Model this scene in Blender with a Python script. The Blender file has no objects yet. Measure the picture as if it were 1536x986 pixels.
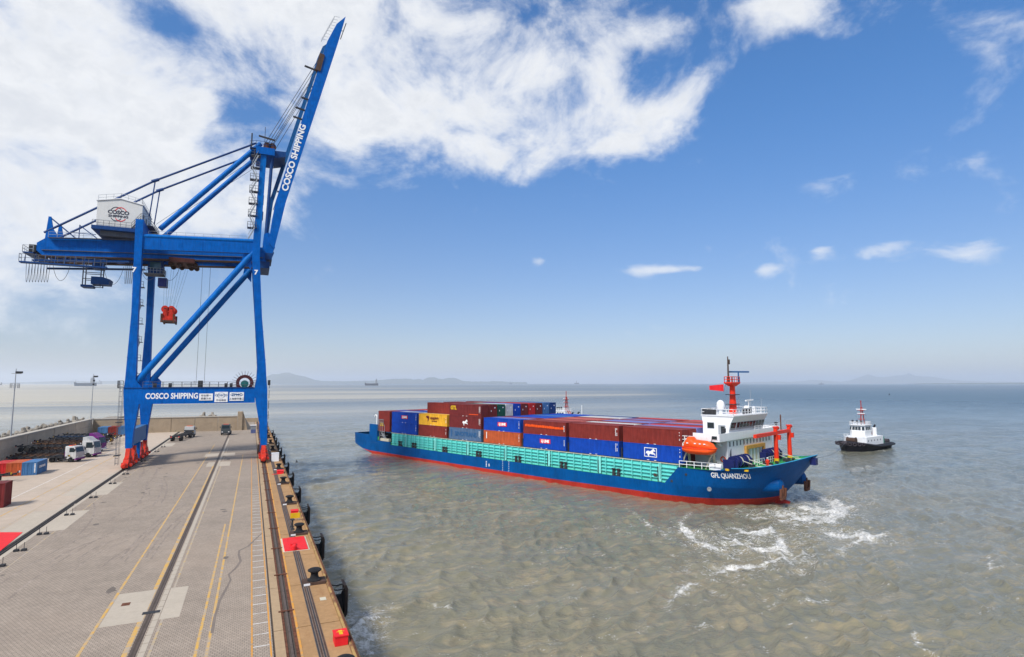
import bpy, bmesh, math, random
import numpy as np
from mathutils import Vector, Matrix

random.seed(7)
SC = bpy.context.scene
COL = SC.collection
R = math.radians

# ------------------------------------------------------------------ camera
F, PW, PH, CAMH = 860.0, 1536.0, 986.0, 15.0
PITCH = math.atan((575 - 493) / F)
YAW = math.atan(391 * math.cos(PITCH) / F)
FWD = Vector((math.sin(YAW) * math.cos(PITCH), math.cos(YAW) * math.cos(PITCH), math.sin(PITCH)))
RGT = Vector((math.cos(YAW), -math.sin(YAW), 0))
UPV = RGT.cross(FWD)
CAM = Vector((0, 0, CAMH))
ZW = -5.6                                   # water level, quay deck is z = 0

cd = bpy.data.cameras.new("camera")
cam = bpy.data.objects.new("camera", cd)
COL.objects.link(cam)
cam.matrix_world = Matrix((
    (RGT.x, UPV.x, -FWD.x, CAM.x), (RGT.y, UPV.y, -FWD.y, CAM.y), (RGT.z, UPV.z, -FWD.z, CAM.z), (0, 0, 0, 1)))
cd.sensor_width = 36.0
cd.lens = 36.0 * F / PW
cd.clip_start = 0.5
cd.clip_end = 100000
SC.camera = cam


def ray(x, y):
    return FWD * F + RGT * (x - 768) - UPV * (y - 493)


def gz(x, y, z=0.0):
    v = ray(x, y); return CAM + v * ((z - CAMH) / v.z)


def gy(x, y, Y):
    v = ray(x, y); return CAM + v * (Y / v.y)


def gd(x, y, depth):
    return CAM + ray(x, y) * (depth / F)


# ------------------------------------------------------------------ light and sky
SUN = Vector((-0.83, -0.56, 0)).normalized() * math.cos(R(47)) + Vector((0, 0, math.sin(R(47))))
sl = bpy.data.lights.new("sun", 'SUN')
sl.energy = 3.6
sl.angle = R(11)
sl.color = (1.0, 0.94, 0.86)
so = bpy.data.objects.new("sun", sl)
COL.objects.link(so)
so.rotation_euler = SUN.to_track_quat('Z', 'Y').to_euler()
so.location = (-200, -60, 300)

W = bpy.data.worlds.new("World")
SC.world = W
W.use_nodes = True
SKY_STRENGTH = 0.125
HAZE = 6.5e-5


def build_world():
    nt = W.node_tree
    N, L = nt.nodes, nt.links
    bg = N["Background"]
    sky = N.new("ShaderNodeTexSky")
    sky.sky_type = 'NISHITA'
    sky.sun_disc = False
    sky.sun_elevation = R(47)
    sky.sun_rotation = math.atan2(SUN.x, SUN.y)
    sky.air_density = 1.0
    sky.dust_density = 0.6
    sky.ozone_density = 2.2
    tc = N.new("ShaderNodeTexCoord")
    sep = N.new("ShaderNodeSeparateXYZ")
    L.new(tc.outputs["Generated"], sep.inputs[0])

    def M(op, a, b=None, c=None, clamp=False):
        n = N.new("ShaderNodeMath"); n.operation = op; n.use_clamp = clamp
        for k, v in enumerate((a, b, c)):
            if v is None: continue
            if isinstance(v, (int, float)): n.inputs[k].default_value = v
            else: L.new(v, n.inputs[k])
        return n.outputs[0]
    x, y, z = sep.outputs
    az = M('ARCTAN2', x, y)
    el = M('ARCSINE', z)

    def noise(vec, scale, detail, rough, dist=0.0, lac=2.0):
        n = N.new("ShaderNodeTexNoise")
        n.inputs["Scale"].default_value = scale; n.inputs["Detail"].default_value = detail
        n.inputs["Roughness"].default_value = rough; n.inputs["Distortion"].default_value = dist
        n.inputs["Lacunarity"].default_value = lac
        L.new(vec, n.inputs["Vector"]); return n.outputs["Fac"]
    # cloud layer seen in perspective: x/z, y/z
    zz = M('ADD', M('MAXIMUM', z, 0.0), 0.16)
    cmb = N.new("ShaderNodeCombineXYZ")
    L.new(M('DIVIDE', x, zz), cmb.inputs[0]); L.new(M('DIVIDE', y, zz), cmb.inputs[1])
    p = cmb.outputs[0]
    pm = N.new("ShaderNodeMapping"); pm.inputs["Scale"].default_value = (1.0, 1.0, 1.35)
    L.new(tc.outputs["Generated"], pm.inputs["Vector"])
    n1 = noise(pm.outputs[0], 6.0, 12, 0.60, 0.35)
    n2 = noise(pm.outputs[0], 26.0, 8, 0.64, 0.4)
    # angular coordinates for the edges of the low small clouds
    cm2 = N.new("ShaderNodeCombineXYZ")
    L.new(az, cm2.inputs[0]); L.new(M('MULTIPLY', el, 2.2), cm2.inputs[1])
    n3 = noise(cm2.outputs[0], 16.0, 8, 0.62, 0.3)
    nlow = noise(p, 0.8, 3, 0.5)

    def blob(px, py, rx, ry, amp, tilt=0.0):
        v = ray(px, py).normalized()
        a0, e0 = math.atan2(v.x, v.y), math.asin(v.z)
        sa, se = rx / F / max(0.5, math.cos(e0)), ry / F
        da = M('SUBTRACT', az, a0); de = M('SUBTRACT', el, e0)
        if tilt:
            c, s = math.cos(tilt), math.sin(tilt)
            da, de = M('ADD', M('MULTIPLY', da, c), M('MULTIPLY', de, s)), M('SUBTRACT', M('MULTIPLY', de, c), M('MULTIPLY', da, s))
        q = M('ADD', M('POWER', M('ABSOLUTE', M('DIVIDE', da, sa)), 2.0), M('POWER', M('ABSOLUTE', M('DIVIDE', de, se)), 2.0))
        return M('MULTIPLY', M('POWER', 2.718, M('MULTIPLY', q, -1.0)), amp)

    def add(lst):
        o = lst[0]
        for k in lst[1:]: o = M('ADD', o, k)
        return o
    big = add([blob(*b) for b in BIG_CLOUDS])
    small = add([blob(*b) for b in SMALL_CLOUDS])
    # beyond the frame broken cloud goes on, its cover raised to add ambient light
    side = M('SMOOTH_MAX', M('SUBTRACT', M('ABSOLUTE', M('SUBTRACT', az, YAW)), 0.80), M('SUBTRACT', el, 0.66), 0.1)
    side = M('MULTIPLY', M('MULTIPLY', side, 5.0, clamp=True), M('MULTIPLY', M('SUBTRACT', nlow, 0.27), 3.2))
    side = M('MULTIPLY', side, M('MULTIPLY', el, 6.0, clamp=True))
    cov = M('MINIMUM', M('ADD', big, side), 1.12)

    def smooth(v, lo, hi):
        m = N.new("ShaderNodeMapRange"); m.interpolation_type = 'SMOOTHSTEP'
        m.inputs["From Min"].default_value = lo; m.inputs["From Max"].default_value = hi
        L.new(v, m.inputs["Value"]); return m.outputs[0]
    dens = M('ADD', M('MULTIPLY', M('SUBTRACT', n1, 0.5), 2.5), M('SUBTRACT', M('MULTIPLY', cov, 0.86), 0.50))
    dens = M('ADD', dens, M('MULTIPLY', M('SUBTRACT', n2, 0.5), 0.55))
    m1 = smooth(dens, -0.20, 0.62)
    ds = M('ADD', M('MULTIPLY', M('SUBTRACT', n3, 0.5), 1.6), M('SUBTRACT', small, 0.52))
    m2 = M('MULTIPLY', smooth(ds, -0.12, 0.70), 0.72)
    mask = M('MAXIMUM', m1, m2)
    mask = M('MULTIPLY', mask, smooth(z, 0.0, 0.06))
    # thicker middles are a little greyer
    shade = smooth(M('ADD', dens, M('MULTIPLY', M('SUBTRACT', n2, 0.5), 1.2)), 0.2, 1.1)
    ramp = N.new("ShaderNodeMix"); ramp.data_type = 'RGBA'
    k = 1 / SKY_STRENGTH
    ramp.inputs[6].default_value = (0.75 * k, 0.765 * k, 0.79 * k, 1)
    ramp.inputs[7].default_value = (0.62 * k, 0.645 * k, 0.69 * k, 1)
    L.new(shade, ramp.inputs[0])
    tint = N.new("ShaderNodeMix"); tint.data_type = 'RGBA'; tint.blend_type = 'MULTIPLY'
    tint.inputs[0].default_value = 1.0
    L.new(sky.outputs[0], tint.inputs[6])
    tc2 = N.new("ShaderNodeMix"); tc2.data_type = 'RGBA'
    L.new(smooth(z, 0.02, 0.52), tc2.inputs[0]); tc2.inputs[6].default_value = SKY_LOW; tc2.inputs[7].default_value = SKY_HIGH
    L.new(tc2.outputs[2], tint.inputs[7])
    mix = N.new("ShaderNodeMix"); mix.data_type = 'RGBA'
    L.new(mask, mix.inputs[0]); L.new(tint.outputs[2], mix.inputs[6]); L.new(ramp.outputs[2], mix.inputs[7])
    L.new(mix.outputs[2], bg.inputs[0])
    bg.inputs[1].default_value = SKY_STRENGTH


SKY_LOW, SKY_HIGH = (0.61, 0.62, 0.73, 1), (0.385, 0.77, 1.10, 1)
BIG_CLOUDS = [(-150, 120, 300, 220, 1.0), (110, 110, 190, 130, 1.05), (60, 260, 200, 80, .85), (260, 215, 120, 90, .7), (300, 300, 70, 30, .5),
              (560, 60, 170, 110, 1.0), (690, 150, 150, 90, 1.05), (830, 190, 100, 70, .9), (770, 245, 50, 40, .6), (510, 205, 40, 25, .6),
              (900, 110, 90, 80, .7), (970, 195, 100, 28, .68), (1080, 112, 110, 26, .66, .45), (1160, 6, 52, 32, .95), (1000, 45, 90, 30, .45),
              (1330, 10, 110, 30, .46), (1500, 25, 60, 50, .42), (430, -20, 120, 50, .4), (700, -170, 420, 100, .6),
              (352, 165, 46, 60, -.75), (215, 22, 60, 26, -.6), (112, 200, 40, 30, -.35), (20, 330, 120, 22, -.3)]
SMALL_CLOUDS = [(972, 405, 42, 13, 1.0), (1015, 404, 50, 5, .6), (1150, 407, 22, 13, .9), (1185, 398, 34, 8, .55), (1312, 377, 55, 12, .9, .12),
                (1232, 377, 16, 10, .8), (1460, 380, 45, 20, .85), (1232, 282, 42, 18, .8), (807, 393, 16, 9, .8), (852, 411, 14, 7, .65),
                (100, 443, 80, 9, .8), (950, 508, 40, 5, .35), (1240, 430, 20, 6, .4), (1290, 428, 20, 6, .3), (1020, 515, 30, 5, .3), (20, 380, 60, 10, .5)]
build_world()
SC.view_settings.view_transform = 'Standard'
SC.view_settings.look = 'None'
SC.view_settings.exposure = 0.3
SC.view_settings.gamma = 1.0
SC.cycles.use_denoising = True
SC.cycles.max_bounces = 6
SC.cycles.diffuse_bounces = 3
SC.cycles.volume_bounces = 1


# ------------------------------------------------------------------ helpers
class MB:
    """collects shapes, build() links them as ONE mesh object"""
    def __init__(s): s.v, s.f = [], []

    def raw(s, vs, fs):
        b = len(s.v); s.v += [tuple(q) for q in vs]; s.f += [tuple(b + i for i in q) for q in fs]; return s

    def box(s, x0, x1, y0, y1, z0, z1):
        vs = [(x0, y0, z0), (x1, y0, z0), (x1, y1, z0), (x0, y1, z0), (x0, y0, z1), (x1, y0, z1), (x1, y1, z1), (x0, y1, z1)]
        return s.raw(vs, [(0, 3, 2, 1), (4, 5, 6, 7), (0, 1, 5, 4), (1, 2, 6, 5), (2, 3, 7, 6), (3, 0, 4, 7)])

    def cbox(s, c, size, rz=0.0):
        hx, hy, hz = size[0] / 2, size[1] / 2, size[2] / 2
        cs, sn = math.cos(rz), math.sin(rz)
        vs = []
        for dz in (-hz, hz):
            for dx, dy in ((-hx, -hy), (hx, -hy), (hx, hy), (-hx, hy)):
                vs.append((c[0] + dx * cs - dy * sn, c[1] + dx * sn + dy * cs, c[2] + dz))
        return s.raw(vs, [(0, 3, 2, 1), (4, 5, 6, 7), (0, 1, 5, 4), (1, 2, 6, 5), (2, 3, 7, 6), (3, 0, 4, 7)])

    def loft(s, rings, caps=True, closed=True):
        n = len(rings[0]); b = len(s.v)
        for r in rings: s.v += [tuple(q) for q in r]
        for i in range(len(rings) - 1):
            for j in range(n if closed else n - 1):
                k = (j + 1) % n
                s.f.append((b + i * n + j, b + i * n + k, b + (i + 1) * n + k, b + (i + 1) * n + j))
        if caps and closed:
            s.f.append(tuple(b + j for j in reversed(range(n))))
            s.f.append(tuple(b + (len(rings) - 1) * n + j for j in range(n)))
        return s

    def tube(s, p, q, r, n=8, r2=None):
        p, q = Vector(p), Vector(q); d = (q - p)
        if d.length < 1e-6: return s
        d.normalize(); a = d.orthogonal().normalized(); b = d.cross(a)
        rg = []
        for c, rr in ((p, r), (q, r if r2 is None else r2)):
            rg.append([c + (a * math.cos(t) + b * math.sin(t)) * rr for t in [2 * math.pi * k / n for k in range(n)]])
        return s.loft(rg)

    def path(s, pts, r, n=6):
        for a, b in zip(pts[:-1], pts[1:]): s.tube(a, b, r, n)
        return s

    def bar(s, p, q, w, h, up=(0, 0, 1)):
        """box beam from p to q, w across, h along up"""
        p, q = Vector(p), Vector(q); d = (q - p).normalized(); u = Vector(up)
        a = d.cross(u)
        if a.length < 1e-4: a = d.orthogonal()
        a.normalize(); u = a.cross(d)
        rg = [[c + a * sx * w / 2 + u * sy * h / 2 for sx, sy in ((-1, -1), (1, -1), (1, 1), (-1, 1))] for c in (p, q)]
        return s.loft(rg)

    def lathe(s, prof, c=(0, 0, 0), n=16, axis=(0, 0, 1)):
        ax = Vector(axis).normalized(); a = ax.orthogonal().normalized(); b = ax.cross(a); c = Vector(c)
        rg = [[c + ax * h + (a * math.cos(t) + b * math.sin(t)) * max(r, 1e-4) for t in [2 * math.pi * k / n for k in range(n)]] for r, h in prof]
        return s.loft(rg)

    def prism(s, poly, fn, d0, d1):
        """poly of 2D points, fn(u, v, d) -> 3D; extruded from d0 to d1"""
        return s.loft([[fn(u, v, d) for u, v in poly] for d in (d0, d1)])

    def quad(s, a, b, c, d): return s.raw([a, b, c, d], [(0, 1, 2, 3)])

    def rail(s, pts, h=1.05, step=1.6, r=0.03):
        """handrail along pts: posts, a top rail and a knee rail"""
        for a, b in zip(pts[:-1], pts[1:]):
            a, b = Vector(a), Vector(b); n = max(1, int(round((b - a).length / step)))
            for k in range(n + 1):
                p = a.lerp(b, k / n); s.bar(p, p + Vector((0, 0, h)), r * 2, r * 2, (0, 1, 0))
            for hh in (h, h * .5):
                s.bar(a + Vector((0, 0, hh)), b + Vector((0, 0, hh)), r * 2, r * 2)
        return s

    def mesh(s, name, off=(0, 0, 0)):
        me = bpy.data.meshes.new(name)
        o = off
        me.from_pydata([(a - o[0], b - o[1], c - o[2]) for a, b, c in s.v], [], s.f)
        bm = bmesh.new(); bm.from_mesh(me); bmesh.ops.recalc_face_normals(bm, faces=bm.faces); bm.to_mesh(me); bm.free()
        return me

    def build(s, name, m, parent=None, off=None, smooth=False, loc=None):
        if off is None: off = OFF.get(parent.name, (0, 0, 0)) if parent else (0, 0, 0)
        me = s.mesh(name, off)
        if m: me.materials.append(m)
        if smooth: smooth_mesh(me)
        o = bpy.data.objects.new(name, me)
        COL.objects.link(o)
        if parent:
            o.parent = parent; OFF[o.name] = off
        if loc: o.location = loc
        return o


def smooth_mesh(me, ang=35):
    me.polygons.foreach_set("use_smooth", [True] * len(me.polygons))
    try: me.set_sharp_from_angle(angle=R(ang))
    except Exception: pass


OFF = {}                                      # mesh offsets: children of a thing authored in world space


def thing(name, label, cat, loc=(0, 0, 0), rz=0.0, group=None, world=False):
    o = bpy.data.objects.new(name, None)
    o.empty_display_size = 0.5
    COL.objects.link(o)
    o.location = loc; o.rotation_euler = (0, 0, rz)
    o['label'] = label; o['category'] = cat
    if group: o['group'] = group
    if world: OFF[o.name] = tuple(loc)
    return o


def tag(o, label, cat, group=None):
    o['label'] = label; o['category'] = cat
    if group: o['group'] = group
    return o


def kind(o, k): o['kind'] = k; return o


def dup(root, loc=None, rz=None, label=None):
    def cp(o, par):
        c = o.copy(); COL.objects.link(c); c.parent = par
        for ch in o.children: cp(ch, c)
        return c
    r = cp(root, root.parent)
    if loc is not None: r.location = loc
    if rz is not None: r.rotation_euler = (0, 0, rz)
    if label: r['label'] = label
    return r


def part_copy(o, loc=None, rz=None):
    c = o.copy(); COL.objects.link(c); c.parent = o.parent
    if loc is not None: c.location = loc
    if rz is not None: c.rotation_euler = (0, 0, rz)
    return c


FONT = None


def text_mesh(body, size, bold=0.0, xs=1.0, align='CENTER', space=1.0):
    cu = bpy.data.curves.new("lettering", 'FONT')
    cu.body = body; cu.size = size; cu.align_x = align; cu.align_y = 'CENTER'
    cu.offset = bold; cu.space_character = space; cu.resolution_u = 3
    cu.extrude = 0.012
    ob = bpy.data.objects.new("lettering", cu)
    COL.objects.link(ob)
    bpy.context.view_layer.update()
    dg = bpy.context.evaluated_depsgraph_get()
    me = bpy.data.meshes.new_from_object(ob.evaluated_get(dg))
    bpy.data.objects.remove(ob); bpy.data.curves.remove(cu)
    return me


def letter(body, size, org, xd, yd, m, parent, name='lettering', bold=0.0, xs=1.0, align='CENTER', space=1.0, width=None):
    """flat lettering on a face: org is its centre, xd and yd the reading and up directions"""
    me = text_mesh(body, size, bold, xs, align, space)
    if width:
        vx = [v.co.x for v in me.vertices]; xs = width / max(.01, max(vx) - min(vx))
    xd, yd = Vector(xd).normalized(), Vector(yd).normalized(); zd = xd.cross(yd)
    off = Vector(OFF.get(parent.name, (0, 0, 0))); org = Vector(org) - off
    me.transform(Matrix(((xd.x * xs, yd.x, zd.x, org.x), (xd.y * xs, yd.y, zd.y, org.y), (xd.z * xs, yd.z, zd.z, org.z), (0, 0, 0, 1))))
    me.materials.clear(); me.materials.append(m)
    o = bpy.data.objects.new(name, me); COL.objects.link(o); o.parent = parent
    OFF[o.name] = tuple(off)
    return o


# ------------------------------------------------------------------ materials
def new_mat(name):
    m = bpy.data.materials.new(name); m.use_nodes = True
    return m, m.node_tree.nodes, m.node_tree.links, m.node_tree.nodes["Principled BSDF"]


def paint(name, col, rough=0.5, dirt=0.18, rust=0.0, scale=1.2, metal=0.0, spec=0.18, bump=0.0, rustcol=(0.16, 0.06, 0.025)):
    """painted metal: faded patches, grime running down, rust spots"""
    m, N, L, P = new_mat(name)
    tc = N.new("ShaderNodeTexCoord")
    n1 = N.new("ShaderNodeTexNoise"); n1.inputs["Scale"].default_value = scale; n1.inputs["Detail"].default_value = 6
    L.new(tc.outputs["Object"], n1.inputs["Vector"])
    mp = N.new("ShaderNodeMapping"); mp.inputs["Scale"].default_value = (3.0, 3.0, 0.35)
    L.new(tc.outputs["Object"], mp.inputs["Vector"])
    n2 = N.new("ShaderNodeTexNoise"); n2.inputs["Scale"].default_value = 1.6; n2.inputs["Detail"].default_value = 5
    L.new(mp.outputs[0], n2.inputs["Vector"])
    ad = N.new("ShaderNodeMath"); ad.operation = 'ADD'
    L.new(n1.outputs["Fac"], ad.inputs[0]); L.new(n2.outputs["Fac"], ad.inputs[1])
    mr = N.new("ShaderNodeMapRange")
    mr.inputs["From Min"].default_value = 0.65; mr.inputs["From Max"].default_value = 1.35
    mr.inputs["To Min"].default_value = 1 - dirt; mr.inputs["To Max"].default_value = 1 + dirt
    L.new(ad.outputs[0], mr.inputs["Value"])
    mul = N.new("ShaderNodeVectorMath"); mul.operation = 'SCALE'
    mul.inputs[0].default_value = col[:3]
    L.new(mr.outputs[0], mul.inputs["Scale"])
    out = mul.outputs[0]
    if rust > 0:
        n3 = N.new("ShaderNodeTexNoise"); n3.inputs["Scale"].default_value = 2.3; n3.inputs["Detail"].default_value = 9; n3.inputs["Roughness"].default_value = 0.7
        L.new(mp.outputs[0], n3.inputs["Vector"])
        r = N.new("ShaderNodeMapRange"); r.interpolation_type = 'SMOOTHSTEP'
        r.inputs["From Min"].default_value = 0.74 - rust * 0.4; r.inputs["From Max"].default_value = 0.82 - rust * 0.3
        L.new(n3.outputs["Fac"], r.inputs["Value"])
        mx = N.new("ShaderNodeMix"); mx.data_type = 'RGBA'
        L.new(r.outputs[0], mx.inputs[0]); L.new(out, mx.inputs[6]); mx.inputs[7].default_value = (*rustcol, 1)
        out = mx.outputs[2]
    L.new(out, P.inputs["Base Color"])
    P.inputs["Roughness"].default_value = rough
    P.inputs["Metallic"].default_value = metal
    P.inputs["Specular IOR Level"].default_value = spec
    if bump:
        b = N.new("ShaderNodeBump"); b.inputs["Strength"].default_value = bump; b.inputs["Distance"].default_value = 0.05
        L.new(n1.outputs["Fac"], b.inputs["Height"]); L.new(b.outputs[0], P.inputs["Normal"])
    return m


def glass(name, col=(0.02, 0.03, 0.035)):
    m, N, L, P = new_mat(name)
    P.inputs["Base Color"].default_value = (*col, 1); P.inputs["Roughness"].default_value = 0.08
    return m


def ground(name, col, scale=0.35, var=0.25, stain=(0.08, 0.06, 0.045), stain_amt=0.4, brick=None, bump=0.25, rough=0.85, wash=None):
    m, N, L, P = new_mat(name)
    tc = N.new("ShaderNodeTexCoord"); v = tc.outputs["Object"]

    def noise(sc, det, rg=0.6, vec=v):
        n = N.new("ShaderNodeTexNoise"); n.inputs["Scale"].default_value = sc; n.inputs["Detail"].default_value = det; n.inputs["Roughness"].default_value = rg
        L.new(vec, n.inputs["Vector"]); return n.outputs["Fac"]
    a = noise(scale, 8); b = noise(scale * 9, 5)
    ad = N.new("ShaderNodeMath"); ad.operation = 'ADD'; L.new(a, ad.inputs[0]); L.new(b, ad.inputs[1])
    mr = N.new("ShaderNodeMapRange"); mr.inputs["From Min"].default_value = 0.6; mr.inputs["From Max"].default_value = 1.4
    mr.inputs["To Min"].default_value = 1 - var; mr.inputs["To Max"].default_value = 1 + var
    L.new(ad.outputs[0], mr.inputs["Value"])
    h = b
    if brick:
        br = N.new("ShaderNodeTexBrick")
        br.offset = 0.5
        br.inputs["Scale"].default_value = 1.0
        br.inputs["Brick Width"].default_value = brick[0]; br.inputs["Row Height"].default_value = brick[1]
        br.inputs["Mortar Size"].default_value = brick[2]; br.inputs["Mortar Smooth"].default_value = 0.3
        br.inputs["Color1"].default_value = (col[0] * 1.08, col[1] * 1.08, col[2] * 1.08, 1)
        br.inputs["Color2"].default_value = (col[0] * .90, col[1] * .90, col[2] * .90, 1)
        br.inputs["Mortar"].default_value = (col[0] * .52, col[1] * .51, col[2] * .50, 1)
        L.new(v, br.inputs["Vector"])
        base = br.outputs["Color"]
        h = br.outputs["Fac"]
    else:
        rgb = N.new("ShaderNodeRGB"); rgb.outputs[0].default_value = (*col, 1); base = rgb.outputs[0]
    mul = N.new("ShaderNodeVectorMath"); mul.operation = 'SCALE'
    L.new(base, mul.inputs[0]); L.new(mr.outputs[0], mul.inputs["Scale"])
    mp = N.new("ShaderNodeMapping"); mp.inputs["Scale"].default_value = (1.0, 0.22, 1.0)
    L.new(v, mp.inputs["Vector"])
    st = noise(scale * 1.4, 9, 0.68, mp.outputs[0])
    sm = N.new("ShaderNodeMapRange"); sm.interpolation_type = 'SMOOTHSTEP'
    sm.inputs["From Min"].default_value = 0.52; sm.inputs["From Max"].default_value = 0.78; sm.inputs["To Max"].default_value = stain_amt
    L.new(st, sm.inputs["Value"])
    mx = N.new("ShaderNodeMix"); mx.data_type = 'RGBA'
    L.new(sm.outputs[0], mx.inputs[0]); L.new(mul.outputs[0], mx.inputs[6]); mx.inputs[7].default_value = (*stain, 1)
    out = mx.outputs[2]
    if wash:
        wn = noise(scale * .5, 6, 0.6)
        wm = N.new("ShaderNodeMapRange"); wm.interpolation_type = 'SMOOTHSTEP'
        wm.inputs["From Min"].default_value = 0.45; wm.inputs["From Max"].default_value = 0.72; wm.inputs["To Max"].default_value = 0.55
        L.new(wn, wm.inputs["Value"])
        m3 = N.new("ShaderNodeMix"); m3.data_type = 'RGBA'
        L.new(wm.outputs[0], m3.inputs[0]); L.new(out, m3.inputs[6]); m3.inputs[7].default_value = (*wash, 1); out = m3.outputs[2]
    L.new(out, P.inputs["Base Color"])
    P.inputs["Roughness"].default_value = rough; P.inputs["Specular IOR Level"].default_value = 0.25
    bp = N.new("ShaderNodeBump"); bp.inputs["Strength"].default_value = bump; bp.inputs["Distance"].default_value = 0.02
    if brick: bp.invert = True
    L.new(h, bp.inputs["Height"]); L.new(bp.outputs[0], P.inputs["Normal"])
    return m


def worn_paint(name, col, under, wear=0.5, scale=1.5):
    """road paint rubbed away in places to the ground below"""
    m, N, L, P = new_mat(name)
    tc = N.new("ShaderNodeTexCoord")
    n = N.new("ShaderNodeTexNoise"); n.inputs["Scale"].default_value = scale; n.inputs["Detail"].default_value = 8; n.inputs["Roughness"].default_value = 0.7
    L.new(tc.outputs["Object"], n.inputs["Vector"])
    r = N.new("ShaderNodeMapRange"); r.interpolation_type = 'SMOOTHSTEP'
    r.inputs["From Min"].default_value = 0.62 - wear * 0.3; r.inputs["From Max"].default_value = 0.85 - wear * 0.3
    L.new(n.outputs["Fac"], r.inputs["Value"])
    mx = N.new("ShaderNodeMix"); mx.data_type = 'RGBA'
    L.new(r.outputs[0], mx.inputs[0]); mx.inputs[6].default_value = (*col, 1); mx.inputs[7].default_value = (*under, 1)
    L.new(mx.outputs[2], P.inputs["Base Color"]); P.inputs["Roughness"].default_value = 0.75
    return m


M = {}
M['blue'] = paint("crane_blue", (0.0, 0.097, 0.395), 0.5, 0.24, 0.10, spec=.07)
M['blue_tube'] = paint("crane_blue_tube", (0.0, 0.12, 0.43), 0.45, 0.2, 0.06, spec=.08)
M['blue_dark'] = paint("crane_blue_dark", (0.005, 0.045, 0.17), 0.5, 0.2, 0.1)
M['grey_blue'] = paint("sill_grey_blue", (0.05, 0.15, 0.32), 0.55, 0.15, 0.08)
M['red'] = paint("bogie_red", (0.50, 0.030, 0.014), 0.5, 0.3, 0.2)
M['orange'] = paint("safety_orange", (0.80, 0.085, 0.010), 0.4, 0.1, 0.0)
M['mast_red'] = paint("mast_red", (0.72, 0.035, 0.012), 0.4, 0.12, 0.03)
M['white'] = paint("white_paint", (0.74, 0.75, 0.76), 0.45, 0.06, 0.03)
M['house_white'] = paint("house_white", (0.62, 0.62, 0.60), 0.5, 0.06, 0.0)
M['cream'] = paint("cream_paint", (0.55, 0.50, 0.38), 0.6, 0.15, 0.1)
M['black'] = paint("black_rubber", (0.018, 0.018, 0.020), 0.75, 0.35, 0.0)
M['dark_steel'] = paint("dark_steel", (0.035, 0.036, 0.04), 0.6, 0.35, 0.25)
M['galv'] = paint("galvanised", (0.36, 0.38, 0.40), 0.5, 0.15, 0.0, metal=0.4)
M['galv_dark'] = paint("grating", (0.10, 0.11, 0.13), 0.6, 0.2, 0.0)
M['rust'] = paint("rusty_steel", (0.12, 0.048, 0.028), 0.85, 0.5, 0.3, rustcol=(0.05, 0.022, 0.015))
M['brown_steel'] = paint("brown_steel", (0.075, 0.045, 0.033), 0.75, 0.4, 0.3)
M['yellow'] = paint("yellow_paint", (0.66, 0.40, 0.015), 0.55, 0.2, 0.08)
M['teal'] = paint("teal_coaming", (0.14, 0.62, 0.57), 0.5, 0.12, 0.06)
M['teal_dark'] = paint("teal_reel", (0.01, 0.12, 0.12), 0.5, 0.15, 0.0)
M['hull_blue'] = paint("hull_blue", (0.0, 0.070, 0.245), 0.5, 0.26, 0.16, scale=0.4, spec=.07)
M['hull_red'] = paint("hull_red", (0.42, 0.030, 0.018), 0.6, 0.25, 0.1, scale=0.4)
M['deck_green'] = paint("deck_green", (0.03, 0.26, 0.07), 0.65, 0.3, 0.1)
M['navy'] = paint("navy_paint", (0.012, 0.018, 0.10), 0.45, 0.2, 0.05)
M['purple'] = paint("purple_paint", (0.16, 0.02, 0.17), 0.4, 0.1)
M['print_white'] = paint("print_white", (0.80, 0.80, 0.80), 0.6, 0.05)
M['print_red'] = paint("print_red", (0.70, 0.02, 0.025), 0.6, 0.08)
M['print_dark'] = paint("print_dark", (0.03, 0.035, 0.06), 0.6, 0.1)
M['print_blue'] = paint("print_blue", (0.02, 0.10, 0.25), 0.6, 0.1)
M['trailer_brown'] = paint('trailer_brown', (0.060, 0.040, 0.032), 0.8, 0.45, 0.2, rustcol=(0.085, 0.042, 0.024))
M['truck_white'] = paint("truck_white", (0.46, 0.46, 0.45), 0.5, 0.2, 0.1)
M['glass'] = glass("window_glass")
M['tyre'] = paint("tyre", (0.02, 0.02, 0.02), 0.85, 0.3)
M['skin'] = paint("skin", (0.45, 0.26, 0.18), 0.6, 0.05)
M['rope'] = paint("rope", (0.55, 0.52, 0.44), 0.9, 0.2)
M['cable'] = paint("wire_cable", (0.05, 0.055, 0.065), 0.6, 0.1)
M['concrete_wall'] = ground("wall_concrete", (0.45, 0.37, 0.28), 0.5, 0.22, (0.20, 0.165, 0.135), 0.5, None, 0.4)
M['concrete_cap'] = ground("cap_concrete", (0.42, 0.38, 0.32), 0.8, 0.15, (0.2, 0.17, 0.14), 0.3)
M['back_wall'] = ground("back_wall_concrete", (0.33, 0.255, 0.175), 0.5, 0.2, (0.10, 0.08, 0.06), 0.5, None, 0.4)
M['tetra'] = ground("tetrapod_concrete", (0.26, 0.23, 0.19), 1.0, 0.3, (0.06, 0.05, 0.045), 0.6)
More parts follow.
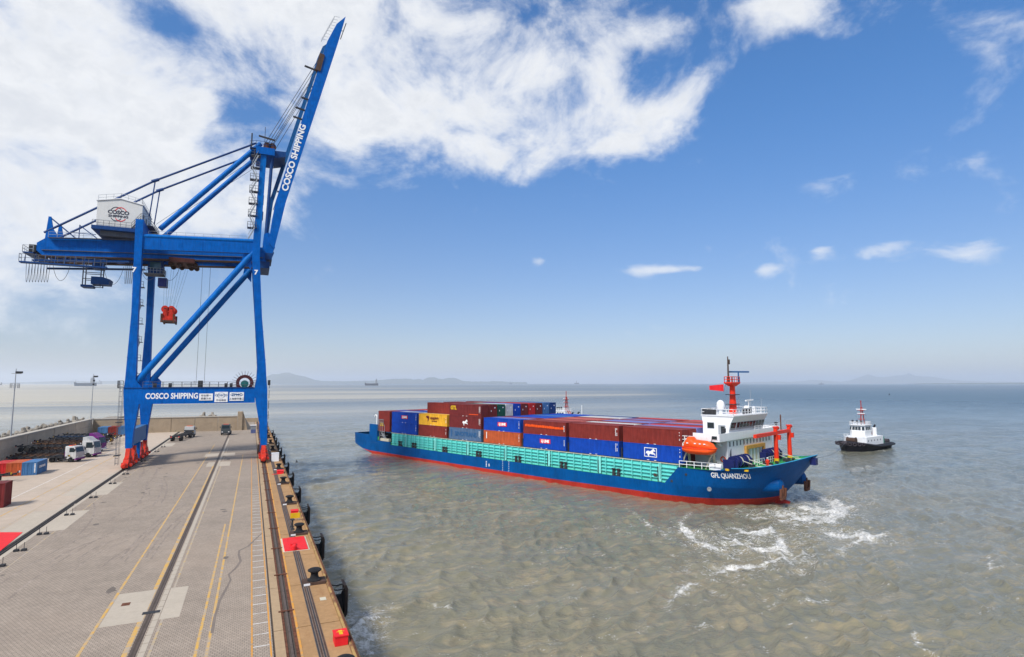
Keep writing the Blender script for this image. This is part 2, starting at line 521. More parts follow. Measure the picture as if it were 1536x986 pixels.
# ------------------------------------------------------------------ quay
PAVE = ground("paving_blocks", (0.345, 0.283, 0.225), 0.06, 0.20, (0.19, 0.15, 0.12), 0.42, (0.23, 0.20, 0.020), 0.5, wash=(0.335, 0.255, 0.19))
YARD = ground("yard_concrete", (0.46, 0.375, 0.295), 0.07, 0.16, (0.27, 0.21, 0.16), 0.3, None, 0.2, wash=(0.42, 0.33, 0.25))
PAD = ground("pad_concrete", (0.43, 0.37, 0.295), 0.3, 0.12, (0.22, 0.18, 0.14), 0.35)
APRON = ground("apron_concrete", (0.365, 0.215, 0.100), 0.35, 0.24, (0.22, 0.095, 0.032), 0.8, None, 0.2)
APRON2 = ground("apron_concrete_pale", (0.37, 0.26, 0.155), 0.35, 0.18, (0.2, 0.13, 0.07), 0.6, None, 0.2)
COPING = ground("quay_wall", (0.17, 0.14, 0.11), 0.6, 0.3, (0.05, 0.04, 0.03), 0.7, None, 0.5)
LINE_Y = worn_paint("line_yellow", (0.58, 0.33, 0.06), (0.36, 0.30, 0.24), 0.72)
LINE_YF = worn_paint("line_yellow_faded", (0.50, 0.33, 0.10), (0.36, 0.30, 0.24), 0.95)
LINE_O = worn_paint("line_orange", (0.62, 0.27, 0.03), (0.36, 0.24, 0.13), 0.6)
LINE_W = worn_paint("line_white", (0.62, 0.58, 0.53), (0.36, 0.30, 0.24), 0.5)
GROOVE = ground("groove", (0.085, 0.066, 0.054), 1.0, 0.3)

quay = kind(MB().box(-60, 5.72, -40, 252, -9.0, -0.16).build('quay', COPING), 'structure')
pv = kind(MB().box(-19.35, 1.72, -40, 252, -0.158, 0.0).build('paving', PAVE), 'structure')
yd = kind(MB().box(-60, -20.05, -40, 252, -0.158, 0.0).build('yard', YARD), 'structure')
# crane rail beds: steel rails lying in dark grooves
MB().box(-20.048, -19.352, -40, 252, -0.158, -0.05).build('rail_groove', GROOVE, quay)
RAILM = paint('rail_steel', (0.10, 0.075, 0.06), .5, .3, .3)
land_rail = MB()
for x in (-19.83, -19.56): land_rail.box(x - .045, x + .045, -40, 252, -0.05, 0.012)
land_rail.build('crane_rail', M['dark_steel'], quay)
for x0, x1 in ((-20.5, -20.054), (-19.346, -18.95)):
    MB().box(x0, x1, -40, 252, -0.01, 0.004).build('rail_kerb', PAD, quay)
# apron: two bands of cast slabs with open joints between them
gap = 7.92
y = 31.2 - 8 * gap
PITCHES = []
while y < 251: PITCHES.append((y, min(y + gap, 252))); y += gap
for k, (a, b) in enumerate(PITCHES):
    jz = random.uniform(-0.006, 0.006)
    MB().box(1.83, 2.36, a + .05, b - .05, -0.158, jz).build('apron_slab', APRON2, quay)
    MB().box(3.08, 5.70, a + .05, b - .05, -0.158, jz + .002).build('apron_slab', APRON, quay)
MB().box(1.725, 5.715, -40, 252, -0.159, -0.06).build('apron_bed', GROOVE, quay)
wr = MB().box(2.62, 2.76, -40, 252, -0.06, 0.02)
wr.build('crane_rail', RAILM, quay)
MB().box(2.37, 2.50, -40, 252, -0.06, -0.02).build('rail_edge_plate', M['rust'], quay)
MB().box(2.90, 3.07, -40, 252, -0.06, -0.004).build('rail_edge_plate', M['rust'], quay)
MB().box(3.10, 3.22, -40, 252, 0.0, 0.012).build('rail_line', LINE_O, quay)
for a, b in PITCHES[3:]:
    MB().cbox((2.69, a + 3.0, 0.03), (0.95, 0.16, 0.05)).build('rail_clip', M['rust'], quay)
# cable trench with its cover strips
for k, x in enumerate((4.00, 4.14, 4.28, 4.42)):
    MB().box(x, x + .075, -40, 250, 0.0, 0.02 + .004 * (k % 2)).build('trench_cover', M['brown_steel'] if k % 2 else M['dark_steel'], quay)
MB().box(3.97, 4.53, -40, 250, 0.0, 0.012).build('trench_bed', ground("trench_bed", (0.17, 0.125, 0.10), 0.8, 0.3), quay)
# quay edge: a steel kerb with worn yellow paint
edge = worn_paint("edge_kerb", (0.42, 0.27, 0.10), (0.14, 0.05, 0.03), 0.62, 0.9)
MB().box(5.722, 6.02, -40, 252, -0.6, 0.10).build('edge_kerb', edge, quay)
pipe = MB()
pipe.tube((5.9, -40, 0.16), (5.9, 252, 0.16), 0.06, 8)
pipe.build('edge_pipe', M['rust'], quay)


def line(x, y0, y1, w, m, x2=None, z=0.005):
    x2 = x if x2 is None else x2
    return MB().raw([(x - w / 2, y0, z), (x + w / 2, y0, z), (x2 + w / 2, y1, z), (x2 - w / 2, y1, z)], [(0, 1, 2, 3)]).build('painted_line', m, pv)


line(-8.25, 20, 160, 0.17, LINE_Y, -7.6)
line(-5.86, 20, 120, 0.26, LINE_Y, -5.7)
line(-4.62, 20, 150, 0.14, LINE_YF, -4.4)
line(-2.42, 20, 70, 0.16, LINE_Y, -1.95)
line(-1.80, 20, 135, 0.16, LINE_Y, -1.0)
line(-17.6, 20, 150, 0.12, LINE_YF)
line(0.62, 20, 130, 0.09, LINE_O)
line(1.60, 20, 130, 0.09, LINE_O)
for k in range(38):
    yy = 28.6 + 1.73 * k
    MB().raw([(0.68, yy, .005), (1.54, yy, .005), (1.54, yy + .11, .005), (0.68, yy + .11, .005)], [(0, 1, 2, 3)]).build('walkway_rung', LINE_W, pv)
# the middle drain: dark slot, pale kerb blocks beside it
MB().box(-5.62, -5.24, -40, 206, 0.0, 0.008).build('drain_slot', GROOVE, pv)
md = MB()
for x in (-5.53, -5.33): md.box(x - .045, x + .045, -40, 206, 0.008, 0.02)
md.build('drain_rail', RAILM, pv)
kb = None
for k in range(130):
    if kb is None:
        kb = MB().box(-.16, .16, 0.02, 1.16, 0, 0.014).build('kerb_block', PAD, pv, loc=(-4.98, 20, 0))
    else: part_copy(kb, (-4.98, 20 + 1.2 * k, random.uniform(0, .004)))
# repair pads
pads = [(-8.0, -5.72, 44.1, 50.3), (-4.78, -3.65, 44.0, 50.2), (-6.9, -5.72, 118.5, 124.8), (-4.78, -3.0, 118.5, 124.8), (-8.2, -5.72, 134.5, 140), (-4.78, -2.6, 134.5, 140)]
for a in pads: MB().box(*a, 0.0, 0.006).build('concrete_pad', PAD, pv)
for a in ((-18.94, -16.9, 74.2, 84.4), (-18.94, -17.2, 94.9, 105.6), (-18.94, -16.7, 160, 168)):
    MB().box(*a, 0.0, 0.006).build('concrete_pad', PAD, pv)
for a in ((-22.6, -20.52, 75.6, 86.0), (-22.4, -20.52, 96, 107.6)):
    MB().box(*a, 0.0, 0.006).build('concrete_pad', PAD, yd)
MB().box(-5.9, -4.9, 45.3, 45.75, 0.021, 0.03).build('steel_plate', M['dark_steel'], pv)
MB().box(-7.45, -6.95, 47.6, 48.2, 0.007, 0.012).build('manhole_cover', M['rust'], pv)
MB().box(4.95, 5.35, 43.1, 43.7, 0.01, 0.018).build('manhole_cover', M['cream'], quay)


def yline(p, q, w, m):
    p, q = Vector(p), Vector(q); d = (q - p).normalized(); n = Vector((-d.y, d.x, 0)) * w / 2
    MB().raw([p - n, p + n, q + n, q - n], [(0, 1, 2, 3)]).build('painted_line', m, yd)


yline((-28.2, 60, .005), (-27.3, 175, .005), 0.16, LINE_W)
yline((-25.4, 60, .005), (-25.0, 150, .005), 0.16, LINE_Y)
yline((-23.0, 60, .005), (-22.8, 120, .005), 0.14, LINE_YF)
# the dark tar seam wandering over the paving
crk = [gz(x, y) for x, y in ((318, 950), (322, 926), (330, 900), (341, 880), (346, 870), (343, 862), (354, 852), (361, 842), (358, 832), (359, 826), (372, 820), (380, 812), (393, 800))]
cm = MB()
for a, b in zip(crk[:-1], crk[1:]):
    d = (b - a).normalized(); n = Vector((-d.y, d.x, 0)) * random.uniform(.05, .10)
    up = Vector((0, 0, .007)); cm.raw([a - n + up, a + n + up, b + n + up, b - n + up], [(0, 1, 2, 3)])
cm.build('tar_seam', ground("tar", (0.19, 0.155, 0.13), 1.0), pv)

tyre = worn_paint("tyre_marks", (0.21, 0.165, 0.13), (0.34, 0.275, 0.22), 0.62, 0.9)
rk = random.Random(21)
for k in range(15):
    x0 = rk.uniform(-17, -7.5); y0 = rk.uniform(45, 115); ln = rk.uniform(8, 26); bend = rk.uniform(-3, 3); ww = rk.uniform(.10, .22)
    for off in (0, 1.9):
        tm_ = MB(); n = 12
        pts = [(x0 + off + bend * (q / n) ** 2, y0 + ln * q / n) for q in range(n + 1)]
        vs = [(x - ww / 2, y, .0015 + .0002 * k) for x, y in pts] + [(x + ww / 2, y, .0015 + .0002 * k) for x, y in pts]
        tm_.raw(vs, [(j, n + 1 + j, n + 2 + j, j + 1) for j in range(n)]); tm_.build('tyre_mark', tyre, pv)
oil = ground("oil_stain", (0.15, 0.125, 0.105), .8, .3)
for k in range(26):
    x0, y0 = rk.uniform(-18, -1), rk.uniform(38, 150); rx_ = rk.uniform(.12, .5); ry_ = rx_ * rk.uniform(.8, 2.4); n = 11
    vs = [(x0 + rx_ * rk.uniform(.5, 1.1) * math.cos(6.283 * q / n), y0 + ry_ * rk.uniform(.5, 1.1) * math.sin(6.283 * q / n), .0062) for q in range(n)]
    MB().raw(vs, [tuple(range(n))]).build('oil_stain', oil, pv)

# stands beside the landside rail
ORD = ['first', 'second', 'third', 'fourth', 'fifth', 'sixth', 'seventh', 'eighth', 'ninth', 'tenth', 'eleventh', 'twelfth', 'thirteenth', 'fourteenth', 'fifteenth', 'sixteenth']
st0 = None
for k, yy in enumerate((61.7, 66.6, 72.8, 82.0, 92.9, 104.4, 114.2, 131.5, 148.6, 158.8)):
    lb = 'small dark marker stand beside the landside crane rail, %s from the foreground' % ORD[k]
    if st0 is None:
        st0 = thing('rail_marker_stand', lb, 'stand', (-18.3, yy, 0), 0, 'marker stands along the landside rail')
        for dx in (-.3, .25): MB().cbox((dx, 0, .09), (.34, .42, .18)).build('base_block', M['dark_steel'], st0)
        for dx in (-.3, .25): MB().tube((dx, 0, .18), (dx, 0, .75), .025, 6).build('post', M['dark_steel'], st0)
    else: dup(st0, (-18.3, yy, 0), None, lb)

# bollards
bo0 = None
for k, yy in enumerate((31.6, 47.1, 62.5, 78.2, 93.9, 109.6, 125.3, 141, 156.7, 172.4, 188.1, 203.8, 219.5)):
    lb = 'black mushroom mooring bollard on its plinth by the quay edge, %s from the foreground' % ORD[k]
    if bo0 is None:
        bo0 = thing('mooring_bollard', lb, 'bollard', (4.92, yy, 0.0), 0, 'mooring bollards along the quay edge')
        MB().box(-.85, .80, -.6, .6, 0.0, .20).build('plinth', M['brown_steel'], bo0)
        b = MB().lathe([(.50, .20), (.50, .28), (.33, .38), (.27, .58), (.27, .74), (.40, .84), (.50, .90), (.50, .97), (.38, 1.04), (0.01, 1.08)], n=20)
        b.build('bollard_head', M['black'], bo0, smooth=True)
        MB().box(-.80, -.35, -.62, -.602, .03, .18).build('number_plate', M['print_white'], bo0)
    else: dup(bo0, (4.92, yy, 0), None, lb)

# fenders: rubber drum with a frontal panel hung on chains
fe0 = None
for k, yy in enumerate((36.6, 52.6, 69.6, 87.0, 102.8, 119.6, 135.2, 151.0, 166.8, 182.6, 198.4, 214.2, 230)):
    lb = 'black drum fender with a tall frontal panel on the quay wall, %s from the foreground' % ORD[k]
    if fe0 is None:
        fe0 = thing('quay_fender', lb, 'fender', (5.74, yy, -3.35), 0, 'fenders along the quay wall')
        MB().lathe([(.85, 0.0), (.85, .15), (.66, .25), (.66, 2.0), (.85, 2.1), (.85, 2.17)], (0, 0, -.3), 20, (1, 0, 0)).build('rubber_drum', M['black'], fe0, smooth=True)
        p = MB()
        p.loft([[(x, -.85, z), (x, .85, z), (x + .24, .85, z), (x + .24, -.85, z)] for x, z in ((2.05, -1.28), (2.19, -1.0), (2.19, 1.0), (2.05, 1.3))])
        p.build('frontal_panel', paint("panel_black", (0.03, 0.022, 0.02), 0.7, 0.4, 0.3), fe0)
        for s in (-1, 1):
            c = MB(); n = 8
            pts = [Vector((0.3 + 1.9 * t, s * .6, 1.9 - .9 * t - .45 * math.sin(math.pi * t))) for t in [q / n for q in range(n + 1)]]
            c.path(pts, .06, 6).build('chain', M['dark_steel'], fe0)
    else: dup(fe0, (5.74, yy, -3.35), None, lb)
# ladder on the wall and small things on the apron
ld = thing('wall_ladder', 'dark steel ladder fixed to the quay wall under the nearest fender', 'ladder', (5.76, 41.5, -3.5))
lm = MB()
for dy in (-.28, .28): lm.bar((.12, dy, -2.4), (.12, dy, 3.3), .07, .07, (0, 1, 0))
for q in range(18): lm.bar((.12, -.28, -2.2 + .31 * q), (.12, .28, -2.2 + .31 * q), .05, .05)
lm.build('ladder_frame', M['dark_steel'], ld)

pn = thing('power_pit_cover', 'large red steel pit cover beside the cable trench on the apron', 'cover', (4.3, 58.8, 0.03))
MB().box(-.55, .98, -2.3, 2.3, 0, .07).build('cover_plate', M['print_red'], pn)
MB().box(-1.0, -.56, -2.3, 2.3, 0, .05).build('side_plate', M['print_red'], pn)
MB().box(-1.15, 1.12, -2.45, 2.45, -.02, -.004).build('frame', M['cream'], pn)
hs = MB()
for dx, dy in ((-.35, -2.0), (-.35, -.6), (-.05, -2.0), (-.05, -.6)): hs.cbox((dx, dy, .16), (.16, .55, .2))
hs.lathe([(.22, .05), (.22, .4), (.15, .5)], (-.2, -2.2, 0), 12)
hs.build('hose_fitting', M['print_red'], pn)


def small_box(name, lb, x, yy, sx, sy, sz, m, m2=None):
    t = thing(name, lb, 'box', (x, yy, 0.01))
    MB().box(-sx / 2, sx / 2, -sy / 2, sy / 2, 0, sz).build('body', m, t)
    MB().box(-sx / 2 - .04, sx / 2 + .04, -sy / 2 - .04, sy / 2 + .04, sz, sz + .06).build('lid', m2 or m, t)
    return t


bx = small_box('fire_box', 'red equipment box at the quay edge in the near right corner', 5.3, 35.9, .72, .95, .5, M['print_red'])
MB().box(-.1, .1, -.3, .3, .562, .57).build('marking', M['yellow'], bx)
MB().box(-.22, .22, .05, .12, .572, .58).build('marking', M['yellow'], bx)
small_box('fire_box', 'small red equipment box by the quay edge near the yellow board', 5.1, 71.9, .75, .9, .42, M['print_red'])
small_box('fire_box', 'red flat box on a red strip across the apron', 5.0, 105.2, 1.0, 1.6, .4, M['print_red'])
MB().box(3.7, 5.2, 104.0, 104.35, .012, .05).build('warning_strip', M['print_red'], quay)
MB().box(3.7, 5.0, 131.4, 131.8, .012, .05).build('warning_strip', M['print_red'], quay)
small_box('white_cabinet', 'white square cabinet on the apron beside the water side bogies', 4.75, 121.6, 1.3, 1.2, 1.5, M['white'])
yb = thing('warning_board', 'yellow warning board on short legs beside a bollard', 'sign', (4.95, 68.6, 0))
MB().cbox((0, 0, .55), (1.0, .06, .55)).build('board', M['yellow'], yb)
for dx in (-.4, .4): MB().tube((dx, 0, 0), (dx, 0, .3), .03, 6).build('leg', M['galv'], yb)
sp = thing('valve_stand', 'dark valve stand with handwheels beside the yellow board', 'valve', (4.45, 64.6, 0))
v = MB()
for dy, hh in ((0, .95), (1.1, .8)):
    v.tube((0, dy, 0), (0, dy, hh), .06, 8); v.lathe([(.2, 0), (.2, .06)], (0, dy, hh), 12); v.lathe([(.22, 0), (.16, .16)], (0, dy, 0), 10)
v.build('valve_post', M['dark_steel'], sp)
# booth at the far end
bt = thing('guard_booth', 'small grey booth standing at the far end of the quay', 'booth', (1.1, 192, 0))
MB().box(-.7, .7, -.7, .7, 0, 1.1).build('wall', paint("booth_panel", (0.08, 0.10, 0.22), .5), bt)
for a in (-.66, .66):
    for b in (-.66, .66): MB().box(a - .05, a + .05, b - .05, b + .05, 1.1, 2.3).build('post', M['galv'], bt)
MB().box(-.6, .6, -.69, -.66, 1.12, 2.25).build('window', glass("booth_glass", (0.2, 0.22, 0.25)), bt)
MB().box(-.85, .85, -.85, .85, 2.3, 2.42).build('roof', M['white'], bt)
# beacon post at the far corner
bc = thing('quay_beacon', 'dark light beacon on the far corner of the quay', 'beacon', (5.4, 248, 0))
MB().tube((0, 0, 0), (0, 0, 2.2), .2, 8).build('post', M['dark_steel'], bc)
MB().lathe([(.2, 2.2), (.8, 2.6), (.9, 3.6), (.4, 4.2), (.1, 4.3)], n=10).build('lantern', M['dark_steel'], bc)
# red mat on the yard
rm = gz(34, 798)
mt = MB(); a, b, c, d = gz(34, 799), gz(-40, 799), gz(-40, 858), gz(-2, 829)
mt.loft([[Vector((q.x, q.y, zz)) for q in (a, b, c, d)] for zz in (0.006, 0.03)])
tag(mt.build('red_mat', M['print_red']), 'bright red mat lying on the yard beside the landside rail', 'mat')

# ------------------------------------------------------------------ sea walls
sw = thing('sea_wall', 'long grey concrete sea wall with a pale cap along the left of the yard', 'wall', (-42.3, 120, 0), 0, None, True)
for k in range(34):
    a = 2 + 6.0 * k
    if a > 206: break
    MB().box(-43.0 + .02 * (k % 2), -42.0 + .02 * ((k * 7) % 3), a + .04, min(a + 5.96, 205.9), 0, 2.55).build('wall_panel', M['concrete_wall'], sw)
    MB().box(-42.9 + .02 * (k % 2), -42.08 + .02 * ((k * 5) % 3), a + .04, min(a + 5.96, 205.9), 2.56, 4.35).build('wall_panel', M['concrete_wall'], sw)
MB().box(-43.2, -41.9, 2, 207, 4.352, 4.6).build('wall_cap', M['concrete_cap'], sw)
bw = thing('back_wall', 'tan concrete wall of large panels closing the far end of the yard', 'wall', (-23, 206.5, 0), 0, None, True)
xs = [-42.0, -35.5, -28.7, -22.0, -15.6, -9.2, -3.6]
for k in range(len(xs) - 1):
    for j, (z0, z1) in enumerate(((0, 2.35), (2.36, 4.35))):
        MB().box(xs[k] + .05, xs[k + 1] - .05, 206.0 + .05 * j, 207.2, z0, z1).build('wall_panel', M['back_wall'], bw)
MB().box(-42.6, -3.6, 205.9, 207.4, 4.352, 4.6).build('wall_cap', M['concrete_cap'], bw)
MB().prism([(205.5, 0), (207.6, 0), (207.6, 5.9), (205.5, 5.9)], lambda u, v, d: (d, u, v), -3.58, -2.2).build('end_block', M['back_wall'], bw)
eb = MB().raw([(-2.18, 206, 0), (-2.18, 222, 0), (-2.18, 222, 5.2), (-2.18, 206, 5.9), (-.6, 206, 0), (0.2, 222, 0), (-1.6, 222, 3.2), (-1.6, 206, 4.6)],
              [(0, 1, 2, 3), (4, 7, 6, 5), (0, 4, 5, 1), (3, 2, 6, 7), (0, 3, 7, 4), (1, 5, 6, 2)])
eb.build('buttress', M['back_wall'], bw)
pw = MB().box(-2.1, 5.3, 247.5, 248.3, 0, 1.5)
tag(pw.build('parapet_wall', M['back_wall']), 'low tan parapet wall at the very end of the quay', 'wall')

# tetrapods behind the sea wall
tp = MB()
dirs = [Vector((0, 0, 1)), Vector((.94, 0, -.33)), Vector((-.47, .82, -.33)), Vector((-.47, -.82, -.33))]
for d in dirs: tp.lathe([(.55, 0), (.50, .3), (.34, 1.25), (.30, 1.3)], (0, 0, 0), 8, d)
tme = tp.mesh('tetrapod'); tme.materials.append(M['tetra'])
rt = random.Random(3)
n_t = 0
for k in range(58):
    yy = 128 + k * 1.45 + rt.uniform(-.5, .5)
    for row in range(2):
        if rt.random() < (.12 if row == 0 else .35): continue
        o = bpy.data.objects.new('tetrapod', tme); COL.objects.link(o)
        o.location = (-45.4 - 1.9 * row + rt.uniform(-.4, .4), yy, 3.25 + rt.uniform(-.6, .9) - row * .3)
        o.rotation_euler = (rt.uniform(0, 6), rt.uniform(0, 6), rt.uniform(0, 6)); s = rt.uniform(.85, 1.2); o.scale = (s, s, s)
        tag(o, 'grey concrete tetrapod in the pile behind the left sea wall', 'tetrapod', 'tetrapods piled behind the sea wall')
for x in (-13.5, -11.0):
    o = bpy.data.objects.new('tetrapod', tme); COL.objects.link(o); o.location = (x, 208.6, 4.6); o.rotation_euler = (x, 2 * x, 1)
    tag(o, 'dark tetrapod tip showing over the back wall, %s of two' % ('left' if x < -12 else 'right'), 'tetrapod')
tb = MB().raw([(-43.2, 100, -9), (-75, 100, -9), (-75, 260, -9), (-43.2, 260, -9), (-43.2, 100, 2.6), (-48, 100, 2.6), (-48, 260, 2.6), (-43.2, 260, 2.6)],
              [(0, 1, 2, 3), (4, 7, 6, 5), (0, 4, 5, 1), (1, 5, 6, 2), (2, 6, 7, 3), (3, 7, 4, 0)])
kind(tb.build('breakwater_slope', M['tetra']), 'structure')

# lamp masts on the sea wall
def lamp_mast(px, ytop, ybase, lb):
    p = gy(px, ybase, 0.1 + (146 if px < 60 else 208))
    top = gy(px + 1, ytop, p.y).z
    t = thing('lamp_mast', lb, 'lamp post', (p.x, p.y, 4.0))
    h = top - 4.0
    MB().lathe([(.15, 0), (.10, h * .6), (.06, h)], n=8).build('pole', M['galv'], t)
    a = MB(); a.bar((-.7, 0, h - 1.0), (.9, 0, h - 1.0), .1, .1); a.build('cross_arm', M['galv'], t)
    for dx in (.25, .85):
        f = MB(); f.cbox((dx, -.1, h - .75), (.5, .45, .4)); f.build('floodlight', M['dark_steel'], t)
    if px < 60:
        b = MB(); b.rail([(-.6, -.5, h - 3.9), (.6, -.5, h - 3.9), (.6, .5, h - 3.9), (-.6, .5, h - 3.9), (-.6, -.5, h - 3.9)], .9, .6); b.build('cage', M['galv'], t)
    else:
        b = MB(); b.cbox((.2, -.1, h - 2.0), (.4, .4, .5)); b.cbox((.1, -.1, h - 3.1), (.35, .4, .5)); b.build('camera_box', M['dark_steel'], t)
    return t


lamp_mast(16, 553, 656, 'tall thin lamp mast with twin floodlights at the left end of the sea wall')
lamp_mast(136, 561, 630, 'tall thin lamp mast with camera boxes near the sea wall corner')
# ------------------------------------------------------------------ ship to shore crane
crane = thing('container_crane', 'tall blue ship to shore container crane with raised boom astride the quay', 'crane', (-8.5, 130, 0), 0, None, True)
CB = M['blue']; CT = M['blue_tube']
YN, YF = 122.0, 138.0                          # the two leg frames
GN, GF = 128.0, 134.2                          # the two girders


def sections(secs, y0, y1, name, m=CB):
    """a leg: (z, x0, x1) sections between y0 and y1"""
    return MB().loft([[(a, y0, z), (b, y0, z), (b, y1, z), (a, y1, z)] for z, a, b in secs]).build(name, m, crane)


LAND = [(3.5, -19.9, -18.95), (6.5, -20.05, -18.8), (11.2, -20.55, -18.25), (14.1, -20.7, -17.7), (14.3, -20.65, -18.0), (15.6, -20.55, -18.95), (27.6, -20.25, -19.2), (45.0, -20.5, -19.25)]
WATER = [(3.1, 2.1, 3.2), (6.5, 1.85, 3.15), (11.2, .95, 3.0), (13.8, .6, 2.9), (16.0, .95, 2.65), (18.5, .98, 2.45), (28.0, .2, 1.4), (39.5, -.85, .55), (44.5, -.75, .6)]
for nm, S in (('land', LAND), ('water', WATER)):
    sections(S, YN, YN + 1.5, 'leg'); sections(S, YF - .3, YF + 1.2, 'leg')
# welded joint bands round the legs
def interp_leg(S, z):
    return float(np.interp(z, [q[0] for q in S], [q[1] for q in S])), float(np.interp(z, [q[0] for q in S], [q[2] for q in S]))


for S in (LAND, WATER):
    for z in (8.6, 19.5, 25.0, 31.0, 36.5):
        a_, b_ = interp_leg(S, z)
        for y in (YN, YF - .3): MB().box(a_ - .035, b_ + .035, y - .035, y + 1.535, z, z + .16).build('joint_band', CB, crane)
# portal beams
for y in (YN + .02, YF - .28):
    MB().box(-18.4, .75, y, y + 1.46, 11.25, 14.08).build('portal_beam', CB, crane)
    b = MB().box(-20.8, .5, y - .12, y + 1.6, 14.085, 14.2); b.build('beam_top_plate', M['blue_dark'], crane)
for x in (-14.8, -11.2, -7.6, -4.0): MB().box(x, x + .10, YN - .012, YN + .01, 11.28, 14.05).build('web_stiffener', CB, crane)
hr = MB()
for yy in (YN - .05, YN + 1.55): hr.rail([(-17.8, yy, 14.2), (.4, yy, 14.2)], 1.05, 1.5)
hr.build('handrail', M['galv_dark'], crane)
ph = MB()
for x, s in ((-16.0, .5), (-13.6, .5), (-8.7, .8), (-4.4, .5), (-3.5, .5)): ph.cbox((x, YN + .6, 14.2 + s * .8), (s, .5, s * 1.6))
ph.build('lamp_box', M['dark_steel'], crane)
# sill beams between the legs of one side, low down
MB().box(-20.2, -19.0, YN + 1.52, YF - .32, 3.9, 6.7).build('sill_beam', M['grey_blue'], crane)
MB().box(2.15, 3.1, YN + 1.52, YF - .32, 3.6, 6.2).build('sill_beam', CB, crane)
# upper tie beams in the two frames with a round chord on top
for y in (YN, YF):
    rg = []
    for x, zb, zt in ((-19.3, 39.5, 41.7), (-.6, 40.5, 42.6)): rg.append([(x, y + .25, zb), (x, y + 1.2, zb), (x, y + 1.2, zt), (x, y + .25, zt)])
    MB().loft(rg).build('tie_beam', CB, crane)
    MB().tube((-19.25, y + .55, 42.0), (-.7, y + .55, 42.95), .42, 12).build('tie_chord', CT, crane, smooth=True)
hr = MB().rail([(-18.5, YN + 1.1, 42.2), (-2.0, YN + 1.1, 43.0)], 1.0, 1.5, .025); hr.build('handrail', M['galv'], crane)
for x in (-16.5, -13, -9.5, -6, -2.6): MB().bar((x, YN + .24, 39.75 + (x + 19.3) * .052), (x, YN + .24, 41.6 + (x + 19.3) * .05), .1, .06, (0, 1, 0)).build('web_stiffener', CB, crane)
# cross beams joining the frames at girder height
for x, z in ((-19.9, 42.3), (-.15, 42.6)):
    MB().box(x - .6, x + .6, YN + 1.52, YF - .32, z - 1.0, z + 1.0).build('cross_beam', CB, crane)
MB().box(-20.4, -19.4, YN + 1.52, YF - .32, 43.4, 45.0).build('cross_beam', CB, crane)
# diagonal braces
for y in (YN + .75, YF + .45):
    p = gy(206, 572, YN + .75); q = gy(383, 376, YN + .75)
    MB().tube((p.x, y, p.z), (q.x, y, q.z), .58, 16).build('diagonal_brace', CT, crane, smooth=True)
    MB().prism([(-19.2, 14.2), (-17.0, 14.2), (-17.0, 15.4), (-18.2, 16.8)], lambda u, v, d: (u, d, v), y - .12, y + .12).build('gusset', CB, crane)
    MB().prism([(-.9, 37.3), (-.9, 40.4), (-2.4, 40.3), (-2.6, 39.2)], lambda u, v, d: (u, d, v), y - .13, y + .13).build('gusset', CB, crane)
# trolley girders
for y in (GN, GF):
    rg = []
    for x, zb, zt in ((-36.3, 38.9, 40.3), (-35.2, 37.9, 41.2), (-20, 38.9, 42.4), (1.8, 40.1, 43.1)):
        rg.append([(x, y, zb), (x, y + 1.0, zb), (x, y + 1.0, zt), (x, y, zt)])
    MB().loft(rg).build('trolley_girder', CB, crane)
    MB().bar((-36, y + .5, 37.9), (1.8, y + .5, 40.0), 1.5, .18).build('trolley_rail', M['brown_steel'], crane)
    MB().bar((-35.5, y - .15, 39.0), (1.2, y - .15, 40.9), .25, .1).build('cable_tray', M['galv_dark'], crane)
for x in (-35.0, -27, -13, -6, 1.2):
    zb = 38.6 + (x + 35) * .06
    MB().box(x - .35, x + .35, GN + 1.02, GF - .02, zb, zb + 1.6).build('girder_tie', M['blue_dark'], crane)
MB().bar((-34.5, GN - .5, 41.25), (-21.5, GN - .5, 42.2), .8, .08).build('girder_walkway', M['galv_dark'], crane)
hr = MB().rail([(-34.5, GN - .85, 41.3), (-28.0, GN - .85, 41.75)], 1.0, 1.4, .028); hr.build('handrail', M['galv'], crane)
for y in (GN - .5, GF + 1.3):
    MB().bar((-36.5, y, 36.9), (-22, y, 37.9), .7, .3).build('festoon_beam', M['blue_dark'], crane)
# girder end: bracket, platform and back stay anchor frame
for y in (GN + .5, GF + .5):
    MB().prism([(-35.3, 41.2), (-33.0, 41.3), (-34.2, 43.2), (-34.6, 45.4), (-35.0, 45.4)], lambda u, v, d: (u, d, v), y - .15, y + .15).build('anchor_frame', CB, crane)
    a = MB(); a.bar((-34.8, y, 45.3), (-31.7, y, 42.6), .22, .22); a.build('anchor_brace', M['blue_dark'], crane)
sk = MB(); sk.tube((-30.4, GN + 1, 42.0), (-30.4, GN + 1, 44.5), .09, 6); sk.bar((-30.4, GN + 1, 44.4), (-27.6, GN + 1, 42.2), .16, .16); sk.bar((-31.4, GN + 1, 42.9), (-27.8, GN + 1, 42.9), .1, .1)
sk.build('davit_frame', M['blue_dark'], crane)
MB().box(-37.9, -36.4, GN - 1.2, GF + 2.0, 38.1, 38.3).build('end_platform', M['blue_dark'], crane)
hr = MB().rail([(-36.4, GN - 1.2, 38.3), (-37.9, GN - 1.2, 38.3), (-37.9, GF + 2.0, 38.3)], 1.2, 1.1, .03); hr.build('handrail', M['galv'], crane)
MB().box(-37.4, -36.4, GN, GF + 1, 38.6, 39.9).build('buffer_block', M['dark_steel'], crane)
MB().box(-38.0, -25.2, GN - 2.2, GN - 1.0, 36.15, 36.4).build('service_platform', M['blue_dark'], crane)
hr = MB().rail([(-38.0, GN - 1.0, 36.4), (-38.0, GN - 2.2, 36.4), (-25.2, GN - 2.2, 36.4)], 1.3, .9, .03); hr.build('handrail', M['galv_dark'], crane)
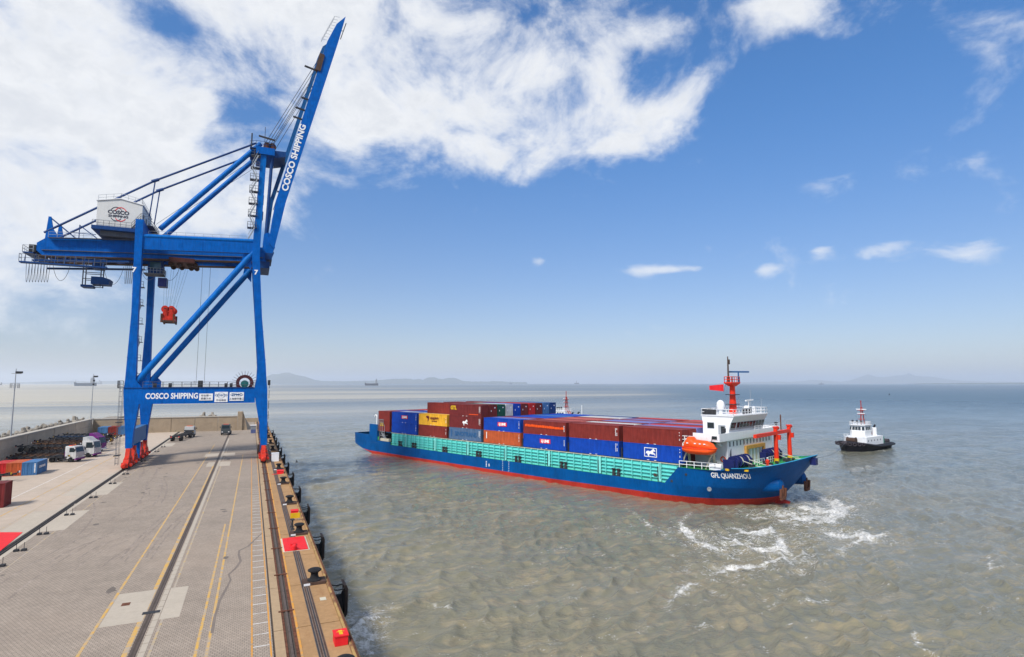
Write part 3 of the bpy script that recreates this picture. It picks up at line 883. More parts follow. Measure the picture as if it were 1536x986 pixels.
for k in range(9):
    x = -37.6 + 1.45 * k
    MB().bar((x, GN - 1.1, 36.3), (x, GN - .4, 38.2), .1, .1).build('platform_hanger', M['blue_dark'], crane)
# lift cage hanging under the girder
cg = MB()
for dx in (0, 2.8):
    for dy in (0, 2.0): cg.bar((-29.6 + dx, GN + 2 + dy, 33.2), (-29.6 + dx, GN + 2 + dy, 38.3), .14, .14)
for z in (33.3, 34.6, 35.8): cg.bar((-29.6, GN + 2, z), (-26.8, GN + 2, z), .12, .12); cg.bar((-29.6, GN + 4, z), (-26.8, GN + 4, z), .12, .12)
cg.build('cage_frame', M['galv_dark'], crane)
MB().box(-29.8, -28.0, GN + 1.6, GN + 4.2, 33.0, 33.4).build('cage_platform', M['blue_dark'], crane)
MB().loft([[(-28.2, GN + 1.4, z), (x1, GN + 1.4, z), (x1, GN + 4.2, z), (-28.2, GN + 4.2, z)] for z, x1 in ((33.6, -25.4), (34.6, -25.2), (35.0, -26.4))]).build('cage_cabin', M['blue_dark'], crane)
MB().box(-28.2, -26.6, GN + 1.5, GN + 4.1, 36.6, 38.2).build('cage_drive', M['blue_dark'], crane)
# festoon cables hanging in loops
def loops(x0, x1, n, sag, name='festoon_cable', z=36.3):
    for k in range(n):
        a, b = x0 + (x1 - x0) * k / n, x0 + (x1 - x0) * (k + 1) / n
        zt = z + (0.5 * (a + b) + 36) * .06
        pts = [Vector((a + (b - a) * t, GN - .5, zt - sag * (1 - (2 * t - 1) ** 2) ** .8)) for t in [q / 10 for q in range(11)]]
        MB().path(pts, .035, 5).build(name, M['cable'], crane)


loops(-37.4, -34.0, 8, 3.3); loops(-33.6, -31.0, 1, 3.0); loops(-26.0, -22.8, 1, 3.6); loops(-22.6, -20.7, 6, 4.2, z=37.0); loops(-20.4, -13.5, 2, 3.4, z=37)
# machinery house
hx0, hx1, hy0, hy1 = -27.2, -20.1, 125.6, 136.0
hb, ht = 43.9, 48.55
MB().loft([[(hx0, y, hb), (hx1, y, hb), (hx1 + .0, y, ht), (-23.6, y, ht + .75), (hx0, y, ht)] for y in (hy0, hy1)]).build('house_wall', M['house_white'], crane)
MB().loft([[(hx0 - .15, y, ht + .02), (-23.6, y, ht + .8), (hx1 + .15, y, ht + .02), (hx1 + .15, y, ht + .14), (-23.6, y, ht + .95), (hx0 - .15, y, ht + .14)] for y in (hy0 - .15, hy1 + .15)]).build('house_roof', M['white'], crane)
MB().box(hx0 - .6, -20.85, hy0 - .5, hy1 + .5, hb - .7, hb - .02).build('house_base', M['blue_dark'], crane)
MB().box(hx0 + .6, -20.9, hy0 + .6, hy1 - .3, hb - 1.6, hb - .72).build('house_underframe', M['galv_dark'], crane)
hr = MB().rail([(hx0 + .1, hy0 + .1, ht + .15), (-23.6, hy0 + .1, ht + .9), (hx1 - .1, hy0 + .1, ht + .15)], 1.0, 1.1, .025)
hr.rail([(hx0 + .1, hy1, ht + .15), (-23.6, hy1, ht + .9), (hx1 - .1, hy1, ht + .15), (hx1 - .1, hy0 + .1, ht + .15)], 1.0, 1.1, .025); hr.build('roof_rail', M['galv'], crane)
hr = MB().rail([(hx0 - .5, hy0 - .45, hb), (-21.6, hy0 - .45, hb), (-20.2, hy0 - .45, hb + 2.0), (-19.0, hy0 - .45, hb + 2.0)], 1.0, .9, .028); hr.build('handrail', M['galv_dark'], crane)
MB().bar((-21.6, hy0 - .3, hb), (-20.2, hy0 - .3, hb + 2.0), .5, .1).build('stair_flight', M['galv_dark'], crane)
hd = MB()
for dy in (1.0, 4.0, 7.2): hd.box(hx1 + .01, hx1 + .05, hy0 + dy, hy0 + dy + 1.2, hb + 1.2, hb + 3.2)
hd.build('house_louvre', M['galv_dark'], crane)
hr = MB().rail([(-19.0, hy0, 45.1), (-18.6, hy0 + 4, 45.1), (-18.6, hy1, 45.1)], 1.1, .9, .03); hr.build('handrail', M['galv_dark'], crane)
MB().box(-19.9, -18.4, hy0 + 1, hy1, 45.02, 45.1).build('side_platform', M['galv_dark'], crane)
XD, ZD = (1, 0, 0), (0, 0, 1)
yl = hy0 - .03
letter("COSCO", .95, (-23.85, yl, 46.72), XD, ZD, M['print_dark'], crane, bold=.035, width=3.35)
letter("SHIPPING", .60, (-23.85, yl, 45.98), XD, ZD, M['print_dark'], crane, bold=.018, width=3.1)
for cx, m, dy in ((-24.2, M['print_dark'], .0), (-23.5, M['print_red'], .012)):
    a = MB()
    for t0, t1 in ((30, 150), (218, 322)):
        n = 22
        for q in range(n):
            t, u = R(t0 + (t1 - t0) * q / n), R(t0 + (t1 - t0) * (q + 1) / n)
            a.raw([(cx + 1.05 * rr * math.cos(ang), yl - dy, 46.42 + 1.36 * rr * math.sin(ang)) for ang, rr in ((t, 1.0), (u, 1.0), (u, .90), (t, .90))], [(0, 1, 2, 3)])
    a.build('logo_ring', m, crane)
# upper frame: A legs, back legs, apex
apN = Vector((.35, GN + .3, 63.6)); apF = Vector((.35, GF + .5, 63.6))
for y, ap in ((GN + .5, apN), (GF + .5, apF)):
    q = gy(389.5, 352, GN + .5)
    MB().loft([[(x - w, yy, z), (x + w, yy, z), (x + w, yy + 1.1, z), (x - w, yy + 1.1, z)] for x, yy, z, w in ((-.15, y - .6, 43.0, .72), (gy(396, 225, GN).x, y - .6, 63.0, .55))]).build('upper_leg', CT, crane)
    p = gy(240, 344, GN + .5); q = gy(391, 216, GN + .5)
    MB().tube((p.x, y, p.z), (q.x, y, q.z), .5, 14).build('back_leg', CT, crane, smooth=True)
    p = gy(399, 352, GN + .5); q = gy(409, 225, GN + .5)
    MB().tube((p.x, y, p.z), (q.x, y, q.z), .32, 10).build('front_leg', M['blue_dark'], crane, smooth=True)
    pa = gy(66, 349, GN + .5); pb = gy(233, 271, GN + .5); pc = gy(384, 215, GN + .5)
    a = MB(); a.tube((pa.x, y, pa.z), (pb.x, y, pb.z), .2, 8); a.tube((pb.x, y, pb.z), (pc.x, y, pc.z), .2, 8)
    a.build('back_stay', M['blue_dark'], crane, smooth=True)
    MB().tube((pb.x - .6, y, pb.z - .3), (pb.x + .6, y, pb.z + .3), .32, 8).build('stay_joint', M['blue_dark'], crane)
    p2 = gy(224, 325, GN + .5)
    MB().tube((pb.x, y, pb.z), (p2.x, y, p2.z), .12, 6).build('stay_prop', M['blue_dark'], crane)
for z in (50.5, 54.0, 58.5):
    MB().box(.2, .9, GN + .6, GF + .4, z, z + .35).build('frame_tie', M['blue_dark'], crane)
MB().box(-1.0, 2.6, GN - .5, GF + 1.5, 62.9, 64.4).build('apex_beam', CB, crane)
MB().loft([[(x, y, z) for y, z in ((GN + .3, z0), (GF + .7, z0), (GF + .7, z1), (GN + .3, z1))] for x, z0, z1 in ((2.62, 62.7, 64.3), (4.8, 63.3, 64.4))]).build('apex_arm', M['blue_dark'], crane)
ap = MB(); ap.box(-2.2, -1.0, GN - .5, GF + 1, 63.9, 64.1); ap.rail([(-2.2, GN - .5, 64.1), (-1.0, GN - .5, 64.4), (2.4, GN - .5, 64.4)], 1.2, .8, .03); ap.build('apex_platform', M['blue_dark'], crane)
ap = MB(); ap.tube((-1.9, GN, 64), (-1.9, GN, 67.2), .14, 6); ap.tube((.6, GN, 64.4), (.6, GN, 69), .05, 6); ap.bar((-.6, GN, 66.9), (2.6, GN, 66.4), .3, .3); ap.build('apex_mast', M['dark_steel'], crane)
sh = MB()
for dx in (1.0, 2.0): sh.lathe([(.75, -.5), (.75, .5)], (dx + .1, GN + 1, 65.2), 12, (0, 1, 0))
sh.build('rope_sheave', M['rust'], crane)
# boom: text girder and its twin, both hinged at the girder end
def boom_girder(pix, y0, y1, name, m):
    L_ = [gy(x, y, y0) for x, y in pix[0]]; R_ = [gy(x, y, y0) for x, y in pix[1]]
    rg = []
    for a, b in zip(L_, R_): rg.append([(a.x, y0, a.z), (b.x, y0, b.z), (b.x, y1, b.z), (a.x, y1, a.z)])
    return MB().loft(rg).build(name, m, crane)


boom_girder([[(403, 364), (408, 330), (413.5, 302), (491, 62), (505, 36)], [(411, 374), (421, 335), (429, 302), (508, 61), (518.5, 25)]], GN - .3, GN + .9, 'boom_girder', CB)
boom_girder([[(395, 360), (404, 302), (476, 88), (484, 70)], [(401, 362), (410, 302), (483, 84), (490, 66)]], GF - .2, GF + .9, 'boom_girder', paint("boom_twin_blue", (0.005, 0.085, 0.25), 0.45, 0.2, 0.1))
for k in range(13):
    t = k / 12
    a = gy(404 + t * 78, 352 - t * 270, GN); b = gy(409 + t * 80, 352 - t * 270, GN)
    MB().bar((a.x, GN + .92, a.z), (b.x + .3, GF - .22, b.z), .25, .25, (1, 0, 0)).build('boom_tie', M['galv_dark'] if k % 3 else M['brown_steel'], crane)
wk = MB(); a = gy(411.5, 312, GN); b = gy(484, 86, GN); wk.bar((a.x - .15, GN + 1.6, a.z), (b.x - .15, GN + 1.6, b.z), .5, .12, (1, 0, 0)); wk.build('boom_walkway', M['galv'], crane)
for t, ln in ((.23, 1.0), (.68, 1.9), (.63, 1.9), (.74, 1.4), (.9, 2.4)):
    p = gy(406 + t * 76, 352 - t * 275, GN)
    MB().bar((p.x - ln, GN + .6, p.z + .25 * ln), (p.x + .6, GN + .6, p.z), .35, .3).build('boom_bracket', M['dark_steel'], crane)
p0, p1 = gy(480, 108, GN), gy(488, 84, GN)
MB().bar((p0.x - .5, GN - .1, p0.z), (p1.x - .7, GN - .1, p1.z), .9, 1.1, (1, 0, 0)).build('stay_link_block', M['brown_steel'], crane)
a, b = gy(489, 60, GN), gy(508, 26, GN)
rl = MB(); rl.bar((a.x - .9, GN, a.z), (b.x - .9, GN, b.z), .06, .06, (0, 1, 0)); rl.bar((a.x - .9, GN + 1.2, a.z), (b.x - .9, GN + 1.2, b.z), .06, .06, (0, 1, 0))
for k in range(9):
    p = a.lerp(b, k / 8); rl.bar((p.x - .9, GN, p.z), (p.x + .2, GN, p.z), .05, .05); rl.bar((p.x - .9, GN, p.z), (p.x - .9, GN + 1.2, p.z), .05, .05)
rl.build('boom_top_rail', M['galv'], crane)
a, b = gy(519.5, 34, GN), gy(511, 58, GN)
rl = MB(); rl.bar((a.x, GN + .3, a.z), (b.x, GN + .3, b.z), .16, .16, (0, 1, 0)); rl.bar(((a.x + b.x) / 2 - .9, GN + .3, (a.z + b.z) / 2), ((a.x + b.x) / 2, GN + .3, (a.z + b.z) / 2), .1, .1); rl.build('boom_tip_rail', M['dark_steel'], crane)
for dx, dz, tx, ty in ((.7, 65.6, 478, 88), (1.3, 65.6, 476, 98), (2.0, 65.2, 474, 110)):
    q = gy(tx, ty, GN)
    for y in (GN + .2, GF + .4): MB().tube((dx, y, dz), (q.x, y, q.z), .06, 6).build('boom_rope', M['cable'], crane)
for dz in (.0, 2.2): MB().tube((-1.2, GN + 3, 63.0 - dz), (-18.5, GN + 3, 46.5 - dz * .5), .035, 5).build('hoist_rope', M['cable'], crane)
# hinge blocks
MB().box(1.6, 2.9, GN - .2, GF + 1.1, 40.6, 42.0).build('hinge_block', M['blue_dark'], crane)
MB().box(.6, 2.5, GN - .9, GF + 1.4, 38.6, 40.0).build('hinge_platform', M['blue_dark'], crane)
ft = MB(); fp_ = [(396, 351), (404, 349), (412.5, 371), (408, 381), (398, 381), (394, 366)]
ft.loft([[gy(x, y, GN - .05) + Vector((0, d, 0)) for x, y in fp_] for d in (0, .9)]); ft.build('boom_foot', CB, crane)
ft = MB(); ft.loft([[gy(x, y, GN - .05) + Vector((0, d, 0)) for x, y in fp_] for d in (5.8, 6.9)]); ft.build('boom_foot', M['blue_dark'], crane)
# boom lettering
ba, bb = gy(427, 287, GN), gy(455, 188, GN)
ctr = (ba + bb) / 2; dr = (bb - ba); dr.y = 0; ln = dr.length; dr.normalize()
upv = Vector((-dr.z, 0, dr.x))
letter("COSCO SHIPPING", 1.72, (ctr.x, GN - .34, ctr.z), dr, upv, M['print_white'], crane, bold=.06, width=ln)


# stairs zigzagging up a leg
def stairs(x, yc, z0, z1, n, xo, hand=1, wid=1.5):
    dz = (z1 - z0) / n
    for k in range(n):
        za, zb = z0 + k * dz, z0 + (k + 1) * dz
        xx = x + xo * (k + .5) / n
        lm = MB(); lm.box(xx - 1.5, xx + .3, yc - wid / 2, yc + wid / 2, zb - .1, zb); lm.build('stair_landing', M['galv_dark'], crane)
        rm_ = MB(); rm_.rail([(xx + .2, yc - wid / 2, zb), (xx - 1.45, yc - wid / 2, zb), (xx - 1.45, yc + wid / 2, zb)], 1.1, .55, .035); rm_.build('stair_rail', M['galv_dark'], crane)
        fl = MB(); a, b = (xx - 1.25, yc - .55 * hand, za), (xx - .15, yc + .55 * hand, zb - .1)
        if k % 2: a, b = (xx - .15, a[1], za), (xx - 1.25, b[1], zb - .1)
        for dy in (-.28, .28): fl.bar((a[0], a[1] + dy, a[2]), (b[0], a[1] + dy, b[2]), .06, .2)
        for q in range(1, 9):
            t = q / 9; fl.bar((a[0] + (b[0] - a[0]) * t, a[1] - .28, a[2] + (b[2] - a[2]) * t), (a[0] + (b[0] - a[0]) * t, a[1] + .28, a[2] + (b[2] - a[2]) * t), .2, .05)
        for dy in (-.3, .3): fl.bar((a[0], a[1] + dy, a[2] + 1.0), (b[0], a[1] + dy, b[2] + 1.0), .05, .05)
        fl.build('stair_flight', M['galv'], crane)


stairs(-20.7, YF + .3, 4.5, 38.5, 9, -.6)
stairs(-.55, GN + .3, 44.5, 62.5, 7, .2)
# lift shaft ladder outside the landside leg
ld_ = MB()
for dy in (0, .9): ld_.bar((-21.35, YN + .3 + dy, .6), (-21.35, YN + .3 + dy, 15.2), .05, .05, (0, 1, 0)); ld_.bar((-20.9, YN + .3 + dy, .6), (-20.9, YN + .3 + dy, 14.0), .05, .05, (0, 1, 0))
for q in range(16): ld_.bar((-21.35, YN + .3, .9 + .9 * q), (-20.9, YN + .3, .9 + .9 * q), .07, .07)
ld_.build('leg_ladder', M['galv_dark'], crane)
for z in (2.2, 8.0, 14.1): MB().box(-21.6, -20.72, YN - .1, YN + 1.7, z, z + .12).build('ladder_platform', M['dark_steel'], crane)
hr = MB().rail([(-20.75, YN - .1, 14.22), (-21.6, YN - .1, 14.22), (-21.6, YN + 1.7, 14.22)], 1.2, .6, .035); hr.build('handrail', M['dark_steel'], crane)
MB().box(2.95, 3.4, YN + .2, YN + 1.2, 14.6, 15.6).build('lamp_box', M['dark_steel'], crane)
wl_ = MB()
for z in range(4, 15, 2): wl_.tube((3.25, YN + .7, z), (3.25, YN + .7, z + 1.6), .05, 5)
wl_.build('cable_riser', M['dark_steel'], crane)
# leg numerals
letter("7", 1.25, (gy(201, 405, YN).x, YN - .03, gy(201, 405, YN).z), XD, ZD, M['print_white'], crane, bold=.05)
letter("7", 1.25, (gy(384, 409, YN).x, YN - .03, gy(384, 409, YN).z), XD, ZD, M['print_white'], crane, bold=.05)
# portal beam lettering and boards
letter("COSCO SHIPPING", 1.42, ((gy(218, 597, YN).x + gy(297, 597, YN).x) / 2, YN - .005, 12.62), XD, ZD, M['print_white'], crane, bold=.045, width=gy(297, 597, YN).x - gy(218, 597, YN).x)
def board(px0, px1, py0, py1, name='sign_board'):
    a, b = gy(px0, py1, YN), gy(px1, py0, YN)
    return MB().box(a.x, b.x, YN - .06, YN - .002, a.z, b.z).build(name, M['print_white'], crane), (a + b) / 2, b.x - a.x, b.z - a.z
o, c, w, h = board(298.5, 319.5, 590.5, 601)
letter("安全第一", h * .34, (c.x, YN - .075, c.z + h * .2), XD, ZD, M['galv_dark'], o)
letter("质量为本", h * .34, (c.x, YN - .075, c.z - h * .24), XD, ZD, M['galv_dark'], o)
o, c, w, h = board(321.5, 342, 588, 603.5)
letter("COSCO", h * .26, (c.x, YN - .075, c.z + h * .16), XD, ZD, M['print_blue'], o, bold=.01, xs=1.2)
rg = MB()
for q in range(24):
    t, u = 2 * math.pi * q / 24, 2 * math.pi * (q + 1) / 24
    rg.raw([(c.x + w * .3 * k * math.cos(a), YN - .068, c.z + h * .15 + h * .27 * k * math.sin(a)) for a, k in ((t, 1), (u, 1), (u, .9), (t, .9))], [(0, 1, 2, 3)])
rg.build('logo_ring', M['print_blue'], o)
letter("中远海运", h * .22, (c.x, YN - .075, c.z - h * .32), XD, ZD, M['galv_dark'], o)
o, c, w, h = board(344, 366, 588.5, 601.5)
letter("ZPMC", h * .32, (c.x, YN - .075, c.z + h * .2), XD, ZD, M['print_blue'], o, bold=.02, xs=1.3)
rg = MB()
for q in range(24):
    t, u = 2 * math.pi * q / 24, 2 * math.pi * (q + 1) / 24
    rg.raw([(c.x + w * .44 * k * math.cos(a), YN - .068, c.z + h * .2 + h * .24 * k * math.sin(a)) for a, k in ((t, 1), (u, 1), (u, .92), (t, .92))], [(0, 1, 2, 3)])
rg.build('logo_ring', M['print_blue'], o)
letter("上海振华重工", h * .27, (c.x, YN - .075, c.z - h * .28), XD, ZD, M['print_dark'], o)
# cable reel on the portal beam
rc = gy(367, 574.5, YN + .8)
reel = MB()
for k in range(28):
    t, u = 2 * math.pi * k / 28, 2 * math.pi * (k + 1) / 28
    rg = []
    for a in (t, u):
        c, s = math.cos(a), math.sin(a)
        rg.append([(rc.x + r * c, YN + .8 + d, rc.z + r * s) for r, d in ((.95, -.2), (1.55, -.2), (1.55, .2), (.95, .2))])
    reel.loft(rg, caps=False)
reel.build('cable_reel', paint("reel_brown", (0.065, 0.016, 0.02), .5, .2), crane)
MB().lathe([(.0, -.45), (.7, -.45), (.7, .4), (0, .4)], (rc.x, YN + .8, rc.z - .2), 14, (0, 1, 0)).build('reel_hub', M['teal_dark'], crane)
sp_ = MB()
for k in range(24):
    t = 2 * math.pi * k / 24
    if math.sin(t) < -.55: continue
    sp_.tube((rc.x + 1.5 * math.cos(t), YN + .8, rc.z + 1.5 * math.sin(t)), (rc.x + 2.3 * math.cos(t), YN + .8, rc.z + 2.3 * math.sin(t)), .035, 5)
sp_.build('reel_spokes', M['galv_dark'], crane)
MB().box(rc.x - .4, rc.x + .4, YN + .9, YN + 1.3, 14.2, rc.z).build('reel_bracket', M['blue_dark'], crane)
# travelling gear
def bogie(x, y0, n, top):
    """red travelling truck: housings, equaliser and its wheels"""
    for k in range(n):
        y = y0 + k * 2.55
        h = MB()
        h.loft([[(x - .42, y + a, z), (x + .42, y + a, z), (x + .42, y + b, z), (x - .42, y + b, z)] for z, a, b in ((.35, .05, 2.45), (.95, .05, 2.45), (1.35, .55, 1.95), (1.75, .8, 1.7))])
        o = h.build('bogie_truck', M['red'], crane)
        for dy in (.62, 1.88):
            MB().lathe([(.36, -.48), (.36, .48), (.30, .5), (.05, .52)], (x, y + dy, .36), 14, (1, 0, 0)).build('bogie_wheel', M['dark_steel'], o)
        mo = MB()
        mo.lathe([(.28, -.3), (.28, .45), (.18, .55)], (x + .75, y + .7, .75), 10, (0, 1, 0)); mo.cbox((x - .62, y + 1.7, .8), (.35, .7, .5)); mo.build('drive_motor', M['red'], o)
    e = MB()
    for k in range(0, n, 2):
        y = y0 + k * 2.55 + 1.25
        e.loft([[(x - .33, y + a, z), (x + .33, y + a, z), (x + .33, y + b, z), (x - .33, y + b, z)] for z, a, b in ((1.76, -.5, 3.05), (2.2, .2, 2.3), (top, .7, 1.8))])
    e.build('equaliser', M['red'], crane)


for x, zt in ((-19.45, 3.48), (2.65, 3.08)):
    bogie(x, YN - 2.0, 4, zt)
    bogie(x, YF - 5.6, 4, zt)
    MB().lathe([(.45, -.2), (.45, .5), (.25, .8)], (x, YN - 2.6, .8), 12, (0, -1, 0)).build('buffer', M['red'], crane)
    MB().box(x - .5, x + .5, YN + 8.4, YN + 9.6, .5, 3.85 if x < 0 else 3.55).build('storm_pin_box', CB, crane)
    MB().box(x - .95, x - .5, YN + 9.8, YN + 11.4, .4, 2.2).build('control_cabinet', M['brown_steel'], crane)
# trolley with operator cab, and the hanging lifting gear
tr = MB(); tr.box(-15.6, -11.2, GN - .3, GF + 1.3, 38.7, 39.5); tr.build('trolley_frame', paint('trolley_brown', (.07, .022, .018), .6, .3, .2), crane)
tq = MB()
for x in (-15.4, -13.9, -12.2, -11.2): tq.lathe([(.5, -.3), (.5, .3)], (x, GN + 1.8, 38.6), 12, (0, 1, 0)); tq.lathe([(.5, -.3), (.5, .3)], (x, GF - .6, 38.6), 12, (0, 1, 0))
tq.build('trolley_sheave', M['brown_steel'], crane)
ca, cb_ = gy(222, 409, GN + 3), gy(246, 381, GN + 3)
MB().loft([[(x0, GN + 1.5, z), (x1, GN + 1.5, z), (x1, GN + 4.5, z), (x0, GN + 4.5, z)] for z, x0, x1 in ((36.4, ca.x + .4, cb_.x - .2), (37.0, ca.x + .1, cb_.x + .2), (39.6, ca.x + .2, cb_.x - .2))]).build('operator_cab', M['blue_dark'], crane)
MB().box(ca.x + .5, cb_.x - .2, GN + 1.44, GN + 1.49, 37.2, 38.6).build('cab_window', glass("cab_glass", (.04, .10, .13)), crane)
MB().box(ca.x - .5, cb_.x + .3, GN + 1.2, GN + 4.7, 36.2, 36.38).build('cab_platform', M['galv_dark'], crane)
cr = MB().rail([(ca.x - .5, GN + 1.2, 36.4), (cb_.x + .3, GN + 1.2, 36.4), (cb_.x + .3, GN + 4.7, 36.4)], 1.0, .6, .03); cr.build('cab_rail', M['galv'], crane)
MB().box(cb_.x - .6, cb_.x + .9, GN + 1.6, GN + 4, 33.9, 35.6).build('junction_box', M['navy'], crane)
spx = gy(254, 470, GN + 3)
spr = thing('lifting_headblock', 'red headblock hanging on wire ropes beneath the crane trolley', 'headblock', (spx.x, GN + 3, spx.z - 1.6), 0)
b = MB(); b.box(-1.25, 1.25, -2.6, 2.6, .0, .45); b.box(-1.15, 1.15, -2.4, -1.2, .45, .9); b.box(-1.15, 1.15, 1.2, 2.4, .45, .9); b.build('frame', M['red'], spr)
MB().box(-1.3, 1.3, -2.65, 2.65, -.3, -.01).build('lower_frame', M['brown_steel'], spr)
for dx in (-.62, .62):
    for dy in (-2.1, 1.9):
        MB().lathe([(.78, -.16), (.78, .16)], (dx, dy, 2.35), 16, (0, 1, 0)).build('sheave', M['red'], spr)
        MB().lathe([(.3, -.2), (.3, .2)], (dx, dy, 2.35), 10, (0, 1, 0)).build('sheave_hub', M['dark_steel'], spr)
        MB().loft([[(dx - w, dy - .28, z), (dx + w, dy - .28, z), (dx + w, dy - .2, z), (dx - w, dy - .2, z)] for z, w in ((.8, .55), (2.4, .22))]).build('cheek_plate', M['red'], spr)
MB().box(-.5, .5, -2.0, 2.0, .9, 1.3).build('centre_box', M['red'], spr)
lg = MB()
for dx in (-1.2, 1.2):
    for dy in (-2.5, 2.5): lg.box(dx - .18, dx + .18, dy - .18, dy + .18, -.5, 1.35)
lg.build('corner_guide', M['rust'], spr)
spr.scale = (.86, .86, .92)
for dx, tx in ((-.95, -1.2), (-.3, .2), (.3, 1.7), (.95, 3.1)):
    for dy in (-2.1, 1.9): MB().tube((dx, dy, 2.6), (tx, dy * 1.0, 38.9 - spx.z + 1.6), .022, 5).build('wire_rope', M['cable'], spr)
for px, Y in ((298, 128), (310, 131)):
    p = gy(px, 500, Y); MB().tube((p.x, Y, 15), (p.x + .1, Y, 39), .03, 5).build('hanging_rope', M['cable'], crane)
# ------------------------------------------------------------------ cargo ship (own frame: x forward, y to port, z up from the water)
SHD = 1.924
AFT = Vector((math.cos(SHD), math.sin(SHD), 0)); PORT = Vector((AFT.y, -AFT.x, 0))
SORG = Vector((68.69, 80.063, 0)) + PORT * 13.6; SORG.z = ZW
SROT = math.atan2(-AFT.y, -AFT.x)
ship = thing('cargo_ship', 'long blue container ship with red waterline and white bridge at the bow', 'ship', SORG, SROT)
DZ = -ZW                                        # add to quay-level heights
B = 14.2


def hull_ring(u_s, lev):
    pass


def bow_curve(s0, stem, b, n=15, pw=1.0):
    """(s, half breadth) from the parallel side to the stem, s counted aft"""
    return [(s0 + (stem - s0) * math.sin(t), b * max(0.0, math.cos(t)) ** pw) for t in [math.pi / 2 * k / (n - 1) for k in range(n)]]


# levels: z, s0, stem, breadth, exponent
LV = [(-1.2, 7.0, -10.0, 13.4, 1.15), (0.0, 6.0, -10.8, 13.9, 1.12), (1.12, 5.0, -11.4, 14.2, 1.08), (3.15, 2.5, -13.2, 14.2, 1.0), (6.1, 0.5, -15.4, 14.2, .96)]
NB = 17
TOPB = bow_curve(-.5, -16.9, 14.2, NB, .96)


def rail_z(s):
    if s > -7.3: return 6.12
    return 6.58 + 1.75 * max(0, (-7.3 - s) / 9.6) ** 2.2


hb_blue, hb_red = MB(), MB()
curves = [bow_curve(a, b, c, NB, e) for z, a, b, c, e in LV]
for sgn in (-1, 1):
    rows = []
    for (z, *_), cv in zip(LV, curves): rows.append([(-s, sgn * hbv, z) for s, hbv in cv])
    for i in range(4):
        tgt = hb_red if i < 2 else hb_blue
        tgt.raw(rows[i] + rows[i + 1], [(j, j + 1, NB + j + 1, NB + j) if sgn < 0 else (j, NB + j, NB + j + 1, j + 1) for j in range(NB - 1)])
    top = [(-s, sgn * hbv, rail_z(s)) for s, hbv in TOPB]
    top[4] = (top[4][0], top[4][1], 6.12) if TOPB[4][0] > -7.3 else top[4]
    hb_blue.raw(rows[4] + top, [(j, j + 1, NB + j + 1, NB + j) if sgn < 0 else (j, NB + j, NB + j + 1, j + 1) for j in range(NB - 1)])
    # side from the bow shoulder to the stern
    ss = [8.0, 30, 60, 88, 98, 102, 106, 109, 111, 112]
    def bw(s): return 14.2 if s < 104 else 14.2 - .9 * ((s - 104) / 8) ** 2
    def bot(s): return -1.2 if s < 92 else -1.2 + 3.4 * ((s - 92) / 20) ** 1.2
    def boot(s): return 1.12 - .42 * min(1, (s - 5) / 30)
    allr = []
    for s in ss:
        b0 = bot(s); zs = [b0, max(b0, 0), max(b0 + .0, boot(s)) if s < 99 else max(b0, boot(s)), max(3.15, b0), ]
        allr.append([(-s, sgn * (bw(s) - (.3 if z <= 0 and s < 20 else 0)), z) for z in zs])
    # join to the bow curve starts
    first = [(-LV[0][1], sgn * 13.4, -1.2), (-LV[1][1], sgn * 13.9, 0), (-LV[2][1], sgn * 14.2, 1.12), (-LV[3][1], sgn * 14.2, 3.15)]
    allr = [first] + allr
    for a, b in zip(allr[:-1], allr[1:]):
        for i in range(3):
            (hb_red if i < 2 else hb_blue).raw([a[i], b[i], b[i + 1], a[i + 1]], [(0, 1, 2, 3) if sgn < 0 else (0, 3, 2, 1)])
    # forecastle side down to the low main deck: the slanting end
    hb_blue.raw([(-2.5, sgn * 14.2, 3.15), (-3.2, sgn * 14.2, 3.15), (-.5, sgn * 14.2, 6.1), (.5, sgn * 14.2, 6.1)], [(0, 1, 2, 3) if sgn < 0 else (0, 3, 2, 1)])
    hb_blue.raw([(-.5, sgn * 14.2, 6.1), (-.5, sgn * 14.2, 6.12), (.5, sgn * 14.2, 6.12), (.5, sgn * 14.2, 6.1)], [(0, 1, 2, 3)])
    hb_blue.raw([(-3.2, sgn * 14.2, 3.15), (-3.2, sgn * 13.6, 3.15), (-.5, sgn * 13.6, 6.12), (-.5, sgn * 14.2, 6.12)], [(0, 1, 2, 3) if sgn < 0 else (0, 3, 2, 1)])
    # stern: bulwark and the tall screen
    hb_blue.box(-98.0, -91.0, min(sgn * 14.2, sgn * 14.0), max(sgn * 14.2, sgn * 14.0), 3.16, 3.85)
    hb_blue.box(-102.3, -98.05, min(sgn * 14.2, sgn * 13.9), max(sgn * 14.2, sgn * 13.9), 3.16, 8.5)
    pr = [(s, bw(s)) for s in (102.35, 104, 106, 108, 110, 111, 112)]
    hb_blue.loft([[(-s, sgn * b_, 3.16), (-s, sgn * (b_ - .25), 3.16), (-s, sgn * (b_ - .25), 5.35), (-s, sgn * b_, 5.35)] for s, b_ in pr])
# transom
b0 = 2.2
hb_blue.raw([(-112, -13.3, b0), (-112, 13.3, b0), (-112.3, 13.3, 5.35), (-112.3, -13.3, 5.35)], [(0, 3, 2, 1)])
hb_blue.box(-112.28, -112.03, -13.25, 13.25, 5.3, 5.36)
hull = hb_blue.build('hull', M['hull_blue'], ship)
bt_ = hb_red.build('boot_topping', M['hull_red'], ship)
for o_ in (hull,): smooth_mesh(o_.data, 28)
smooth_mesh(bt_.data, 28)
bulb = MB().loft([[(x, r * math.cos(t) * 1.3, -1.0 + r * math.sin(t)) for t in [2 * math.pi * k / 12 for k in range(12)]] for x, r in ((8, 1.6), (11, 1.6), (12.6, 1.2), (13.3, .4))])
bulb.build('bulbous_bow', M['hull_red'], ship, smooth=True)
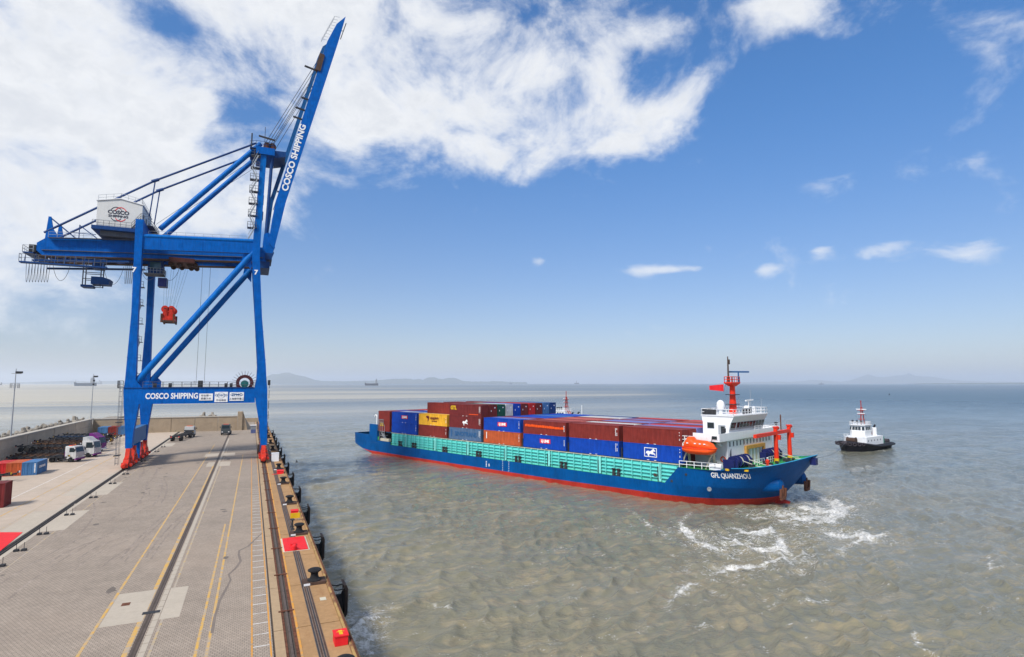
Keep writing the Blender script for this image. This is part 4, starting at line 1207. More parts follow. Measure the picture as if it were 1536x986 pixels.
# rail cap round the bow
cap = MB()
for sgn in (-1, 1):
    pts = [Vector((-s, sgn * b_, rail_z(s) + .03)) for s, b_ in TOPB if s < -7.2]
    for a, b in zip(pts[:-1], pts[1:]): cap.bar(a, b, .22, .07)
cap.build('bulwark_rail', paint("rail_light_blue", (0.03, .30, .52), .4), ship)
inb = MB()
for sgn in (-1, 1):
    js = [j for j in range(NB) if TOPB[j][0] < -7.2]
    pts = [(-TOPB[j][0] - .22 * (-TOPB[j][0] / 16.9) ** 3, sgn * max(0, TOPB[j][1] - .2), rail_z(TOPB[j][0]) - .01) for j in js]
    low = [(-curves[4][j][0] - .3 * (-curves[4][j][0] / 15.4) ** 3, sgn * max(0, curves[4][j][1] - .25), 6.09) for j in js]
    n = len(pts)
    inb.raw(pts + low, [(j, j + 1, n + j + 1, n + j) for j in range(n - 1)])
inb.build('bulwark_inside', M['deck_green'], ship)
fd = MB(); cv = bow_curve(-.5, -15.2, 13.95, NB, .96)
P_ = [(-s, -b_, 6.08) for s, b_ in cv] + [(-s, b_, 6.08) for s, b_ in reversed(cv[:-1])]
P_ = [(.5, -14.1, 6.08)] + P_ + [(.5, 14.1, 6.08)]
fd.raw(P_, [tuple(range(len(P_)))]); fd.box(-1.2, .49, -13.55, 13.55, 5.9, 6.075)
fd.build('forecastle_deck', M['deck_green'], ship)
MB().box(-98, -.6, -14.0, 14.0, 2.9, 3.1).build('main_deck', M['deck_green'], ship)
MB().box(-112, -98, -13.3, 13.3, 3.2, 3.5).build('stern_deck', M['deck_green'], ship)
# hatch coaming: plates with stiffeners
for sgn in (-1, 1):
    yo = sgn * 13.55
    ys = sorted((yo, yo - sgn * .3))
    MB().raw([(-91, ys[0], 3.1), (-3.0, ys[0], 3.1), (-.6, ys[0], 6.0), (-.6, ys[0], 6.5), (-91, ys[0], 6.5),
              (-91, ys[1], 3.1), (-3.0, ys[1], 3.1), (-.6, ys[1], 6.0), (-.6, ys[1], 6.5), (-91, ys[1], 6.5)],
             [(0, 1, 2, 3, 4), (9, 8, 7, 6, 5), (0, 5, 6, 1), (1, 6, 7, 2), (2, 7, 8, 3), (3, 8, 9, 4), (4, 9, 5, 0)]).build('coaming_plate', M['teal'], ship)
    MB().box(-91, -.6, min(yo, yo + sgn * .28), max(yo, yo + sgn * .28), 6.42, 6.52).build('coaming_rim', M['cream'], ship)
    if sgn < 0:
        st = None
        k = 0; s = 2.2
        while s < 91:
            h = 3.3 if s > 3.2 else 2.4
            if st is None:
                st = MB().loft([[(-.07, -.02, z), (.07, -.02, z), (.07, -d, z), (-.07, -d, z)] for z, d in ((0, .06), (.5, .42), (3.3, .42))]).build('coaming_stiffener', M['teal'], ship, loc=(-4.2, yo - .0, 3.12))
            else: part_copy(st, (-4.2 - 1.98 * k, yo, 3.12))
            k += 1; s += 1.98
            if 4.2 + 1.98 * k > 90.5: break
        for z in (3.78, 4.42, 5.06, 5.70):
            MB().box(-90.8, -2.6 + (z - 3.78) * .8, yo - .34, yo - .005, z, z + .07).build('coaming_stringer', M['teal'], ship)
        for k in range(8):
            s = 4 + k * 13.2
            if s > 88: break
            MB().box(-s - .5, -s, yo - .42, yo - .35, 3.2, 6.4).build('drain_trunk', paint("teal_light", (0.22, .70, .64), .5), ship)
            MB().box(-s - .72, -s - .6, yo - .46, yo - .36, 3.2, 5.8).build('ladder_slot', M['dark_steel'], ship)
        for s in (26.5 + 13.2 * 0, 13.5, 26.5, 39.8, 53, 66, 79.5, 86)[1:]:
            b_ = MB()
            for dx in (-.75, .35): b_.lathe([(.34, 0), (.28, 1.1), (.42, 1.25), (.42, 1.4)], (-s + dx, -13.86, 3.1), 10)
            b_.box(-s - .95, -s + .5, -14.1, -13.7, 3.1, 3.25); b_.build('deck_bollard', M['dark_steel'], ship)
        MB().box(-5.6, -5.0, yo - .36, yo - .3, 4.0, 4.5).build('sign_plate', M['brown_steel'], ship)
# stern details
sf = MB(); sf.box(-98.1, -97.9, -13.5, 13.5, 3.1, 8.3); sf.build('stern_screen', paint("stern_screen", (0.02, 0.022, .03), .7), ship)
sf = MB()
for z in (4.2, 5.4, 6.6): sf.bar((-97.4, -13.6, z), (-95.0, -13.6, z), .12, .12); sf.bar((-97.4, -12.4, z), (-95.0, -12.4, z), .12, .12)
for x in (-97.4, -96.2, -95): sf.bar((x, -13.6, 3.1), (x, -13.6, 8.6), .1, .1)
sf.bar((-96.5, -13.4, 6.2), (-93.5, -13.4, 3.4), .7, .15); sf.rail([(-98, -13.7, 8.4), (-95.5, -13.7, 8.4)], 1.6, .6, .05)
sf.build('stern_ladder', M['galv'], ship)
vp = MB(); vp.path([Vector((-99.6, -13.3, 8.4)), Vector((-99.6, -13.3, 10.6)), Vector((-99.9, -13.3, 11.1)), Vector((-100.5, -13.3, 11.1)), Vector((-100.8, -13.3, 10.6))], .22, 8); vp.build('vent_pipe', M['white'], ship, smooth=True)
MB().box(-96.6, -92.2, -13.9, -13.1, 3.9, 4.6).build('gangway', M['cream'], ship)
MB().loft([[(-95.2, -12.9, z), (-92.0, -12.9, z), (-92.0, -10, z), (-95.2, -10, z)] for z in (6.2, 7.0)]).build('rescue_boat', paint("boat_blue", (.03, .22, .45), .5), ship)
MB().box(-102.2, -98.2, 13.0, 13.9, 8.3, 9.0).build('stern_house', M['hull_blue'], ship)
# hull markings
def hull_letter(txt, size, s, z, m, bold, xs=1.0, tilt=0.0, y=None):
    bcv = 14.2 * math.sqrt(max(0, 1 - (max(0, -s - .3) / 15.6) ** 2)) if y is None else y
    return letter(txt, size, (-s, -bcv - .05, z), (1, 0, 0), (0, 0, 1), m, ship, bold=bold, xs=xs)


def on_bow(txt, size, s0, width, z, m):
    """lettering bent round the curved bow: each vertex laid on the hull"""
    me = text_mesh(txt, size, .03, 1.0, 'LEFT')
    vx = [v.co.x for v in me.vertices]; k = width / (max(vx) - min(vx)); x0 = min(vx)

    def half(sv, zz):
        t = (zz - 3.15) / 2.95
        cv = [(p[0] * (1 - t) + q[0] * t, p[1] * (1 - t) + q[1] * t) for p, q in zip(curves[3], curves[4])]
        return float(np.interp(sv, [q[0] for q in cv][::-1], [q[1] for q in cv][::-1])) if sv < cv[0][0] else 14.2
    # walk along the side so that the letters keep their widths
    ss, acc, pos = [s0], 0.0, [0.0]
    while acc < width + .5:
        a_ = ss[-1]; b_ = a_ - .05; acc += math.hypot(.05, half(b_, z) - half(a_, z)); ss.append(b_); pos.append(acc)
    for v in me.vertices:
        sv = float(np.interp((v.co.x - x0) * k, pos, ss)); zz = z + v.co.y
        v.co = Vector((-sv, -half(sv, zz) - .06 - (.02 if v.co.z > 0 else 0), zz))
    me.materials.clear(); me.materials.append(m)
    o = bpy.data.objects.new('lettering', me); COL.objects.link(o); o.parent = ship


on_bow("GFL QUANZHOU", 1.2, -5.0, 6.2, 5.25, M['print_white'])
for s, z in ((-4.6, 2.9),):
    th = MB(); cc = (-s, -13.2 if s > -6 else -8.6, z); nrm = Vector((.35 if s > -6 else .75, -1, -.15)).normalized()
    th.lathe([(.36, -.1), (.36, .05), (.25, .06), (.22, .0)], cc, 16, nrm); th.build('thruster_mark', M['galv'], ship)
mk = MB()
for k in range(4): mk.box(-50.2, -49.9, -14.22, -14.203, 1.2 + .35 * k, 1.4 + .35 * k)
for k in range(5): mk.box(-44.6, -44.45, -14.22, -14.203, .9 + .5 * k, 1.1 + .5 * k); mk.box(-42.6, -42.45, -14.22, -14.203, .9 + .5 * k, 1.1 + .5 * k)
mk.build('draft_marks', M['print_white'], ship)
letter("S", .8, (-49.1, -14.22, 1.6), (1, 0, 0), (0, 0, 1), M['print_white'], ship, bold=.03)
# mooring ports, anchors
ax_ = MB(); ax_.box(-2.0, -1.6, -14.25, -14.205, 3.4, 3.8); ax_.lathe([(.22, -.05), (.22, .05)], (.9, -14.1, 5.0), 10, (0, 1, 0)); ax_.build('hull_port', M['dark_steel'], ship)
for sgn in (-1, 1):
    pk = MB().loft([[(12.4 + dx, sgn * (5.6 - .25 * dx + .9 * math.cos(t) * k), 3.6 + 1.1 * math.sin(t) * k) for t in [2 * math.pi * q / 14 for q in range(14)]] for dx, k in ((-2.6, 1.35), (.9, 1.0), (1.25, .55))])
    pk.build('anchor_pocket', M['hull_blue'], ship, smooth=True)
    an = MB(); c = Vector((13.7, sgn * 5.6, 2.5))
    an.bar(c + Vector((0, 0, 1.2)), c + Vector((0, 0, -.8)), .3, .3, (1, 0, 0)); an.bar(c + Vector((0, -.9, -.8)), c + Vector((0, .9, -.8)), .4, .5)
    for d in (-.85, .85): an.bar(c + Vector((0, d, -.7)), c + Vector((.1, d * 1.1, .7)), .35, .4, (1, 0, 0))
    an.build('anchor', M['rust'], ship)
MB().cbox((16.9, 0, 7.4), (.9, 1.1, 1.1)).build('bow_fairlead', M['navy'], ship)
fl = MB()
for s, b_ in ((7.6, 12.6), (10.2, 11.2)):
    fl.box(s - .3, s + .3, -b_ - .25, -b_ + .1, 6.2, 6.5)
fl.build('mooring_chock', M['yellow'], ship)
# forecastle equipment: winches, gantry, windlass bits
for y, nm in ((-7.2, 0), (7.6, 1)):
    x0 = 6.5 if nm == 0 else 6.0
    w = MB(); w.lathe([(.75, -2.4), (.75, 2.4)], (x0 + .8, y, 7.25), 18, (0, 1, 0)); wn = w.build('mooring_winch', M['navy'], ship, smooth=True)
    for d in (-2.5, -1.2, 0.1, 1.3, 2.5):
        MB().lathe([(.3, -.09), (1.05, -.09), (1.05, .09), (.3, .09)], (x0 + .8, y + d, 7.25), 20, (0, 1, 0)).build('winch_flange', M['navy'], wn)
    for d in (-.55, 1.9): MB().lathe([(.80, -.42), (.80, .42)], (x0 + .8, y + d, 7.25), 18, (0, 1, 0)).build('rope_coil', M['rope'], wn)
    MB().box(x0 - .2, x0 + 1.8, y + 2.7, y + 3.0, 6.1, 7.6).build('winch_frame', M['navy'], wn)
    MB().box(x0 - .2, x0 + 1.8, y - 3.0, y - 2.7, 6.1, 7.6).box(x0 - .5, x0 + 1.4, y - 3.6, y - 2.98, 6.2, 7.7).build('winch_frame', M['navy'], wn)
    for d in (-.5, 1.9):
        MB().path([Vector((x0 + 1.5, y + d, 7.4)), Vector((x0 + 4.0, y + d * 1.2 + .6, 6.6)), Vector((x0 + 6.2, y + d + 1.6, 6.6))], .07, 6).build('mooring_rope', M['rope'], wn)
for y in (4.6, 11.2):
    MB().lathe([(.42, 0), (.36, 5.4), (.36, 6.3), (.5, 6.3), (.5, 6.5)], (9.0, y, 6.1), 12).build('gantry_post', M['mast_red'], ship, smooth=True)
MB().bar((9.0, -4.6, 11.35), (9.0, 11.4, 11.5), .55, .6).build('gantry_boom', M['mast_red'], ship)
for y in (4.6, 11.2): MB().lathe([(.38, 0), (.44, 0), (.44, .7), (.38, .7)], (9.0, y, 6.1), 12).build('gantry_foot', M['yellow'], ship)
g = MB()
for y in (4.9, 11.4): g.lathe([(.35, -.5), (.35, .5)], (9.1, y, 12.3), 12, (0, 1, 0)); g.cbox((9.3, y + .3, 10.6), (.7, .6, .9))
g.build('gantry_winch', M['mast_red'], ship)
MB().tube((8.4, 8.9, 11.5), (8.4, 8.9, 14.6), .12, 6).build('signal_pole', M['rust'], ship)
dk = MB(); rd = random.Random(5)
for k in range(16):
    x, y = rd.uniform(8.5, 13.0), rd.uniform(-6, 8)
    if abs(y) > 10.5 * math.sqrt(max(0, 1 - (x / 15.0) ** 2)): continue
    dk.cbox((x, y, 6.35), (rd.uniform(.3, 1.1), rd.uniform(.3, .9), rd.uniform(.3, .7)), rd.uniform(0, 3))
dk.build('deck_fittings', M['dark_steel'], ship)
for x, y in ((10.8, -3.6), (12.0, 2.4), (9.5, -7.6), (11.2, 5.6)):
    q = MB()
    for d in (-.35, .35): q.lathe([(.24, 0), (.22, .7), (.32, .75), (.32, .85)], (x + d, y, 6.1), 10)
    q.build('deck_bollard', M['dark_steel'], ship)
for y0_, y1_, z0_ in ((-3.2, 1.0, 6.7), (3.0, 6.5, 7.0)):
    MB().rail([(8.2, y0_, 6.1), (8.2, y1_, 6.1)], 1.0, 1.0, .05).build('deck_rail', M['white'], ship)

# ---- bridge house
HF = 6.0                                        # front face
MB().box(-.6, HF, -8.9, 10.4, 6.06, 10.75).build('house_wall', M['white'], ship)
MB().box(-.4, HF + .4, -12.6, 14.6, 10.76, 10.95).build('bridge_deck', M['white'], ship)
wp = MB()
wp.box(HF + .25, HF + .4, -12.6, 14.6, 10.96, 12.05); wp.box(1.6, HF + .24, -12.6, -12.45, 10.96, 12.05); wp.box(1.6, HF + .24, 14.45, 14.6, 10.96, 12.05)
wp.loft([[(HF - .2, y0, 10.7), (HF + .35, y0, 10.7), (HF + .35, y0, 10.76), (HF - 1.0, y0, 10.76)] for y0 in (-12.5, -9)])
wp.build('wing_bulwark', M['white'], ship)
MB().loft([[(x0, -7.3, z), (x1, -7.3, z), (x1, 7.3, z), (x0, 7.3, z)] for z, x0, x1 in ((10.96, .8, 5.6), (12.2, .8, 5.6), (13.7, .8, 6.0), (13.9, .7, 6.15), (14.75, .6, 6.6))]).build('wheelhouse_wall', M['white'], ship)
MB().box(.5, 6.65, -7.45, 7.45, 14.76, 14.92).build('wheelhouse_roof', M['white'], ship)
def pane(x, y0, y1, z0, z1, dx0=0.0, dx1=0.0):
    f = MB().loft([[(x + dx - .03, y0 - .07, z), (x + dx + .035, y0 - .07, z), (x + dx + .035, y1 + .07, z), (x + dx - .03, y1 + .07, z)] for z, dx in ((z0 - .07, dx0), (z1 + .07, dx1))]).build('window', M['galv'], ship)
    MB().raw([(x + dx0 + .045, y0, z0), (x + dx0 + .045, y1, z0), (x + dx1 + .045, y1, z1), (x + dx1 + .045, y0, z1)], [(0, 1, 2, 3)]).build('pane', M['glass'], f)
pane(5.62, -7.0, -5.1, 12.45, 13.62, .06, .37)
for k in range(9):
    y = -4.6 + 1.34 * k; pane(5.62, y, y + 1.08, 12.45, 13.62, .06, .37)
for x0, x1, z0, z1 in ((1.7, 2.9, 12.6, 13.55), ):
    f = MB().box(x0 - .07, x1 + .07, -7.36, -7.30, z0 - .07, z1 + .07).build('window', M['galv'], ship); MB().box(x0, x1, -7.38, -7.365, z0, z1).build('pane', M['glass'], f)
d_ = MB().box(3.7, 5.0, -7.36, -7.30, 11.0, 13.2).build('wheelhouse_door', M['galv'], ship); MB().box(4.2, 4.9, -7.39, -7.365, 11.0, 13.0).build('doorway', M['glass'], d_)
f = MB().box(5.0, 6.1, -12.66, -12.602, 11.05, 11.75).build('window', M['white'], ship); MB().box(5.1, 6.0, -12.68, -12.662, 11.12, 11.68).build('pane', M['glass'], f)
for k in range(13):
    y = -8.0 + 1.42 * k
    f = MB().box(HF + .002, HF + .05, y - .22, y + .22, 9.6, 10.5).build('window', M['galv'], ship); MB().box(HF + .052, HF + .06, y - .15, y + .15, 9.67, 10.43).build('pane', M['glass'], f)
lo = MB(); lo.prism([(-7.9, 8.9), (-7.5, 9.3), (-7.5, 8.0), (-7.8, 7.4), (-8.2, 8.2)], lambda u, v, d: (d, u, v), HF + .003, HF + .03); lo.build('house_emblem', M['galv_dark'], ship)
yf = MB(); yf.box(HF + .003, HF + .45, -2.2, -1.5, 6.1, 9.35); yf.box(HF + .003, HF + .45, 5.4, 6.1, 6.1, 9.35); yf.box(HF + .003, HF + .46, -1.49, 5.39, 8.75, 9.36); yf.build('breakwater_frame', paint("ochre", (.50, .27, .06), .55, .2, .1), ship)
for k in range(9): MB().box(HF + .003, HF + .14, -1.4 + .76 * k, -.82 + .76 * k, 6.1, 8.7).build('slat_panel', M['cream'] if k % 2 else M['white'], ship)
# side of the house: decks, stairs, rails, davits
MB().box(-.6, 4.4, -13.4, -8.95, 10.1, 10.25).build('boat_deck', M['deck_green'], ship)
MB().box(-.6, 4.4, -13.45, -13.3, 9.75, 10.27).build('boat_deck_edge', M['white'], ship)
rr = MB(); rr.rail([(4.4, -13.3, 10.26), (-.6, -13.3, 10.26), (-.6, -9, 10.26)], 1.2, 1.0, .05); rr.rail([(6.0, -12.9, 6.1), (-.4, -13.9, 6.1)], 1.1, 1.3, .05); rr.build('side_rail', M['white'], ship)
for x in (.2, 4.8):
    dv = MB(); dv.bar((x, -11.2, 6.1), (x + .7, -13.2, 9.9), .3, .35, (1, 0, 0)); dv.bar((x + .7, -13.2, 9.9), (x + .3, -13.9, 10.4), .3, .3, (1, 0, 0)); dv.bar((x - .9, -12.8, 6.1), (x + .6, -13.2, 9.0), .18, .22, (1, 0, 0)); dv.build('boat_davit', M['cream'], ship)
sr = MB(); sr.bar((4.6, -9.6, 6.2), (1.8, -9.6, 10.1), .8, .16)
for q in range(12): t = q / 12; sr.box(4.6 - 2.8 * t - .15, 4.6 - 2.8 * t + .15, -10.0, -9.2, 6.3 + 3.9 * t, 6.36 + 3.9 * t)
sr.build('stair_flight', M['galv'], ship)
sr = MB(); sr.bar((5.7, -10.6, 9.9), (4.4, -10.6, 10.9), .7, .16); sr.rail([(5.7, -10.9, 9.9), (4.4, -10.9, 10.9)], 1, .5, .04); sr.build('wing_stair', M['white'], ship)
lr = MB()
for k in range(16):
    t, u = 2 * math.pi * k / 16, 2 * math.pi * (k + 1) / 16
    lr.tube((5.2 + .42 * math.cos(t), -8.98, 7.5 + .42 * math.sin(t)), (5.2 + .42 * math.cos(u), -8.98, 7.5 + .42 * math.sin(u)), .1, 6)
lr.build('lifebuoy', M['orange'], ship)
lr = MB(); lr.lathe([(.32, -.05), (.32, .05)], (1.8, -13.42, 10.9), 14, (0, 1, 0)); lr.build('lifebuoy', M['mast_red'], ship)
MB().box(3.2, 3.9, -8.97, -8.902, 6.2, 8.1).build('house_door', M['galv'], ship)
rf_ = MB()
for dx in (0, .9): rf_.lathe([(.1, -.62), (.42, -.6), (.42, .6), (.1, .62)], (5.2 + dx, -12.7, 6.75), 12, (1, 0, 0))
rf_.box(4.7, 6.6, -13.0, -12.4, 6.1, 6.4); rf_.build('liferaft_canister', M['white'], ship, smooth=True)
# roof gear
rr = MB(); rr.rail([(.6, -7.3, 14.9), (6.5, -7.3, 14.9), (6.5, 7.3, 14.9), (.6, 7.3, 14.9), (.6, -7.3, 14.9)], 1.1, 1.2, .045); rr.build('roof_rail', M['white'], ship)
MB().lathe([(.74, 14.9), (.54, 18), (.46, 20.6)], (3.0, .4, 0), 16).build('mast_column', M['mast_red'], ship, smooth=True)
MB().loft([[(3.0 - a, .4 - b, z), (3.0 + a, .4 - b, z), (3.0 + a, .4 + b, z), (3.0 - a, .4 + b, z)] for z, a, b in ((20.0, .5, .5), (20.6, .8, 1.8), (20.8, .8, 1.8))]).build('mast_platform', M['mast_red'], ship)
mr_ = MB().rail([(2.3, -1.3, 20.8), (3.7, -1.3, 20.8), (3.7, 2.1, 20.8), (2.3, 2.1, 20.8), (2.3, -1.3, 20.8)], 1.0, 1.0, .05); mr_.build('mast_rail', M['mast_red'], ship)
tm_ = MB(); tm_.lathe([(.2, 20.8), (.14, 24), (.1, 25.6)], (3.0, -1.1, 0), 8); tm_.cbox((3.0, -.8, 24.6), (.3, .5, .9)); tm_.build('topmast', M['brown_steel'], ship)
ra = MB(); ra.tube((3.6, 1.9, 20.8), (3.6, 1.9, 22.6), .14, 8); ra.bar((2.4, .6, 22.75), (4.6, 4.2, 22.75), .3, .3); ra.build('radar_scanner', M['print_blue'], ship)
for z in (16.6, 18.4): MB().box(2.2, 3.8, -.9, 1.7, z, z + .12).build('mast_light_bracket', M['dark_steel'], ship)
MB().lathe([(.35, 14.9), (.3, 15.6), (.62, 15.8), (.74, 16.4), (.66, 17.0), (.40, 17.35), (.01, 17.5)], (2.0, -2.6, 0), 16).build('satellite_dome', M['white'], ship, smooth=True)
nm_ = MB().box(.55, .68, -6.6, -3.6, 15.0, 16.0).box(1.2, 3.4, -7.42, -7.34, 15.0, 15.9); nm_.build('name_board', M['dark_steel'], ship)
ra = MB(); ra.tube((4.6, 3.6, 14.9), (4.6, 3.6, 17.2), .12, 6); ra.bar((4.6, 2.4, 17.3), (4.6, 5.6, 17.4), .25, .25); ra.lathe([(.4, 14.9), (.4, 15.6), (.55, 16.0), (.3, 16.4)], (4.9, 1.9, 0), 10); ra.cbox((5.2, 4.6, 15.6), (.5, .5, 1.2)); ra.build('radar_pedestal', M['white'], ship)
eq = MB()
for x, y in ((5.4, .9), (5.2, 2.8), (5.6, -.8), (.9, -7.0)): eq.cbox((x, y, 15.5), (.4, .4, 1.0))
eq.build('roof_equipment', M['dark_steel'], ship)
wa = MB()
for x, y, h in ((4.0, 6.0, 4.5), (1.0, 3.2, 3.4), (5.8, 6.6, 3.0), (3.6, 1.5, 3.2)): wa.tube((x, y, 14.9), (x, y, 14.9 + h), .035, 5)
wa.build('whip_antenna', M['galv'], ship)
fg = MB(); n = 6
fp = [(-.1 - .42 * k, -3.0 + .28 * math.sin(k * 1.1), 0) for k in range(n)]
fl0 = [(3.0 - 1.9 * k / 5 - .3, -2.6 - .10 * math.sin(k * 1.3) - .35 * k, 20.4 - .05 * k) for k in range(n)]
fg.loft([[(x, y, z), (x, y + .03, z), (x, y + .03, z - 1.3 + .1 * k), (x, y, z - 1.3 + .1 * k)] for k, (x, y, z) in enumerate(fl0)])
fg.build('flag', M['print_red'], ship)
MB().tube((2.9, -1.7, 21), (2.7, -2.6, 19), .025, 5).build('flag_line', M['cable'], ship)
rr = MB(); rr.rail([(HF + .3, 2, 12.05), (HF + .3, 14.4, 12.05)], .6, 1.6, .035); rr.build('wing_rail', M['white'], ship)
sl_ = MB()
for y in (-9.6, 13.4): sl_.cbox((HF - .2, y, 12.5), (.5, .5, .7))
sl_.build('searchlight', M['dark_steel'], ship)

# lifeboat
lb = thing('lifeboat', 'orange enclosed lifeboat hanging in davits on the near side of the ship bridge', 'lifeboat', SORG + Matrix.Rotation(SROT, 3, 'Z') @ Vector((3.3, -13.7, 9.1)), SROT)
def lbring(x, w, zb, zt):
    return [(x, w * math.cos(t), (zb + zt) / 2 + (zt - zb) / 2 * math.sin(t)) for t in [2 * math.pi * k / 16 for k in range(16)]]
MB().loft([lbring(x, w, a, b) for x, w, a, b in ((-3.0, .3, .35, .7), (-2.75, .9, -.25, .82), (-1.8, 1.25, -.55, .85), (0, 1.35, -.6, .85), (1.8, 1.2, -.5, .85), (2.7, .75, -.1, .88), (3.05, .2, .4, .8))]).build('lower_hull', M['orange'], lb, smooth=True)
MB().loft([lbring(x, w, a, b) for x, w, a, b in ((-2.7, .5, .3, 1.1), (-2.3, 1.0, .1, 1.8), (-1.9, 1.1, .1, 2.35), (-1.0, 1.1, .1, 2.4), (-.7, 1.15, .1, 1.95), (1.4, 1.1, .1, 1.85), (2.3, .85, .2, 1.5), (2.8, .3, .4, 1.0))]).build('canopy', M['orange'], lb, smooth=True)
st_ = MB()
for x in (-3.0, ): pass
pts = [(-2.95, .35), (-2.7, .98), (-1.8, 1.32), (0, 1.42), (1.8, 1.27), (2.7, .82), (3.05, .25)]
for sg in (-1, 1):
    st_.path([Vector((x, sg * y, .62)) for x, y in pts], .06, 6)
st_.build('rubbing_strake', M['mast_red'], lb)
wd = MB()
for x in (-1.6, -.2, .7, 1.5): wd.cbox((x, -1.12, 1.35), (.32, .12, .16))
wd.build('hatch', M['print_white'], lb)
lf = MB()
for x in (-2.2, 2.2): lf.tube((x, 0, 1.3), (x, .3, 2.5), .07, 6)
lf.build('lifting_hook', M['dark_steel'], lb)

# crewman on the forecastle
def person(name, lb, loc, rz, coat, trousers, hat=None):
    t = thing(name, lb, 'person', loc, rz)
    vs = [(0, 0, .95), (0, 0, 1.15), (0, 0, 1.38), (0, 0, 1.50), (.02, 0, 1.62), (0.02, 0, 1.76),
          (.0, .19, 1.40), (.03, .27, 1.12), (.14, .25, .90), (.0, -.19, 1.40), (.03, -.27, 1.12), (.14, -.25, .90),
          (0, .10, .90), (.04, .11, .48), (0, .11, .07), (.15, .13, .04), (0, -.10, .90), (-.02, -.11, .48), (-.05, -.11, .07), (.11, -.13, .04)]
    ed = [(0, 1), (1, 2), (2, 3), (3, 4), (4, 5), (2, 6), (6, 7), (7, 8), (2, 9), (9, 10), (10, 11), (0, 12), (12, 13), (13, 14), (14, 15), (0, 16), (16, 17), (17, 18), (18, 19)]
    rad = [.15, .14, .17, .07, .09, .085, .085, .06, .045, .085, .06, .045, .10, .075, .06, .045, .10, .075, .06, .045]
    me = bpy.data.meshes.new('body'); me.from_pydata(vs, ed, [])
    o = bpy.data.objects.new('body', me); COL.objects.link(o); o.parent = t
    sk = o.modifiers.new("skin", 'SKIN'); ss = o.modifiers.new("subd", 'SUBSURF'); ss.levels = 1; ss.render_levels = 1
    for k, r in enumerate(rad): me.skin_vertices[0].data[k].radius = (r, r)
    me.skin_vertices[0].data[0].use_root = True
    bpy.context.view_layer.update()
    dg = bpy.context.evaluated_depsgraph_get()
    m2 = bpy.data.meshes.new_from_object(o.evaluated_get(dg)); o.modifiers.clear(); o.data = m2
    m2.materials.clear()
    for m in (coat, trousers, M['skin'], M['dark_steel']): m2.materials.append(m)
    for p in m2.polygons:
        c = p.center
        p.material_index = 2 if c.z > 1.50 or (c.z < .95 and abs(c.y) > .2 and c.z > .7) else (3 if c.z < .12 else (1 if c.z < .93 else 0))
        p.use_smooth = True
    if hat:
        MB().lathe([(.125, 1.70), (.12, 1.78), (.08, 1.85), (.01, 1.87)], (.02, 0, 0), 12).build('helmet', hat, t, smooth=True)
    return t


pl = SORG + Matrix.Rotation(SROT, 3, 'Z') @ Vector((10.9, -4.4, 6.08))
person('person', 'crew member in a red and white coverall and white helmet standing by the bow bulwark', pl, SROT - 1.2, M['mast_red'], M['mast_red'], M['print_white'])
# ------------------------------------------------------------------ containers
def corr(x0, x1, z0, z1, y, out, pitch=.28, dep=.04):
    """corrugated wall along x at y, out = +1/-1"""
    n = int((x1 - x0) / pitch); p = (x1 - x0) / n; xs, ds = [], []
    for k in range(n):
        b = x0 + k * p
        xs += [b, b + p * .26, b + p * .5, b + p * .76]; ds += [0, 0, -dep, -dep]
    xs.append(x1); ds.append(0)
    vs = [(x, y + out * d, z) for z in (z0, z1) for x, d in zip(xs, ds)]
    m = len(xs)
    return vs, [(j, j + 1, m + j + 1, m + j) if out < 0 else (j, m + j, m + j + 1, j + 1) for j in range(m - 1)]


def container_parts(L, H, Wd=2.44):
    """meshes of a container standing on z=0, doors at +x"""
    h = L / 2; w = Wd / 2
    sh = MB()
    for out in (-1, 1): sh.raw(*corr(-h + .12, h - .12, .16, H - .12, out * (w - .03), out))
    v, f = corr(-w + .1, w - .1, .16, H - .12, h - .04, 1)
    sh.raw([(-y, x, z) for x, y, z in v], f)
    nb = int(L / .42)
    for k in range(nb):
        a = -h + .1 + (L - .2) * k / nb; b = a + (L - .2) / nb
        sh.loft([[(a, y, H - .03), (a + .08, y, H - .005), (b - .08, y, H - .005), (b, y, H - .03)] for y in (-w + .08, w - .08)], caps=False, closed=False)
    sh.box(-h + .1, h - .1, -w + .06, w - .06, .1, .15)
    fr = MB()
    for x in (-h, h - .16):
        for y in (-w, w - .16): fr.box(x, x + .16, y, y + .16, 0, H)
    for z0, z1 in ((0.0, .16), (H - .12, H - .002)):
        for y in (-w + .01, w - .09): fr.box(-h + .16, h - .16, y, y + .08, z0 + .002, z1)
        for x in (-h + .01, h - .09): fr.box(x, x + .08, -w + .16, w - .16, z0 + .002, z1)
    dr = MB(); dr.box(h - .09, h - .05, .01, w - .165, .17, H - .13)
    for y in (.32, .80):
        dr.tube((h - .02, y, .1), (h - .02, y, H - .08), .03, 5); dr.box(h - .05, h - .01, y - .1, y + .22, 1.1, 1.16)
    d2 = MB(); d2.v = [(x, -y, z) for x, y, z in dr.v]; d2.f = [tuple(reversed(q)) for q in dr.f]
    return [('shell', sh.mesh('shell')), ('frame', fr.mesh('frame')), ('door', dr.mesh('door')), ('door', d2.mesh('door'))]


